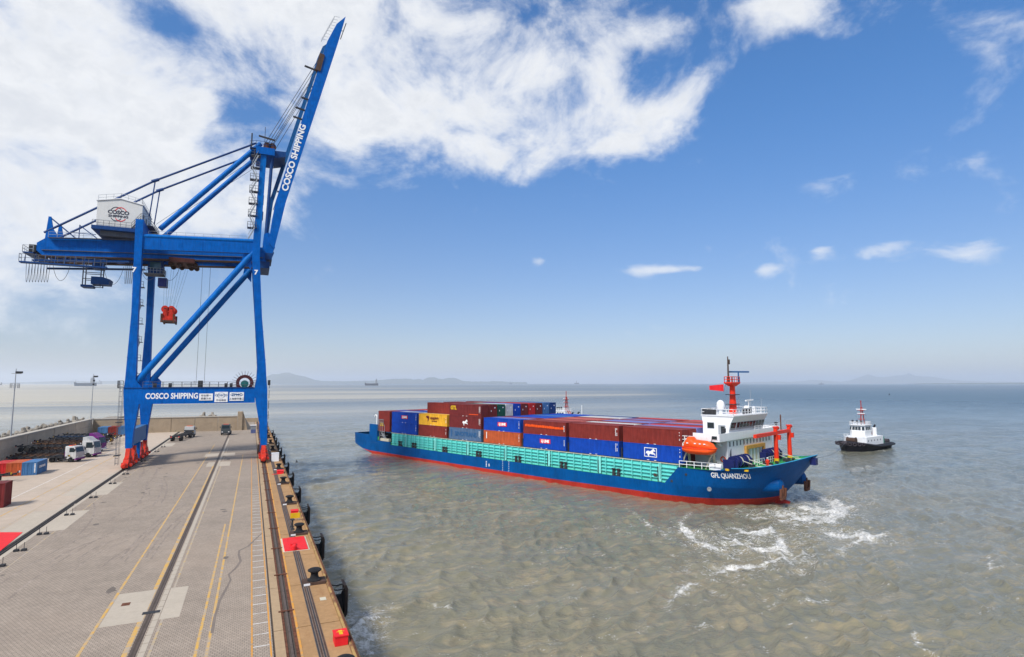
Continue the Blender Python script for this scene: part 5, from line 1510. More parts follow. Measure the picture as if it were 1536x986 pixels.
CP = {(40, 29): container_parts(12.19, 2.9), (20, 29): container_parts(6.06, 2.9), (20, 26): container_parts(6.06, 2.59)}
for ps in CP.values():
    for nm, me in ps: me.materials.append(None)
CC = {
    'brown': paint("box_brown", (0.195, 0.028, 0.022), .55, .30, .12, scale=.7, spec=.12), 'maroon': paint("box_maroon", (0.150, 0.023, 0.023), .55, .30, .12, scale=.7, spec=.12),
    'red': paint("box_red", (0.46, 0.022, 0.022), .5, .30, .12, scale=.7, spec=.12), 'blue': paint("box_blue", (0.006, 0.055, 0.36), .5, .30, .12, scale=.7, spec=.12),
    'dark blue': paint("box_dark_blue", (0.012, 0.045, 0.17), .55, .30, .12, scale=.7, spec=.12), 'slate blue': paint("box_slate", (0.075, 0.135, 0.24), .6, .30, .12, scale=.7, spec=.12),
    'orange': paint("box_orange", (0.44, 0.090, 0.030), .55, .30, .12, scale=.7, spec=.12), 'yellow': paint("box_yellow", (0.72, 0.38, 0.03), .5, .30, .12, scale=.7, spec=.12),
    'green': paint("box_green", (0.012, 0.085, 0.06), .55, .30, .12, scale=.7, spec=.12), 'white': paint("box_white", (0.50, 0.50, 0.49), .5, .30, .12, scale=.7, spec=.12),
    'pale grey': paint("box_grey", (0.40, 0.40, 0.42), .5, .30, .12, scale=.7, spec=.12), 'steel blue': paint("box_steel", (0.06, 0.16, 0.33), .55, .30, .12, scale=.7, spec=.12),
    'pink': paint("box_faded", (0.40, 0.10, 0.08), .6, .30, .12, scale=.7, spec=.12), 'lavender': paint("box_lavender", (0.16, 0.17, 0.38), .6, .30, .12, scale=.7, spec=.12)}


def container(colr, lb, loc, rz, typ=(40, 29), group=None):
    t = thing('shipping_container', lb, 'container', loc, rz, group)
    for nm, me in CP[typ]:
        o = bpy.data.objects.new(nm, me); COL.objects.link(o); o.parent = t
        o.material_slots[0].link = 'OBJECT'; o.material_slots[0].material = CC[colr]
    return t


SM = Matrix.Rotation(SROT, 3, 'Z')
PITCH_S = 12.19 + .972; ROWP = 2.75; DK = 1.05 - ZW
GRP = 'containers stacked on the ship'
ROWN = ['near side row', 'second row', 'third row', 'fourth row', 'fifth row', 'middle sixth row', 'seventh row', 'eighth row', 'ninth row', 'far side row']
BAYN = ['bay next to the bridge', 'second bay from the bridge', 'third bay from the bridge', 'fourth bay from the bridge', 'fifth bay from the bridge', 'sixth bay from the bridge', 'seventh bay from the bridge', 'stern bay']
TIERN = ['bottom tier', 'second tier', 'top tier']


def deck_box(bay, row, tier, colr, L=40, ds=0.0):
    ln = 12.19 if L == 40 else 6.06
    s = bay * PITCH_S + ln / 2 + ds
    p = SORG + SM @ Vector((-s, -13.6 + 1.22 + row * ROWP, DK + tier * 2.905))
    lb = '%s container in the %s, %s, %s' % (colr, TIERN[tier], ROWN[row], BAYN[bay])
    if L == 20: lb = 'short ' + lb
    return container(colr, lb, p, SROT, (L, 29), GRP)


ID_M = M['print_white']
def side_marks(c, L=12.19):
    """white code marks down the right end and the two pocket plates below"""
    m = MB(); rr_ = random.Random(int(abs(c.location.x * 100)))
    for col_ in (0, 1):
        z = 2.45
        while z > 1.0:
            h = rr_.choice((.12, .12, .2))
            if rr_.random() < .8: m.box(L / 2 - .5 - .3 * col_, L / 2 - .36 - .3 * col_, -1.225, -1.2, z - h, z)
            z -= h + .07
        if rr_.random() < .5: break
    kind(m.build('code_marks', ID_M, c), 'stuff')
    for x in (-.95, .5): MB().box(x, x + .45, -1.23, -1.205, .04, .12).build('pocket_plate', ID_M, c)


def decal(c, m, x0, x1, z0, z1): return MB().box(x0, x1, -1.232, -1.21, z0, z1).build('label_panel', m, c)


FACE = ((1, 0, 0), (0, 0, 1))
def clet(c, txt, size, x, z, m, bold=.02, xs=1.0, par=None): return letter(txt, size, (x, -1.245, z), *FACE, m, c, bold=bold, xs=xs)


def lj(c, x=0.6):
    decal(c, M['print_red'], x - 1.55, x + 1.45, 1.15, 2.05)
    clet(c, "LJ LINE", .74, x - .05, 1.6, M['print_white'], .05, 1.0)


def horse(c, x, m, framed=False):
    """the white emblem: a leaping shape"""
    e = MB(); poly = [(-1.0, 1.2), (-.85, 1.6), (-.5, 1.72), (-.1, 1.6), (.15, 1.78), (.5, 2.08), (.62, 2.2), (.7, 2.05), (1.02, 1.72), (.9, 1.6), (.62, 1.7), (.55, 1.38), (.95, 1.25), (1.0, .92), (.85, .95), (.78, 1.14), (.42, 1.1), (-.1, 1.2), (-.35, .92), (-.2, .68), (-.45, .66), (-.58, .98), (-.72, 1.25)]
    e.prism(poly, lambda u, v, d: (x + u, d, v), -1.235, -1.21); e.build('emblem', m, c)
    if framed:
        f = MB(); 
        for a in ((x - 1.3, x + 1.3, .62, .74), (x - 1.3, x + 1.3, 2.16, 2.28), (x - 1.3, x - 1.18, .741, 2.159), (x + 1.18, x + 1.3, .741, 2.159)): f.box(a[0], a[1], -1.235, -1.21, a[2], a[3])
        f.build('emblem_frame', m, c)


# near row, bay by bay from the bridge
near = [('blue', 'brown'), ('blue', 'brown'), ('blue', 'brown'), ('orange', 'blue'), ('slate blue', 'maroon', 'maroon'), ('brown', 'yellow'), ('blue', 'blue')]
for bay, cols in enumerate(near):
    for tier, colr in enumerate(cols):
        c = deck_box(bay, 0, tier, colr); side_marks(c)
        if (bay, tier) == (0, 0): horse(c, -.2, M['print_white'], True)
        if (bay, tier) == (2, 0): lj(c, .4)
        if (bay, tier) == (3, 1): lj(c, .3)
        if (bay, tier) == (6, 1): lj(c, .3)
        if (bay, tier) == (2, 1):
            b_ = MB(); x = -5.6
            rr_ = random.Random(4)
            while x < 5.4:
                w_ = rr_.uniform(.25, .75); b_.box(x, x + w_, -1.232, -1.21, 1.52 - .02 * x + rr_.uniform(-.08, .0), 1.92 - .02 * x + rr_.uniform(-.03, .12)); x += w_ + rr_.uniform(.02, .10)
            b_.build('banner', M['orange'], c)
        if (bay, tier) == (4, 0):
            clet(c, "SINOTRANS", 1.45, .3, 1.4, M['print_blue'], .03, 1.05); decal(c, M['print_blue'], -5.3, -4.95, .6, 2.4)
        if (bay, tier) == (4, 1): horse(c, .1, M['print_white'])
        if (bay, tier) == (4, 2):
            clet(c, "GTL", 1.25, -4.4, 1.95, M['yellow'], .07, 1.0); decal(c, M['orange'], 1.6, 5.0, .45, .62)
        if (bay, tier) == (5, 1):
            e = MB(); e.prism([(-2.9, 2.3), (-1.9, 2.5), (-1.5, 2.1), (-1.7, 1.3), (-2.1, .8), (-2.1, 1.7), (-2.6, 1.8)], lambda u, v, d: (u, d, v), -1.235, -1.21); e.build('emblem', CC['maroon'], c)
            clet(c, "中谷海运", .82, .8, 1.72, CC['maroon'], .03, 1.1); clet(c, "ZHONGGU", .34, .8, 1.08, CC['maroon'], .02, 1.3)
        if (bay, tier) == (3, 0): decal(c, M['print_white'], -5.2, -4.98, 1.0, 2.5)
for tier in (0, 1):
    c = deck_box(7, 0, tier, 'brown', 20, .2)
    if tier == 0: clet(c, "GTL", 1.15, -1.2, 1.9, M['yellow'], .06)
# inner rows: top tiers all across, lower tiers where they can be seen
rc_ = random.Random(11)
inner = {0: ['brown', 'lavender', 'red', 'brown', 'lavender', 'pink', 'brown', 'pink', 'red'],
         1: ['brown', 'white', 'brown', 'lavender', 'lavender', 'brown', 'lavender', 'brown', 'red'],
         2: ['brown', 'pink', 'brown', 'pink', 'pink', 'brown', 'white', 'pale grey', 'dark blue'],
         3: ['lavender', 'brown', 'blue', 'blue', 'blue', 'steel blue', 'blue', 'blue', 'blue'],
         5: ['white', 'white', 'blue', 'brown', 'blue', 'brown', 'white', 'blue', 'brown'],
         6: ['white', 'blue', 'blue', 'pale grey', 'brown', 'blue', 'blue', 'brown', 'brown']}
for bay, cols in inner.items():
    for r, colr in enumerate(cols): deck_box(bay, r + 1, 1, colr)
for r in range(1, 10):
    deck_box(7, r, 1, ['brown', 'blue', 'brown', 'brown', 'red', 'brown', 'blue', 'brown', 'maroon'][r - 1], 20, .2)
for r, colr in enumerate(['maroon', 'green', 'white', 'blue', 'maroon', 'red', 'maroon', 'steel blue', 'dark blue']):
    c = deck_box(4, r + 1, 2, colr); deck_box(4, r + 1, 1, ['brown', 'blue'][r % 2])
    MB().box(6.07, 6.09, .3, .7, 2.0, 2.25).build('door_mark', M['print_white'], c); MB().box(6.07, 6.09, -.8, -.6, 1.2, 1.55).build('door_mark', M['print_white'], c)
deck_box(5, 1, 2, 'brown'); deck_box(5, 3, 2, 'maroon'); deck_box(5, 4, 2, 'brown'); deck_box(5, 6, 2, 'brown')
for r in range(1, 10): deck_box(0, r, 0, ['blue', 'brown', 'dark blue'][r % 3])
for r in range(1, 10): deck_box(3, r, 0, ['blue', 'brown', 'dark blue'][r % 3])
# lashing bridges between the bays
lashm = MB()
for k in range(1, 8):
    s = k * PITCH_S - .49
    for y in (-13.3, 13.3): lashm.bar((-s, y, 6.5), (-s, y, 8.4), .2, .2, (0, 1, 0))
    lashm.box(-s - .25, -s + .25, -13.3, 13.3, 6.5, 6.7)
lashm.build('lashing_frame', M['dark_steel'], ship)

# ---- containers on the yard
YG = 'containers standing in the yard'
def yard_box(colr, lb, corner, ang, typ=(20, 26), alongx=True):
    return container(colr, lb, corner, ang, typ, YG)
# three twenty-footers side by side; door ends face the camera
a0 = R(89)
fw_ = Vector((math.cos(a0), math.sin(a0), 0)); sd_ = Vector((math.sin(a0), -math.cos(a0), 0))
base = Vector((-31.55, 119.6, .02))
for k, colr, lb in ((0, 'steel blue', 'steel blue short container at the right of three by the sea wall'), (1, 'orange', 'orange red short container in the middle of three by the sea wall'), (2, 'red', 'dark red short container at the left of three by the sea wall')):
    c = base - sd_ * (1.0 + 2.03 * k) + fw_ * 2.5
    o = yard_box(colr, lb, c, a0 + math.pi); o.scale = (.82, .82, .80)
    if k == 0:
        letter("CONTAINER", .62, Vector((.1, 1.25, 1.45)), (-1, 0, 0), (0, 0, 1), M['print_white'], o, bold=.02)
        m = MB(); 
        for q in range(7): m.box(3.035, 3.05, .78, 1.0, .5 + .27 * q, .68 + .27 * q)
        m.build('code_marks', M['print_white'], o)
p = gz(-30, 726)
yard_box('slate blue', 'grey blue container partly out of frame near the sea wall', Vector((-41.0, 119.0, .02)), a0 + math.pi)
yard_box('maroon', 'dark red container cut by the left frame edge', Vector((-29.75, 91.3, .02)), R(180), (20, 29))
for k, colr in enumerate(['steel blue', 'brown', 'steel blue', 'dark blue']):
    yard_box(colr, '%s container in the end row before the back wall, %s from the left' % (colr, ORD[k]), Vector((-38.4 + 2.5 * k, 203.3, .02)), -math.pi / 2).scale = (.95, .97, .9)
# pieces lying on their roofs
ct_ = MB().loft([[(-34.5 + 4.2 * k, 202.3, 2.62 + .02), (-31.5 + 4.2 * k, 202.3, 2.62 + .02), (-32.6 + 4.2 * k, 202.3, 3.4)] for k in (0,)] + [[(-34.5, 204.5, 2.64), (-31.5, 204.5, 2.64), (-32.6, 204.5, 3.4)]])
tag(ct_.build('tarpaulin', M['galv']), 'pale grey tarpaulin heap on the roofs of the end row containers', 'tarpaulin')

# ------------------------------------------------------------------ vehicles
def wheel(parent, x, y, r=.5, w=.34):
    t = MB().lathe([(r * .62, -w / 2), (r, -w / 2 + .03), (r, w / 2 - .03), (r * .62, w / 2)], (0, 0, 0), 16, (0, 1, 0)).build('wheel', M['tyre'], parent, loc=(x, y, r), off=(0, 0, 0))
    MB().lathe([(.02, -w / 2 + .02), (r * .6, -w / 2 + .05), (r * .6, w / 2 - .05), (.02, w / 2 - .02)], (0, 0, 0), 10, (0, 1, 0)).build('rim', M['galv'], t, off=(0, 0, 0))


def tractor(lb, loc, rz, cab, accent, tall=False):
    """yard tractor, x forward"""
    t = thing('yard_truck', lb, 'truck', loc, rz)
    ch = MB(); ch.box(-3.4, 1.9, -.45, .45, .75, 1.0); ch.box(-2.6, -1.2, -.6, .6, 1.0, 1.2); ch.box(-.6, .5, -1.2, -.55, .45, 1.0); ch.box(-.6, .5, .55, 1.2, .45, 1.0)
    ch.build('chassis', M['dark_steel'], t)
    MB().lathe([(.55, 1.2), (.55, 1.28)], (-2.0, 0, 0), 14).build('fifth_wheel', M['dark_steel'], t)
    h = 3.0 if not tall else 3.3
    x0, x1 = (0.1, 2.15) if not tall else (-.1, 2.3)
    MB().loft([[(x0, -w, z), (xf, -w, z), (xf, w, z), (x0, w, z)] for z, xf, w in ((.65, x1, 1.2), (1.75, x1, 1.2), (1.8, x1 - .02, 1.2), (h - .1, x1 - .32, 1.12), (h, x1 - .5, 1.0))]).build('cab', cab, t)
    MB().raw([(x1 - .0, -1.0, 1.9), (x1 - .0, 1.0, 1.9), (x1 - .27, .95, h - .25), (x1 - .27, -.95, h - .25)], [(0, 1, 2, 3)]).build('windscreen', M['glass'], t)
    for s in (-1, 1):
        MB().raw([(x0 + .8, s * 1.215, 1.9), (x1 - .25, s * 1.215, 1.9), (x1 - .45, s * 1.15, h - .3), (x0 + .8, s * 1.15, h - .3)], [(0, 1, 2, 3)]).build('side_window', M['glass'], t)
        MB().cbox((x1 + .02, s * .85, .95), (.06, .35, .2)).build('headlight', M['print_white'], t)
        MB().cbox((x1 - .1, s * 1.42, 2.3), (.12, .2, .45)).build('mirror', M['dark_steel'], t)
    MB().box(x1 - .25, x1 + .12, -1.2, 1.2, .45, .75).build('bumper', accent, t)
    MB().box(x0 - .02, x0 + .06, -1.21, 1.21, .7, 2.0).build('rear_panel', accent, t)
    if tall: MB().loft([[(x0, -1.0, z), (xf, -1.0, z), (xf, 1.0, z), (x0, 1.0, z)] for z, xf in ((h, x1 - .7), (h + .75, x0 + .7))]).build('roof_fairing', cab, t)
    else:
        b = MB(); b.box(x0 + .3, x0 + .8, -.7, .7, h + .01, h + .12); b.build('beacon_bar', M['orange'], t)
    wheel(t, 1.2, -1.05); wheel(t, 1.2, 1.05)
    for y in (-1.05, 1.05): wheel(t, -2.2, y, .5, .55)
    return t


def trailer_mesh():
    m = MB()
    for y in (-.5, .5): m.box(-6, 6, y - .07, y + .07, .98, 1.22)
    for x in (-5.9, -4.4, -3, -1.5, 0, 1.5, 3, 4.5, 5.9): m.box(x - .09, x + .09, -1.2, 1.2, 1.23, 1.36)
    for x in (-5.9, 5.9):
        for y in (-1.1, 1.1): m.box(x - .14, x + .14, y - .14, y + .14, 1.37, 1.55)
    for x in (-5.5, -2.5, .5, 3.2): m.box(x - .08, x + .08, -.42, .42, 1.0, 1.25)
    m.box(3.2, 3.5, -.8, -.6, .1, .95); m.box(3.2, 3.5, .6, .8, .1, .95)
    return m


def trailer(lb, loc, rz, mtl, group=None):
    t = thing('container_trailer', lb, 'trailer', loc, rz, group)
    trailer_mesh().build('frame', mtl, t)
    for x in (-5.0, -3.7):
        ax = MB(); ax.tube((x, -1.0, .5), (x, 1.0, .5), .09, 6); ax.build('axle', M['dark_steel'], t)
        for y in (-.98, .98): wheel(t, x, y, .5, .5)
    for y in (-.9, .9): MB().cbox((-6.02, y, 1.15), (.06, .3, .2)).build('tail_light', M['print_red'], t)
    for y in (-1.1, 1.1): MB().cbox((6.06, y, 1.45), (.08, .26, .3)).build('corner_lock', M['print_white'] if y > 0 else M['yellow'], t)
    return t


ty = R(-22)
t1 = tractor('white low yard tractor without trailer, nearest the camera in the parked group', gz(98, 693) + Vector((.4, .2, .01)), ty, M['truck_white'], M['purple'])
t2 = tractor('tall white truck cab with purple edges parked behind the yard tractor', gz(125, 686) + Vector((.2, .6, .01)), ty + .05, M['truck_white'], M['purple'], True)
t3 = tractor('purple fronted white truck parked farthest in the group of three', gz(133, 678.5) + Vector((.3, 1.2, .01)), ty, M['purple'], M['white'], True)
t4 = tractor('white yard tractor driving away under the crane with an empty trailer', Vector((-15.35, 184.6, .01)), R(80), M['truck_white'], M['dark_steel'])
tl4 = trailer('empty black container trailer behind the truck under the crane', Vector((-16.35, 178.3, .03)), R(80), M['dark_steel'])
t5 = tractor('dark truck facing the camera beside the middle rail near the back wall', Vector((-6.2, 189.5, .01)), R(-92), paint("truck_dark", (.06, .07, .075), .5), M['dark_steel'], False)
TG = 'empty container trailers parked by the sea wall'
tmats = [M['trailer_brown'], M['dark_steel'], paint("trailer_blue", (.03, .05, .09), .6, .3, .3), paint("trailer_orange", (.11, .06, .035), .75, .4, .1), M['dark_steel']]
tpro = {}
rtt = random.Random(8)
for k in range(17):
    yy = 137.5 + 2.85 * k
    mi = rtt.randrange(5)
    lb = 'empty skeletal container trailer in the row by the sea wall, %s from the near end' % (ORD[k] if k < 16 else ['seventeenth', 'eighteenth', 'nineteenth'][k - 16])
    loc = (-35.6 + rtt.uniform(-.6, .6), yy, .02)
    if mi in tpro: dup(tpro[mi], loc, ty * .6, lb)
    else:
        tpro[mi] = trailer(lb, loc, ty * .6, tmats[mi], TG); tpro[mi].scale = (.86, .9, .9)
for k, (sx, sy) in enumerate(((-36.2, 143.2), (-35.2, 148.9), (-36.4, 154.6), (-35.4, 160.3), (-36.0, 166.0), (-35.6, 171.7))):
    q = Vector((sx, sy, 0))
    o = dup(tpro[list(tpro)[k % len(tpro)]], (q.x, q.y, 1.58), ty * .6 + R(180 * (k % 2)), 'upturned trailer frame stacked on the parked trailers, %s from the near end' % ORD[k])
q = gz(14, 717)
dup(tpro[list(tpro)[0]], (-37.6, 114.6, .02), ty * .6, 'rusty trailer end showing at the left edge before the containers')
q = gz(168, 655)
o = dup(tpro[list(tpro)[1]], (-32.0, 186.5, .02), R(10), 'red brown trailer standing alone beyond the trucks')
MB_ = MB(); MB_.box(-.6, .6, -.4, .4, 0, 1.0); MB_.box(-.7, .7, -.5, .5, 1.0, 1.12)
tg_ = MB_.build('steel_crate', M['brown_steel'], loc=(-27.8, 178, .02)); tag(tg_, 'small brown steel crate standing on the yard before the end containers', 'crate')
for k, px in enumerate((154.5, 167.6)):
    q = gz(px, 667); t = thing('yard_post', 'thin dark post on the yard beyond the trucks, %s of two' % ('left' if k == 0 else 'right'), 'post', (q.x, q.y, 0))
    MB().tube((0, 0, 0), (0, 0, 2.2), .06, 6).build('pole', M['dark_steel'], t); MB().cbox((0, 0, .1), (.4, .4, .2)).build('foot', M['dark_steel'], t)
# ------------------------------------------------------------------ tugs (x forward, z up from the water)
def tug(lb, loc, rz):
    t = thing('tugboat', lb, 'tug', loc, rz)
    hm, wh = M['tug_black'], M['white']
    st = [(-14.5, 3.6, 1.7), (-13.8, 4.6, 1.6), (-8, 5.1, 1.55), (0, 5.2, 1.7), (6, 5.0, 2.3), (10, 4.1, 2.9), (12.8, 2.5, 3.3), (14.3, .4, 3.6)]
    MB().loft([[(x - (1.6 if x > 10 else .4 if x > 5 else 0) * f, s_ * b * k, z) for s_, k, z, f in ((-1, 1, h, 0), (-1, .86, .6, .5), (-1, .70, -1.2, 1), (1, .70, -1.2, 1), (1, .86, .6, .5), (1, 1, h, 0))] for x, b, h in st]).build('hull', hm, t, smooth=True)
    fd_ = MB()
    for s_ in (-1, 1):
        pts = [Vector((x, s_ * (b + .12), h - .25)) for x, b, h in st]
        fd_.path(pts, .42, 8)
    pts = [Vector((st[0][0] - .1, y, st[0][2] - .2)) for y in (-3.6, 3.6)]; fd_.path(pts, .4, 8)
    fd_.build('fender_belt', M['tug_black'], t, smooth=True)
    for k in range(9):
        a = -1.2 + 2.4 * k / 8
        c = Vector((9.2 + 4.9 * math.cos(a), 4.4 * math.sin(a), 2.6)); d = Vector((math.cos(a), math.sin(a) * 1.1, 0)).normalized()
        tm = MB()
        ux = Vector((-d.y, d.x, 0))
        for q in range(10):
            u, v = 2 * math.pi * q / 10, 2 * math.pi * (q + 1) / 10
            tm.tube(c + d * .3 + ux * .48 * math.cos(u) + Vector((0, 0, .48 * math.sin(u))), c + d * .3 + ux * .48 * math.cos(v) + Vector((0, 0, .48 * math.sin(v))), .17, 6)
        tm.build('tyre_fender', M['tug_tyre'], t)
    MB().lathe([(.8, -.8), (.8, .8)], (14.2, 0, 2.9), 12, (0, 1, 0)).build('bow_fender', M['tug_tyre'], t, smooth=True)
    MB().box(-14, 6.5, -4.3, 4.3, 1.5, 1.75).build('deck', M['dark_steel'], t)
    MB().loft([[(x, y, z) for x, y in ((-7.5, -3.6), (6.4, -3.6), (7.6, -2.2), (7.6, 2.2), (6.4, 3.6), (-7.5, 3.6))] for z in (1.76, 4.6)]).build('deckhouse', wh, t)
    MB().loft([[(x, y, z) for x, y in ((-1.0, -2.4), (4.2, -2.4), (5.0, -1.5), (5.0, 1.5), (4.2, 2.4), (-1.0, 2.4))] for z in (4.61, 6.3)]).build('bridge_base', wh, t)
    MB().loft([[(x * k, y * k, z) for x, y in ((-1.2, -2.5), (4.3, -2.5), (5.1, -1.6), (5.1, 1.6), (4.3, 2.5), (-1.2, 2.5))] for z, k in ((6.31, .98), (8.5, .92), (8.55, 1.02), (8.85, 1.02))]).build('wheelhouse', wh, t)
    for y0, y1 in ((-1.35, -.55), (-.4, .4), (.55, 1.35)):
        MB().raw([(5.03, y0, 6.95), (5.03, y1, 6.95), (4.86, y1 * .96, 8.1), (4.86, y0 * .96, 8.1)], [(0, 1, 2, 3)]).build('window', M['glass'], t)
    for s_ in (-1, 1):
        MB().raw([(4.42, s_ * 2.36, 6.95), (4.95, s_ * 1.75, 6.95), (4.78, s_ * 1.7, 8.1), (4.28, s_ * 2.28, 8.1)], [(0, 1, 2, 3)]).build('window', M['glass'], t)
        for x in (3.0, 1.6, .2): MB().box(x - .5, x + .5, s_ * 2.4 - .04, s_ * 2.4 + .04, 6.95, 8.1).build('window', M['glass'], t)
        for x in (-5, -2.5, 0, 2.5, 5): MB().box(x - .25, x + .25, s_ * 3.6 - .02, s_ * 3.6 + .02, 3.1, 3.6).build('porthole', M['glass'], t)
        MB().lathe([(.75, 4.61), (.75, 7.3), (.6, 7.5)], (-4.6, s_ * 2.0, 0), 12).build('funnel', wh, t, smooth=True)
        MB().path([Vector((-4.6, s_ * 2, 7.4)), Vector((-4.6, s_ * 2, 7.9)), Vector((-5.3, s_ * 2, 8.3))], .32, 8).build('exhaust_pipe', M['tug_black'], t)
    ma = MB()
    for dx, dy in ((-.6, -.6), (-.6, .6), (.6, 0)): ma.tube((.2 + dx, dy, 8.85), (.2 + dx * .3, dy * .3, 14.8), .15, 6)
    ma.tube((.2, 0, 14.8), (.2, 0, 17.2), .14, 6)
    for z in (10.5, 12.2, 13.6): ma.box(-.5, .9, -1.0, 1.0, z, z + .12)
    ma.build('mast', M['tug_red'], t)
    x_ = MB(); x_.box(.1, .4, -1.6, 1.6, 13.9, 14.2); x_.bar((.6, -1.2, 12.6), (.6, 1.2, 12.6), .25, .25); x_.build('mast_yard', wh, t)
    ma = MB(); ma.tube((-1.5, 0, 8.85), (-4.4, 0, 5.0), .16, 6); ma.tube((-1.5, 1.2, 8.85), (-4.4, 1.2, 5.0), .16, 6); ma.build('mast_stay', M['tug_red'], t)
    MB().tube((-6.2, -2.6, 4.6), (-6.2, -2.6, 11.2), .14, 6).build('antenna', wh, t)
    rr = MB(); rr.rail([(4.6, -2.3, 8.86), (4.6, 2.3, 8.86), (-1, 2.3, 8.86), (-1, -2.3, 8.86), (4.6, -2.3, 8.86)], .9, 1.1, .05); rr.build('rail', wh, t)
    rr = MB(); rr.rail([(7.2, -3.2, 4.62), (7.4, 3.2, 4.62)], .9, 1.1, .05); rr.build('rail', wh, t)
    sl = MB()
    for y in (-1.4, 0, 1.3): sl.lathe([(.1, 8.86), (.1, 9.6), (.34, 9.65), (.34, 10.2), (.1, 10.3)], (4.2, y, 0), 10)
    sl.build('searchlight', M['tug_black'], t)
    wn = MB(); wn.lathe([(.9, -1.2), (.9, 1.2)], (9.2, 0, 3.6), 14, (0, 1, 0)); wn.lathe([(1.1, -1.4), (1.1, -1.2)], (9.2, 0, 3.6), 14, (0, 1, 0)); wn.lathe([(1.1, 1.2), (1.1, 1.4)], (9.2, 0, 3.6), 14, (0, 1, 0)); wn.build('tow_winch', M['brown_steel'], t)
    MB().loft([[(x, y, z) for x, y in ((-11, -2.6), (-7.6, -2.6), (-7.6, 2.6), (-11, 2.6))] for z in (1.76, 3.9)]).build('aft_shelter', M['tug_green'], t)
    MB().lathe([(.75, -2.8), (.75, 2.8)], (-14.6, 0, 2.2), 12, (0, 1, 0)).build('stern_fender', M['tug_tyre'], t, smooth=True)
    return t


M['tug_black'] = paint("tug_black", (.014, .013, .018), .55, .3, .15)
M['tug_tyre'] = paint("tug_tyre", (.05, .042, .05), .8, .4, .1)
M['tug_red'] = paint("tug_red", (.36, .03, .02), .5, .2, .05)
M['tug_green'] = paint("tug_green", (.02, .25, .18), .6, .2)
pb, ps_ = gz(1272, 681, ZW), gz(1316, 667, ZW)
mid = (pb + ps_) / 2; hd = pb - ps_
tg1 = tug('black hulled tug with white wheelhouse and red mast on open water at the right', Vector((mid.x, mid.y, ZW)), R(193))
tg1.scale = (.9, .9, .88)
bow_t = Vector((mid.x, mid.y, ZW)) + Vector((math.cos(R(193)), math.sin(R(193)), 0)) * 12.0 + Vector((0, 0, 3.1))
bow_s = SORG + Matrix.Rotation(SROT, 3, 'Z') @ Vector((16.4, 2.0, 7.7))
tl_ = MB(); tp_ = [bow_s.lerp(bow_t, q / 10) - Vector((0, 0, 1.2 * math.sin(math.pi * q / 10))) for q in range(11)]
tl_.path(tp_, .035, 5)
tag(tl_.build('tow_line', M['cable']), 'thin dark tow rope stretched from the ship bow to the tug', 'rope')
p = gd(850, 620, 246)
tug('tug mostly hidden behind the container ship with red mast and white funnels showing', Vector((p.x, p.y, ZW)), SROT + math.pi)

# ------------------------------------------------------------------ far ships, buoys
FS = paint("far_ship_grey", (.06, .075, .10), .7, .15); FS2 = paint("far_ship_house", (.22, .23, .25), .7, .15); FS3 = paint("far_ship_dark", (.035, .04, .055), .7, .15)


def far_ship(lb, px, pywl, length_px, hull_h, flip=False, hm=FS, house=.86, derrick=False, low=False):
    q = gz(px, pywl, ZW); dist = math.hypot(q.x, q.y)
    L = length_px / F * (FWD.dot(q - CAM)); t = thing('cargo_vessel', lb, 'ship', (q.x, q.y, ZW), math.atan2(RGT.y, RGT.x) + (math.pi if flip else 0))
    h = L * hull_h; b = L * .07
    secs = [(-.5, .8, .9), (-.42, 1, .85), (0, 1, .72), (.36, 1, .78), (.44, .6, 1.0), (.5, .05, 1.12)]
    MB().loft([[(L * (x - (.03 if x > .4 and z == 0 else 0)), y * b * w, z * h * k) for y, z in ((-.9, 0), (-1, 1), (1, 1), (.9, 0))] for x, w, k in secs]).build('hull', hm, t)
    x = L * (.5 - house)
    m = MB(); m.box(x - L * .06, x + L * .05, -b * .9, b * .9, h * .7, h * (1.9 if not low else 1.5)); m.box(x - L * .04, x + L * .04, -b, b, h * (1.9 if not low else 1.5), h * (2.2 if not low else 1.8)); m.build('superstructure', FS2, t)
    MB().box(x - L * .055, x - L * .03, -b * .3, b * .3, h * 2.0, h * 2.5).build('funnel', hm, t)
    w = MB()
    w.box(x + L * .045, x + L * .052, -b * .8, b * .8, h * 1.55, h * 1.75); w.build('bridge_window', M['glass'], t)
    a = MB(); a.tube((x, 0, h * 1.9), (x, 0, h * 3.0), L * .004, 5); a.tube((L * .42, 0, h), (L * .42, 0, h * 1.8), L * .004, 5)
    if derrick:
        for u in (-.05, .2): a.tube((L * u, 0, h * .8), (L * u, 0, h * 1.9), L * .006, 5); a.tube((L * u, 0, h * 1.8), (L * (u + .12), 0, h * 1.2), L * .004, 5)
    a.build('mast', hm, t)
    k = MB()
    for j in range(5): k.box(-L * .28 + L * .13 * j, -L * .18 + L * .13 * j, -b * .7, b * .7, h * .74, h * .86)
    k.build('hatch_cover', FS2, t)
    return t


far_ship('grey cargo ship on the horizon left of the crane, its house at the right', 127, 579.2, 33, .16, True, FS, .84)
far_ship('low faint tanker partly behind the lamp mast at the left horizon', 140, 576.4, 26, .09, False, FS, .12, low=True)
far_ship('small dark cargo ship on the horizon right of the crane, left of the islands', 557, 578.6, 20, .20, True, FS3, .86)
far_ship('pale ship seen through the crane portal above its handrail', 285, 577.4, 18, .13, True, FS2, .84)
far_ship('tiny grey ship on the horizon above the tug mast', 865, 576.3, 7, .3, False, FS3, .5)
far_ship('tiny faint ship on the horizon right of the bridge mast', 1232, 576.9, 8, .18, False, FS, .5)
far_ship('speck of a ship on the horizon over the stacked containers', 766, 576.3, 5, .35, False, FS, .5)
far_ship('dark ship half out of frame at the left end of the horizon', -2, 577.8, 10, .16, False, FS3, .12)


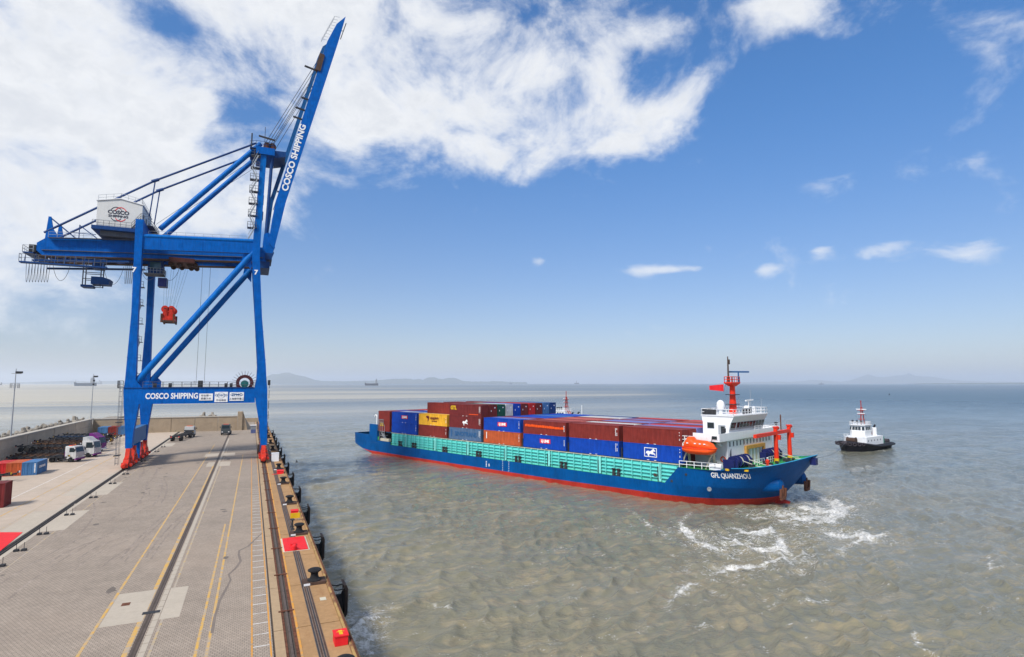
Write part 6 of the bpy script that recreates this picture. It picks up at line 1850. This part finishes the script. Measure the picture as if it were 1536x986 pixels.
def buoy(lb, px, py, s, m):
    q = gz(px, py, ZW); t = thing('buoy', lb, 'buoy', (q.x, q.y, ZW), .4)
    MB().lathe([(1.0 * s, -.3 * s), (1.1 * s, .2 * s), (.9 * s, .5 * s), (.3 * s, .6 * s)], n=12).build('float', m, t)
    MB().lathe([(.35 * s, .6 * s), (.25 * s, 1.8 * s), (.02, 2.3 * s)], n=8).build('tower', m, t)


buoy('small dark buoy on the water at upper right beyond the tug', 1334, 593, 1.5, M['dark_steel'])
buoy('tiny dark float on the water off the quay fenders', 445, 693.5, .32, M['dark_steel'])
buoy('small dark buoy near the horizon between the lamp masts and the crane', 1477, 577.5, 4, M['dark_steel'])

# ------------------------------------------------------------------ islands
ISL = ground("island", (0.07, 0.085, 0.05), 0.002, .3, (.12, .10, .08), .4)


def island(name, prof, depth, thick, seed):
    """prof: (px, py of the ridge); the base is the water line at that depth"""
    rn = random.Random(seed); rows = []
    xs = [a for a, b in prof]; ys = [b for a, b in prof]
    n = max(20, int((xs[-1] - xs[0]) / 2.2)); R0, R1, R2, R3, R4 = [], [], [], [], []
    for k in range(n + 1):
        x = xs[0] + (xs[-1] - xs[0]) * k / n
        y = float(np.interp(x, xs, ys)) + rn.uniform(-.35, .35)
        q = gd(x, y, depth); h = max(1.0, q.z - ZW)
        back = Vector((FWD.x, FWD.y, 0)).normalized()
        j1, j2 = rn.uniform(.45, .75), rn.uniform(.15, .35)
        R0.append((q.x - back.x * thick, q.y - back.y * thick, ZW - 2)); R1.append((q.x - back.x * thick * .6, q.y - back.y * thick * .6, ZW + h * j2))
        R2.append((q.x - back.x * thick * .25, q.y - back.y * thick * .25, ZW + h * j1)); R3.append((q.x, q.y, ZW + h)); R4.append((q.x + back.x * thick, q.y + back.y * thick, ZW - 2))
    rows = [R0, R1, R2, R3, R4]; m = n + 1
    mb = MB(); vs = sum(rows, []); mb.raw(vs, [(i * m + j, i * m + j + 1, (i + 1) * m + j + 1, (i + 1) * m + j) for i in range(4) for j in range(m - 1)])
    o = mb.build(name, ISL, smooth=True); kind(o, 'structure'); return o


island('hills', [(380, 573), (398, 566), (408, 561), (416, 562), (424, 559.5), (434, 559), (442, 562), (452, 564), (458, 565), (468, 569), (480, 571.5), (520, 572), (560, 571), (590, 568.5), (612, 568), (622, 569.5), (628, 568.3), (634, 570), (641, 567), (650, 565.5), (658, 568), (664, 569), (674, 566.5), (684, 567.5), (692, 571), (706, 572.5), (730, 572.5), (745, 571.8), (760, 573), (790, 573.6)], 19000, 1500, 4)
island('hills', [(20, 574), (60, 573), (90, 572), (110, 571.5), (135, 572.5), (160, 571.5), (190, 571.8), (240, 573), (300, 573.5)], 19500, 1500, 5)
island('hills', [(1090, 574), (1150, 573), (1165, 572.4), (1185, 573), (1200, 572), (1220, 570), (1240, 571.5), (1262, 573), (1280, 570), (1292, 565), (1302, 561.5), (1312, 565), (1325, 566), (1345, 563.5), (1355, 563), (1363, 560), (1374, 564), (1390, 565), (1402, 566), (1420, 569), (1440, 571), (1480, 572.5), (1540, 573), (1700, 572)], 27000, 1500, 6)
lc = MB(); sp_pts = []
island('sandbar', [(1370, 575.9), (1400, 575.2), (1450, 574.8), (1500, 574.4), (1560, 574.2), (1700, 574)], 12000, 500, 9)

# ------------------------------------------------------------------ water
def water():
    rnd = np.random.default_rng(6)
    h = CAMH - ZW
    dy = np.concatenate([np.array([1.2, 1.6, 2.2, 3, 4, 5, 6.2]), np.linspace(7.5, 40, 52), np.linspace(40.9, 470, 440), np.array([520, 620, 800, 1200, 2400])])
    r = (F * h / dy)[::-1]
    r = np.concatenate([[0.5], r, [26000, 42000]])
    a = np.concatenate([np.arange(-180, -34, 6.0), np.linspace(-30, 74, 860), np.arange(80, 180, 6.0)])
    a = np.radians(a)
    nr, na = len(r), len(a)
    RR, AA = np.meshgrid(r, a, indexing='ij')
    # keep the vertices off perfectly straight rows
    X = RR * np.sin(AA); Y = RR * np.cos(AA)
    dr = np.gradient(r)[:, None]
    Z = np.zeros_like(X)
    foam = np.zeros_like(X)
    # calm strip in the lee of the hull
    def seg_dist(px, py, ax, ay, bx, by):
        dx, dy_ = bx - ax, by - ay; t = np.clip(((px - ax) * dx + (py - ay) * dy_) / (dx * dx + dy_ * dy_), 0, 1)
        return np.hypot(px - ax - t * dx, py - ay - t * dy_)
    s0 = SORG - PORT * 14.2; A = s0 + AFT * 8; Bp = s0 + AFT * 108
    dl = seg_dist(X - 5 * PORT.x * -1, Y - 5 * PORT.y * -1, A.x, A.y, Bp.x, Bp.y)
    lee = 1 - .62 * np.exp(-(dl / 13.0) ** 2)
    # wind sea: many short crested components
    comp = []
    for lam0, amp, nn in ((15, .040, 6), (8.5, .038, 9), (5.0, .034, 14), (3.1, .026, 20), (2.0, .019, 22), (1.25, .0125, 24)):
        for _ in range(nn):
            lam = lam0 * rnd.uniform(.78, 1.28); th = R(-62) + rnd.normal(0, .55)
            comp.append((lam, amp * rnd.uniform(.6, 1.25), th, rnd.uniform(0, 6.28)))
    wx = X + 1.1 * np.sin(Y * .19 + 1.0) + .6 * np.sin(X * .31 + Y * .12); wy = Y + 1.0 * np.sin(X * .21 + 2.0)
    DX, DY = np.zeros_like(X), np.zeros_like(X)
    for lam, amp, th, ph in comp:
        k = 2 * np.pi / lam; att = np.exp(-(dr / lam * 1.5) ** 2) * np.exp(-RR / 2500)
        u = k * (wx * math.cos(th) + wy * math.sin(th)) + ph
        Z += amp * att * np.sin(u); c_ = amp * att * np.cos(u) * .75
        DX += c_ * math.cos(th); DY += c_ * math.sin(th)
    Z *= lee; DX *= lee; DY *= lee
    crest = np.clip((Z - .22) / .30, 0, 1)
    # where the water is churned
    def blob(px, py, sx, sy, amp, ang=0.0):
        c = gz(px, py, ZW); dx, dy_ = X - c.x, Y - c.y
        # axes along the line of sight and across it
        ax = math.atan2(c.y, c.x) + ang; u = dx * math.cos(ax) + dy_ * math.sin(ax); v = -dx * math.sin(ax) + dy_ * math.cos(ax)
        return amp * np.exp(-(u / sx) ** 2 - (v / sy) ** 2)
    for b in FOAM: foam += blob(*b)
    for pts, wd, amp in FOAM_LINES:
        q = [gz(px, py, ZW) for px, py in pts]; best = np.full_like(X, 1e9)
        for c0, c1 in zip(q[:-1], q[1:]): best = np.minimum(best, seg_dist(X, Y, c0.x, c0.y, c1.x, c1.y))
        foam += amp * np.exp(-(best / wd) ** 2)
    foam += .46 * np.exp(-(seg_dist(X, Y, 8.5, 20, 8.2, 62) / 2.8) ** 2) + .16 * np.exp(-(seg_dist(X, Y, 8.0, 60, 8.0, 110) / 1.6) ** 2)
    ds = seg_dist(X, Y, A.x, A.y, Bp.x, Bp.y)
    foam += .22 * np.exp(-(ds / 1.0) ** 2)
    Z += .16 * foam.clip(0, 1.2) * np.sin(1.9 * wx + 1.3 * wy) * np.exp(-(dr / 1.6) ** 2) * np.sin(.9 * wy - 1.6 * wx)
    foam = foam + .30 * crest
    # weight of the short chop relief, away from the lee
    Zw = ZW + Z
    inside = (X < 5.5) & (Y < 251) & (X > -59)
    me = bpy.data.meshes.new('water')
    co = np.stack([X + DX, Y + DY, Zw], -1).reshape(-1, 3)
    ii, jj = np.meshgrid(np.arange(nr - 1), np.arange(na), indexing='ij')
    j2 = (jj + 1) % na
    fc = np.stack([ii * na + jj, (ii + 1) * na + jj, (ii + 1) * na + j2, ii * na + j2], -1).reshape(-1, 4)
    hide = inside.reshape(-1)[fc].all(1)
    fc = fc[~hide]
    me.vertices.add(len(co)); me.vertices.foreach_set("co", co.ravel())
    me.loops.add(fc.size); me.polygons.add(len(fc))
    me.loops.foreach_set("vertex_index", fc[:, ::-1].ravel())
    me.polygons.foreach_set("loop_start", np.arange(len(fc)) * 4); me.polygons.foreach_set("loop_total", np.full(len(fc), 4))
    me.update(calc_edges=True)
    me.polygons.foreach_set("use_smooth", np.ones(len(fc), bool))
    at = me.attributes.new("foam", 'FLOAT', 'POINT'); at.data.foreach_set("value", foam.ravel().astype(np.float32))
    at = me.attributes.new("lee", 'FLOAT', 'POINT'); at.data.foreach_set("value", lee.ravel().astype(np.float32))
    me.materials.append(water_mat())
    o = bpy.data.objects.new('water', me); COL.objects.link(o); kind(o, 'structure')
    return o


FOAM = [(1150, 812, 17, 17, .30), (1060, 860, 9, 10, .22), (1250, 800, 14, 12, .22), (1180, 900, 8, 10, .16),
          # pixel of the centre, spread along and across the line of sight (m), strength
    (1215, 756, 6, 5, .44), (1250, 745, 9, 6, .36), (1235, 770, 6, 9, .36), (1180, 772, 4, 8, .36), (1290, 752, 10, 7, .32), (1120, 768, 3.5, 9, .22),
    (1105, 800, 5, 5, .22), (1130, 822, 4, 6, .26), (1065, 820, 3, 3.5, .26), (1150, 800, 4, 4, .2), (1085, 850, 2.5, 3, .28), (1190, 840, 4, 3, .26), (1030, 800, 3, 4, .30),
     (1265, 800, 4, 4, .34), (1310, 808, 3, 3, .36),
    (560, 930, 3, 2.5, .42), (545, 960, 3, 2, .40), (515, 850, 3, 2.5, .34), (590, 905, 4, 3, .22), (495, 800, 4, 3, .30), (475, 770, 4, 2.5, .28), (1485, 850, 3, 2, .34),
    (1320, 676, 5, 5, .55), (1338, 668, 7, 4, .5), (1350, 660, 14, 4, .32), (1290, 683, 3, 6, .42), (900, 790, 5, 6, .20), (860, 760, 5, 6, .22), (950, 790, 5, 6, .18), (760, 890, 3, 4, .18), (665, 912, 2, 2, .34), (735, 935, 2, 2, .30)]


FOAM_LINES = [  # breaking crests and wash lines: pixels along the line, half width in metres, strength
    ([(1000, 915), (1008, 896), (1028, 880), (1046, 872)], .55, .62), ([(1028, 792), (1042, 810), (1076, 828), (1112, 840)], .55, .42),
    ([(1076, 858), (1100, 850), (1140, 846), (1184, 836)], .5, .58), ([(1036, 768), (1020, 784), (1026, 796)], .6, .5), ([(1330, 798), (1292, 812), (1264, 822), (1262, 834)], .5, .5),
    ([(1372, 950), (1380, 962), (1378, 972)], .35, .7), ([(1392, 975), (1408, 984)], .35, .6), ([(958, 948), (978, 940)], .5, .6), ([(868, 888), (898, 880)], .35, .55),
    ([(1196, 752), (1222, 742), (1252, 752), (1262, 770), (1236, 784), (1192, 786)], 1.0, .45), ([(1206, 762), (1240, 768), (1280, 762)], .9, .45), ([(1130, 776), (1170, 782), (1216, 776)], .7, .46),
    ([(1090, 806), (1120, 820), (1160, 826), (1180, 818)], .6, .46), ([(1100, 790), (1130, 800), (1160, 796)], .6, .42), ([(1240, 800), (1266, 806), (1300, 800)], .6, .44), ([(1170, 808), (1176, 826)], .5, .44),
    ([(940, 762), (962, 778), (975, 792)], .5, .46), ([(858, 742), (900, 752), (930, 752)], .4, .38), ([(1480, 835), (1484, 858)], .3, .5), ([(650, 905), (668, 916)], .3, .5), ([(790, 966), (846, 958)], .3, .5), ([(1200, 905), (1240, 898)], .3, .42)]


def water_mat():
    m, N, L, P = new_mat("sea_water")
    tc = N.new("ShaderNodeTexCoord"); v = tc.outputs["Object"]

    def mapping(sc, rot=0.0):
        mp = N.new("ShaderNodeMapping"); mp.inputs["Scale"].default_value = sc; mp.inputs["Rotation"].default_value = (0, 0, rot)
        L.new(v, mp.inputs["Vector"]); return mp.outputs[0]

    def noise(vec, sc, det, rg=.6, dist=0.0, ridged=False):
        n = N.new("ShaderNodeTexNoise"); n.inputs["Scale"].default_value = sc; n.inputs["Detail"].default_value = det; n.inputs["Roughness"].default_value = rg; n.inputs["Distortion"].default_value = dist
        if ridged: n.noise_type = 'RIDGED_MULTIFRACTAL'; n.inputs["Offset"].default_value = .9; n.inputs["Gain"].default_value = 1.6
        L.new(vec, n.inputs["Vector"]); return n.outputs["Fac"]

    def Mt(op, a, b=None, clamp=False):
        n = N.new("ShaderNodeMath"); n.operation = op; n.use_clamp = clamp
        for k, q in enumerate((a, b)):
            if q is None: continue
            if isinstance(q, (int, float)): n.inputs[k].default_value = q
            else: L.new(q, n.inputs[k])
        return n.outputs[0]

    def smooth(a, lo, hi, to0=0.0, to1=1.0):
        r = N.new("ShaderNodeMapRange"); r.interpolation_type = 'SMOOTHSTEP'
        r.inputs["From Min"].default_value = lo; r.inputs["From Max"].default_value = hi; r.inputs["To Min"].default_value = to0; r.inputs["To Max"].default_value = to1
        L.new(a, r.inputs["Value"]); return r.outputs[0]

    def mixc(f, a, b):
        x = N.new("ShaderNodeMix"); x.data_type = 'RGBA'
        if isinstance(f, float): x.inputs[0].default_value = f
        else: L.new(f, x.inputs[0])
        for k, q in ((6, a), (7, b)):
            if isinstance(q, tuple): x.inputs[k].default_value = (*q, 1)
            else: L.new(q, x.inputs[k])
        return x.outputs[2]
    sep = N.new("ShaderNodeSeparateXYZ"); L.new(v, sep.inputs[0])
    # murky silt near the quay, tan and grey bands far out
    silt_n = noise(mapping((.012, .02, .02), .3), 1.0, 6, .6, .5)
    near = mixc(smooth(silt_n, .35, .65), (.205, .188, .126), (.145, .147, .108))
    swirl = noise(mapping((.16, .42, .3), R(30)), 1.0, 7, .66, 1.6)
    near = mixc(smooth(swirl, .44, .70, 0, .6), near, (.33, .265, .155))
    rxy = Mt('POWER', Mt('ADD', Mt('MULTIPLY', sep.outputs[0], sep.outputs[0]), Mt('MULTIPLY', sep.outputs[1], sep.outputs[1])), .5)
    # bands run across the view: along (0.91,-0.41)
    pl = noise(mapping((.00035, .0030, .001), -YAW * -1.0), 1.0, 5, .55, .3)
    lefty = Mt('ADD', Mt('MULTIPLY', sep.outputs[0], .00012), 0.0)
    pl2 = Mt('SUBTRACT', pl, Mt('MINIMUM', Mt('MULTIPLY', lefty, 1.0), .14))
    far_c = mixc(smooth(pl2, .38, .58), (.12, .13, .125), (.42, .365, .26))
    # right hand side bluer: blue sky reflection put into the base colour
    rx = smooth(Mt('SUBTRACT', sep.outputs[0], Mt('MULTIPLY', sep.outputs[1], .75)), -40, 220)
    far_c = mixc(Mt('MULTIPLY', rx, smooth(rxy, 3000, 900)), far_c, (.050, .088, .105))
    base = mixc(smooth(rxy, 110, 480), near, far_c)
    base = mixc(Mt('MULTIPLY', rx, smooth(rxy, 60, 160, 0.0, .55)), base, (.055, .085, .095))
    # foam: torn lace where the water is churned
    at = N.new("ShaderNodeAttribute"); at.attribute_name = "foam"
    le = N.new("ShaderNodeAttribute"); le.attribute_name = "lee"
    f1 = noise(mapping((1, 1, 1)), .55, 8, .68, 1.2)
    vo = N.new("ShaderNodeTexVoronoi"); vo.feature = 'DISTANCE_TO_EDGE'; vo.inputs["Scale"].default_value = 1.9
    wv = N.new("ShaderNodeVectorMath"); wv.operation = 'ADD'
    nv = N.new("ShaderNodeTexNoise"); nv.inputs["Scale"].default_value = .8; nv.inputs["Detail"].default_value = 5
    L.new(v, nv.inputs["Vector"]); sc_ = N.new("ShaderNodeVectorMath"); sc_.operation = 'SCALE'; sc_.inputs["Scale"].default_value = 1.9
    L.new(nv.outputs["Color"], sc_.inputs[0]); L.new(v, wv.inputs[0]); L.new(sc_.outputs[0], wv.inputs[1]); L.new(wv.outputs[0], vo.inputs["Vector"])
    lace = smooth(vo.outputs["Distance"], .10, .0)
    f2 = noise(mapping((1, 1, 1)), 3.2, 6, .7, .6)
    fm = Mt('ADD', Mt('MULTIPLY', at.outputs["Fac"], .62), Mt('SUBTRACT', f1, .72))
    body = smooth(fm, -.04, .22)
    rg_n = noise(mapping((.55, 1.0, .8), R(20)), .42, 6, .60, 2.4)
    streak = smooth(Mt('ABSOLUTE', Mt('SUBTRACT', rg_n, .5)), .026, .0)
    streak = Mt('MULTIPLY', streak, smooth(f2, .36, .58))
    fmask = Mt('MULTIPLY', body, Mt('ADD', Mt('ADD', Mt('MULTIPLY', lace, .22), Mt('MULTIPLY', streak, 1.25)), smooth(f2, .60, .76, 0, .6)), True)
    core = smooth(fm, .20, .40)
    fmask = Mt('MAXIMUM', fmask, Mt('MULTIPLY', core, smooth(f2, .36, .6, .25, .95)))
    # small whitecaps on open water
    wc = noise(mapping((.30, .75, .5), R(28)), 1.0, 7, .66, .8)
    wcm = Mt('MULTIPLY', smooth(wc, .585, .67), smooth(f2, .50, .64))
    fmask = Mt('MAXIMUM', fmask, Mt('MULTIPLY', wcm, smooth(rxy, 1500, 300, 0, .75)))
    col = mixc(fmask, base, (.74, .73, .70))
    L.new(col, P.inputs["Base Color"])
    L.new(Mt('ADD', Mt('MULTIPLY', fmask, .6), smooth(rxy, 80, 900, .045, .28)), P.inputs["Roughness"])
    P.inputs["IOR"].default_value = 1.333
    P.inputs["Specular IOR Level"].default_value = .5
    # relief at several sizes, quieter in the lee
    b1 = noise(mapping((.50, 1.0, .7), R(28)), 1.05, 6, .62, 1.6, True)
    b2 = noise(mapping((.6, 1.0, .8), R(40)), .16, 5, .6, .5)
    b3 = noise(mapping((.38, 1.0, .8), R(22)), 3.6, 7, .66, .8)
    hgt = Mt('ADD', Mt('ADD', Mt('MULTIPLY', b1, .11), Mt('MULTIPLY', b2, smooth(rxy, 60, 260, 0, 1.5))), Mt('MULTIPLY', b3, .30))
    gust = noise(mapping((.030, .07, .05), R(25)), 1.0, 4, .6, .8)
    hgt = Mt('MULTIPLY', hgt, smooth(gust, .36, .64, .45, 1.35))
    hgt = Mt('MULTIPLY', hgt, le.outputs["Fac"])
    hgt = Mt('ADD', hgt, Mt('MULTIPLY', fmask, .12))
    bp = N.new("ShaderNodeBump"); bp.inputs["Strength"].default_value = 1.0; bp.inputs["Distance"].default_value = .30
    L.new(hgt, bp.inputs["Height"]); L.new(bp.outputs[0], P.inputs["Normal"])
    return m


water()

# ------------------------------------------------------------------ air
hz = MB().box(-46000, 46000, -46000, 46000, -10.5, 480)
hzo = kind(hz.build('haze', None), 'stuff')
hm = bpy.data.materials.new("haze"); hm.use_nodes = True
hn = hm.node_tree.nodes; hn.clear()
ho = hn.new("ShaderNodeOutputMaterial"); hv = hn.new("ShaderNodeVolumePrincipled")
hv.inputs["Color"].default_value = (.80, .88, 1.0, 1); hv.inputs["Density"].default_value = HAZE; hv.inputs["Anisotropy"].default_value = 0.1
hm.node_tree.links.new(hv.outputs[0], ho.inputs["Volume"])
hzo.data.materials.append(hm)
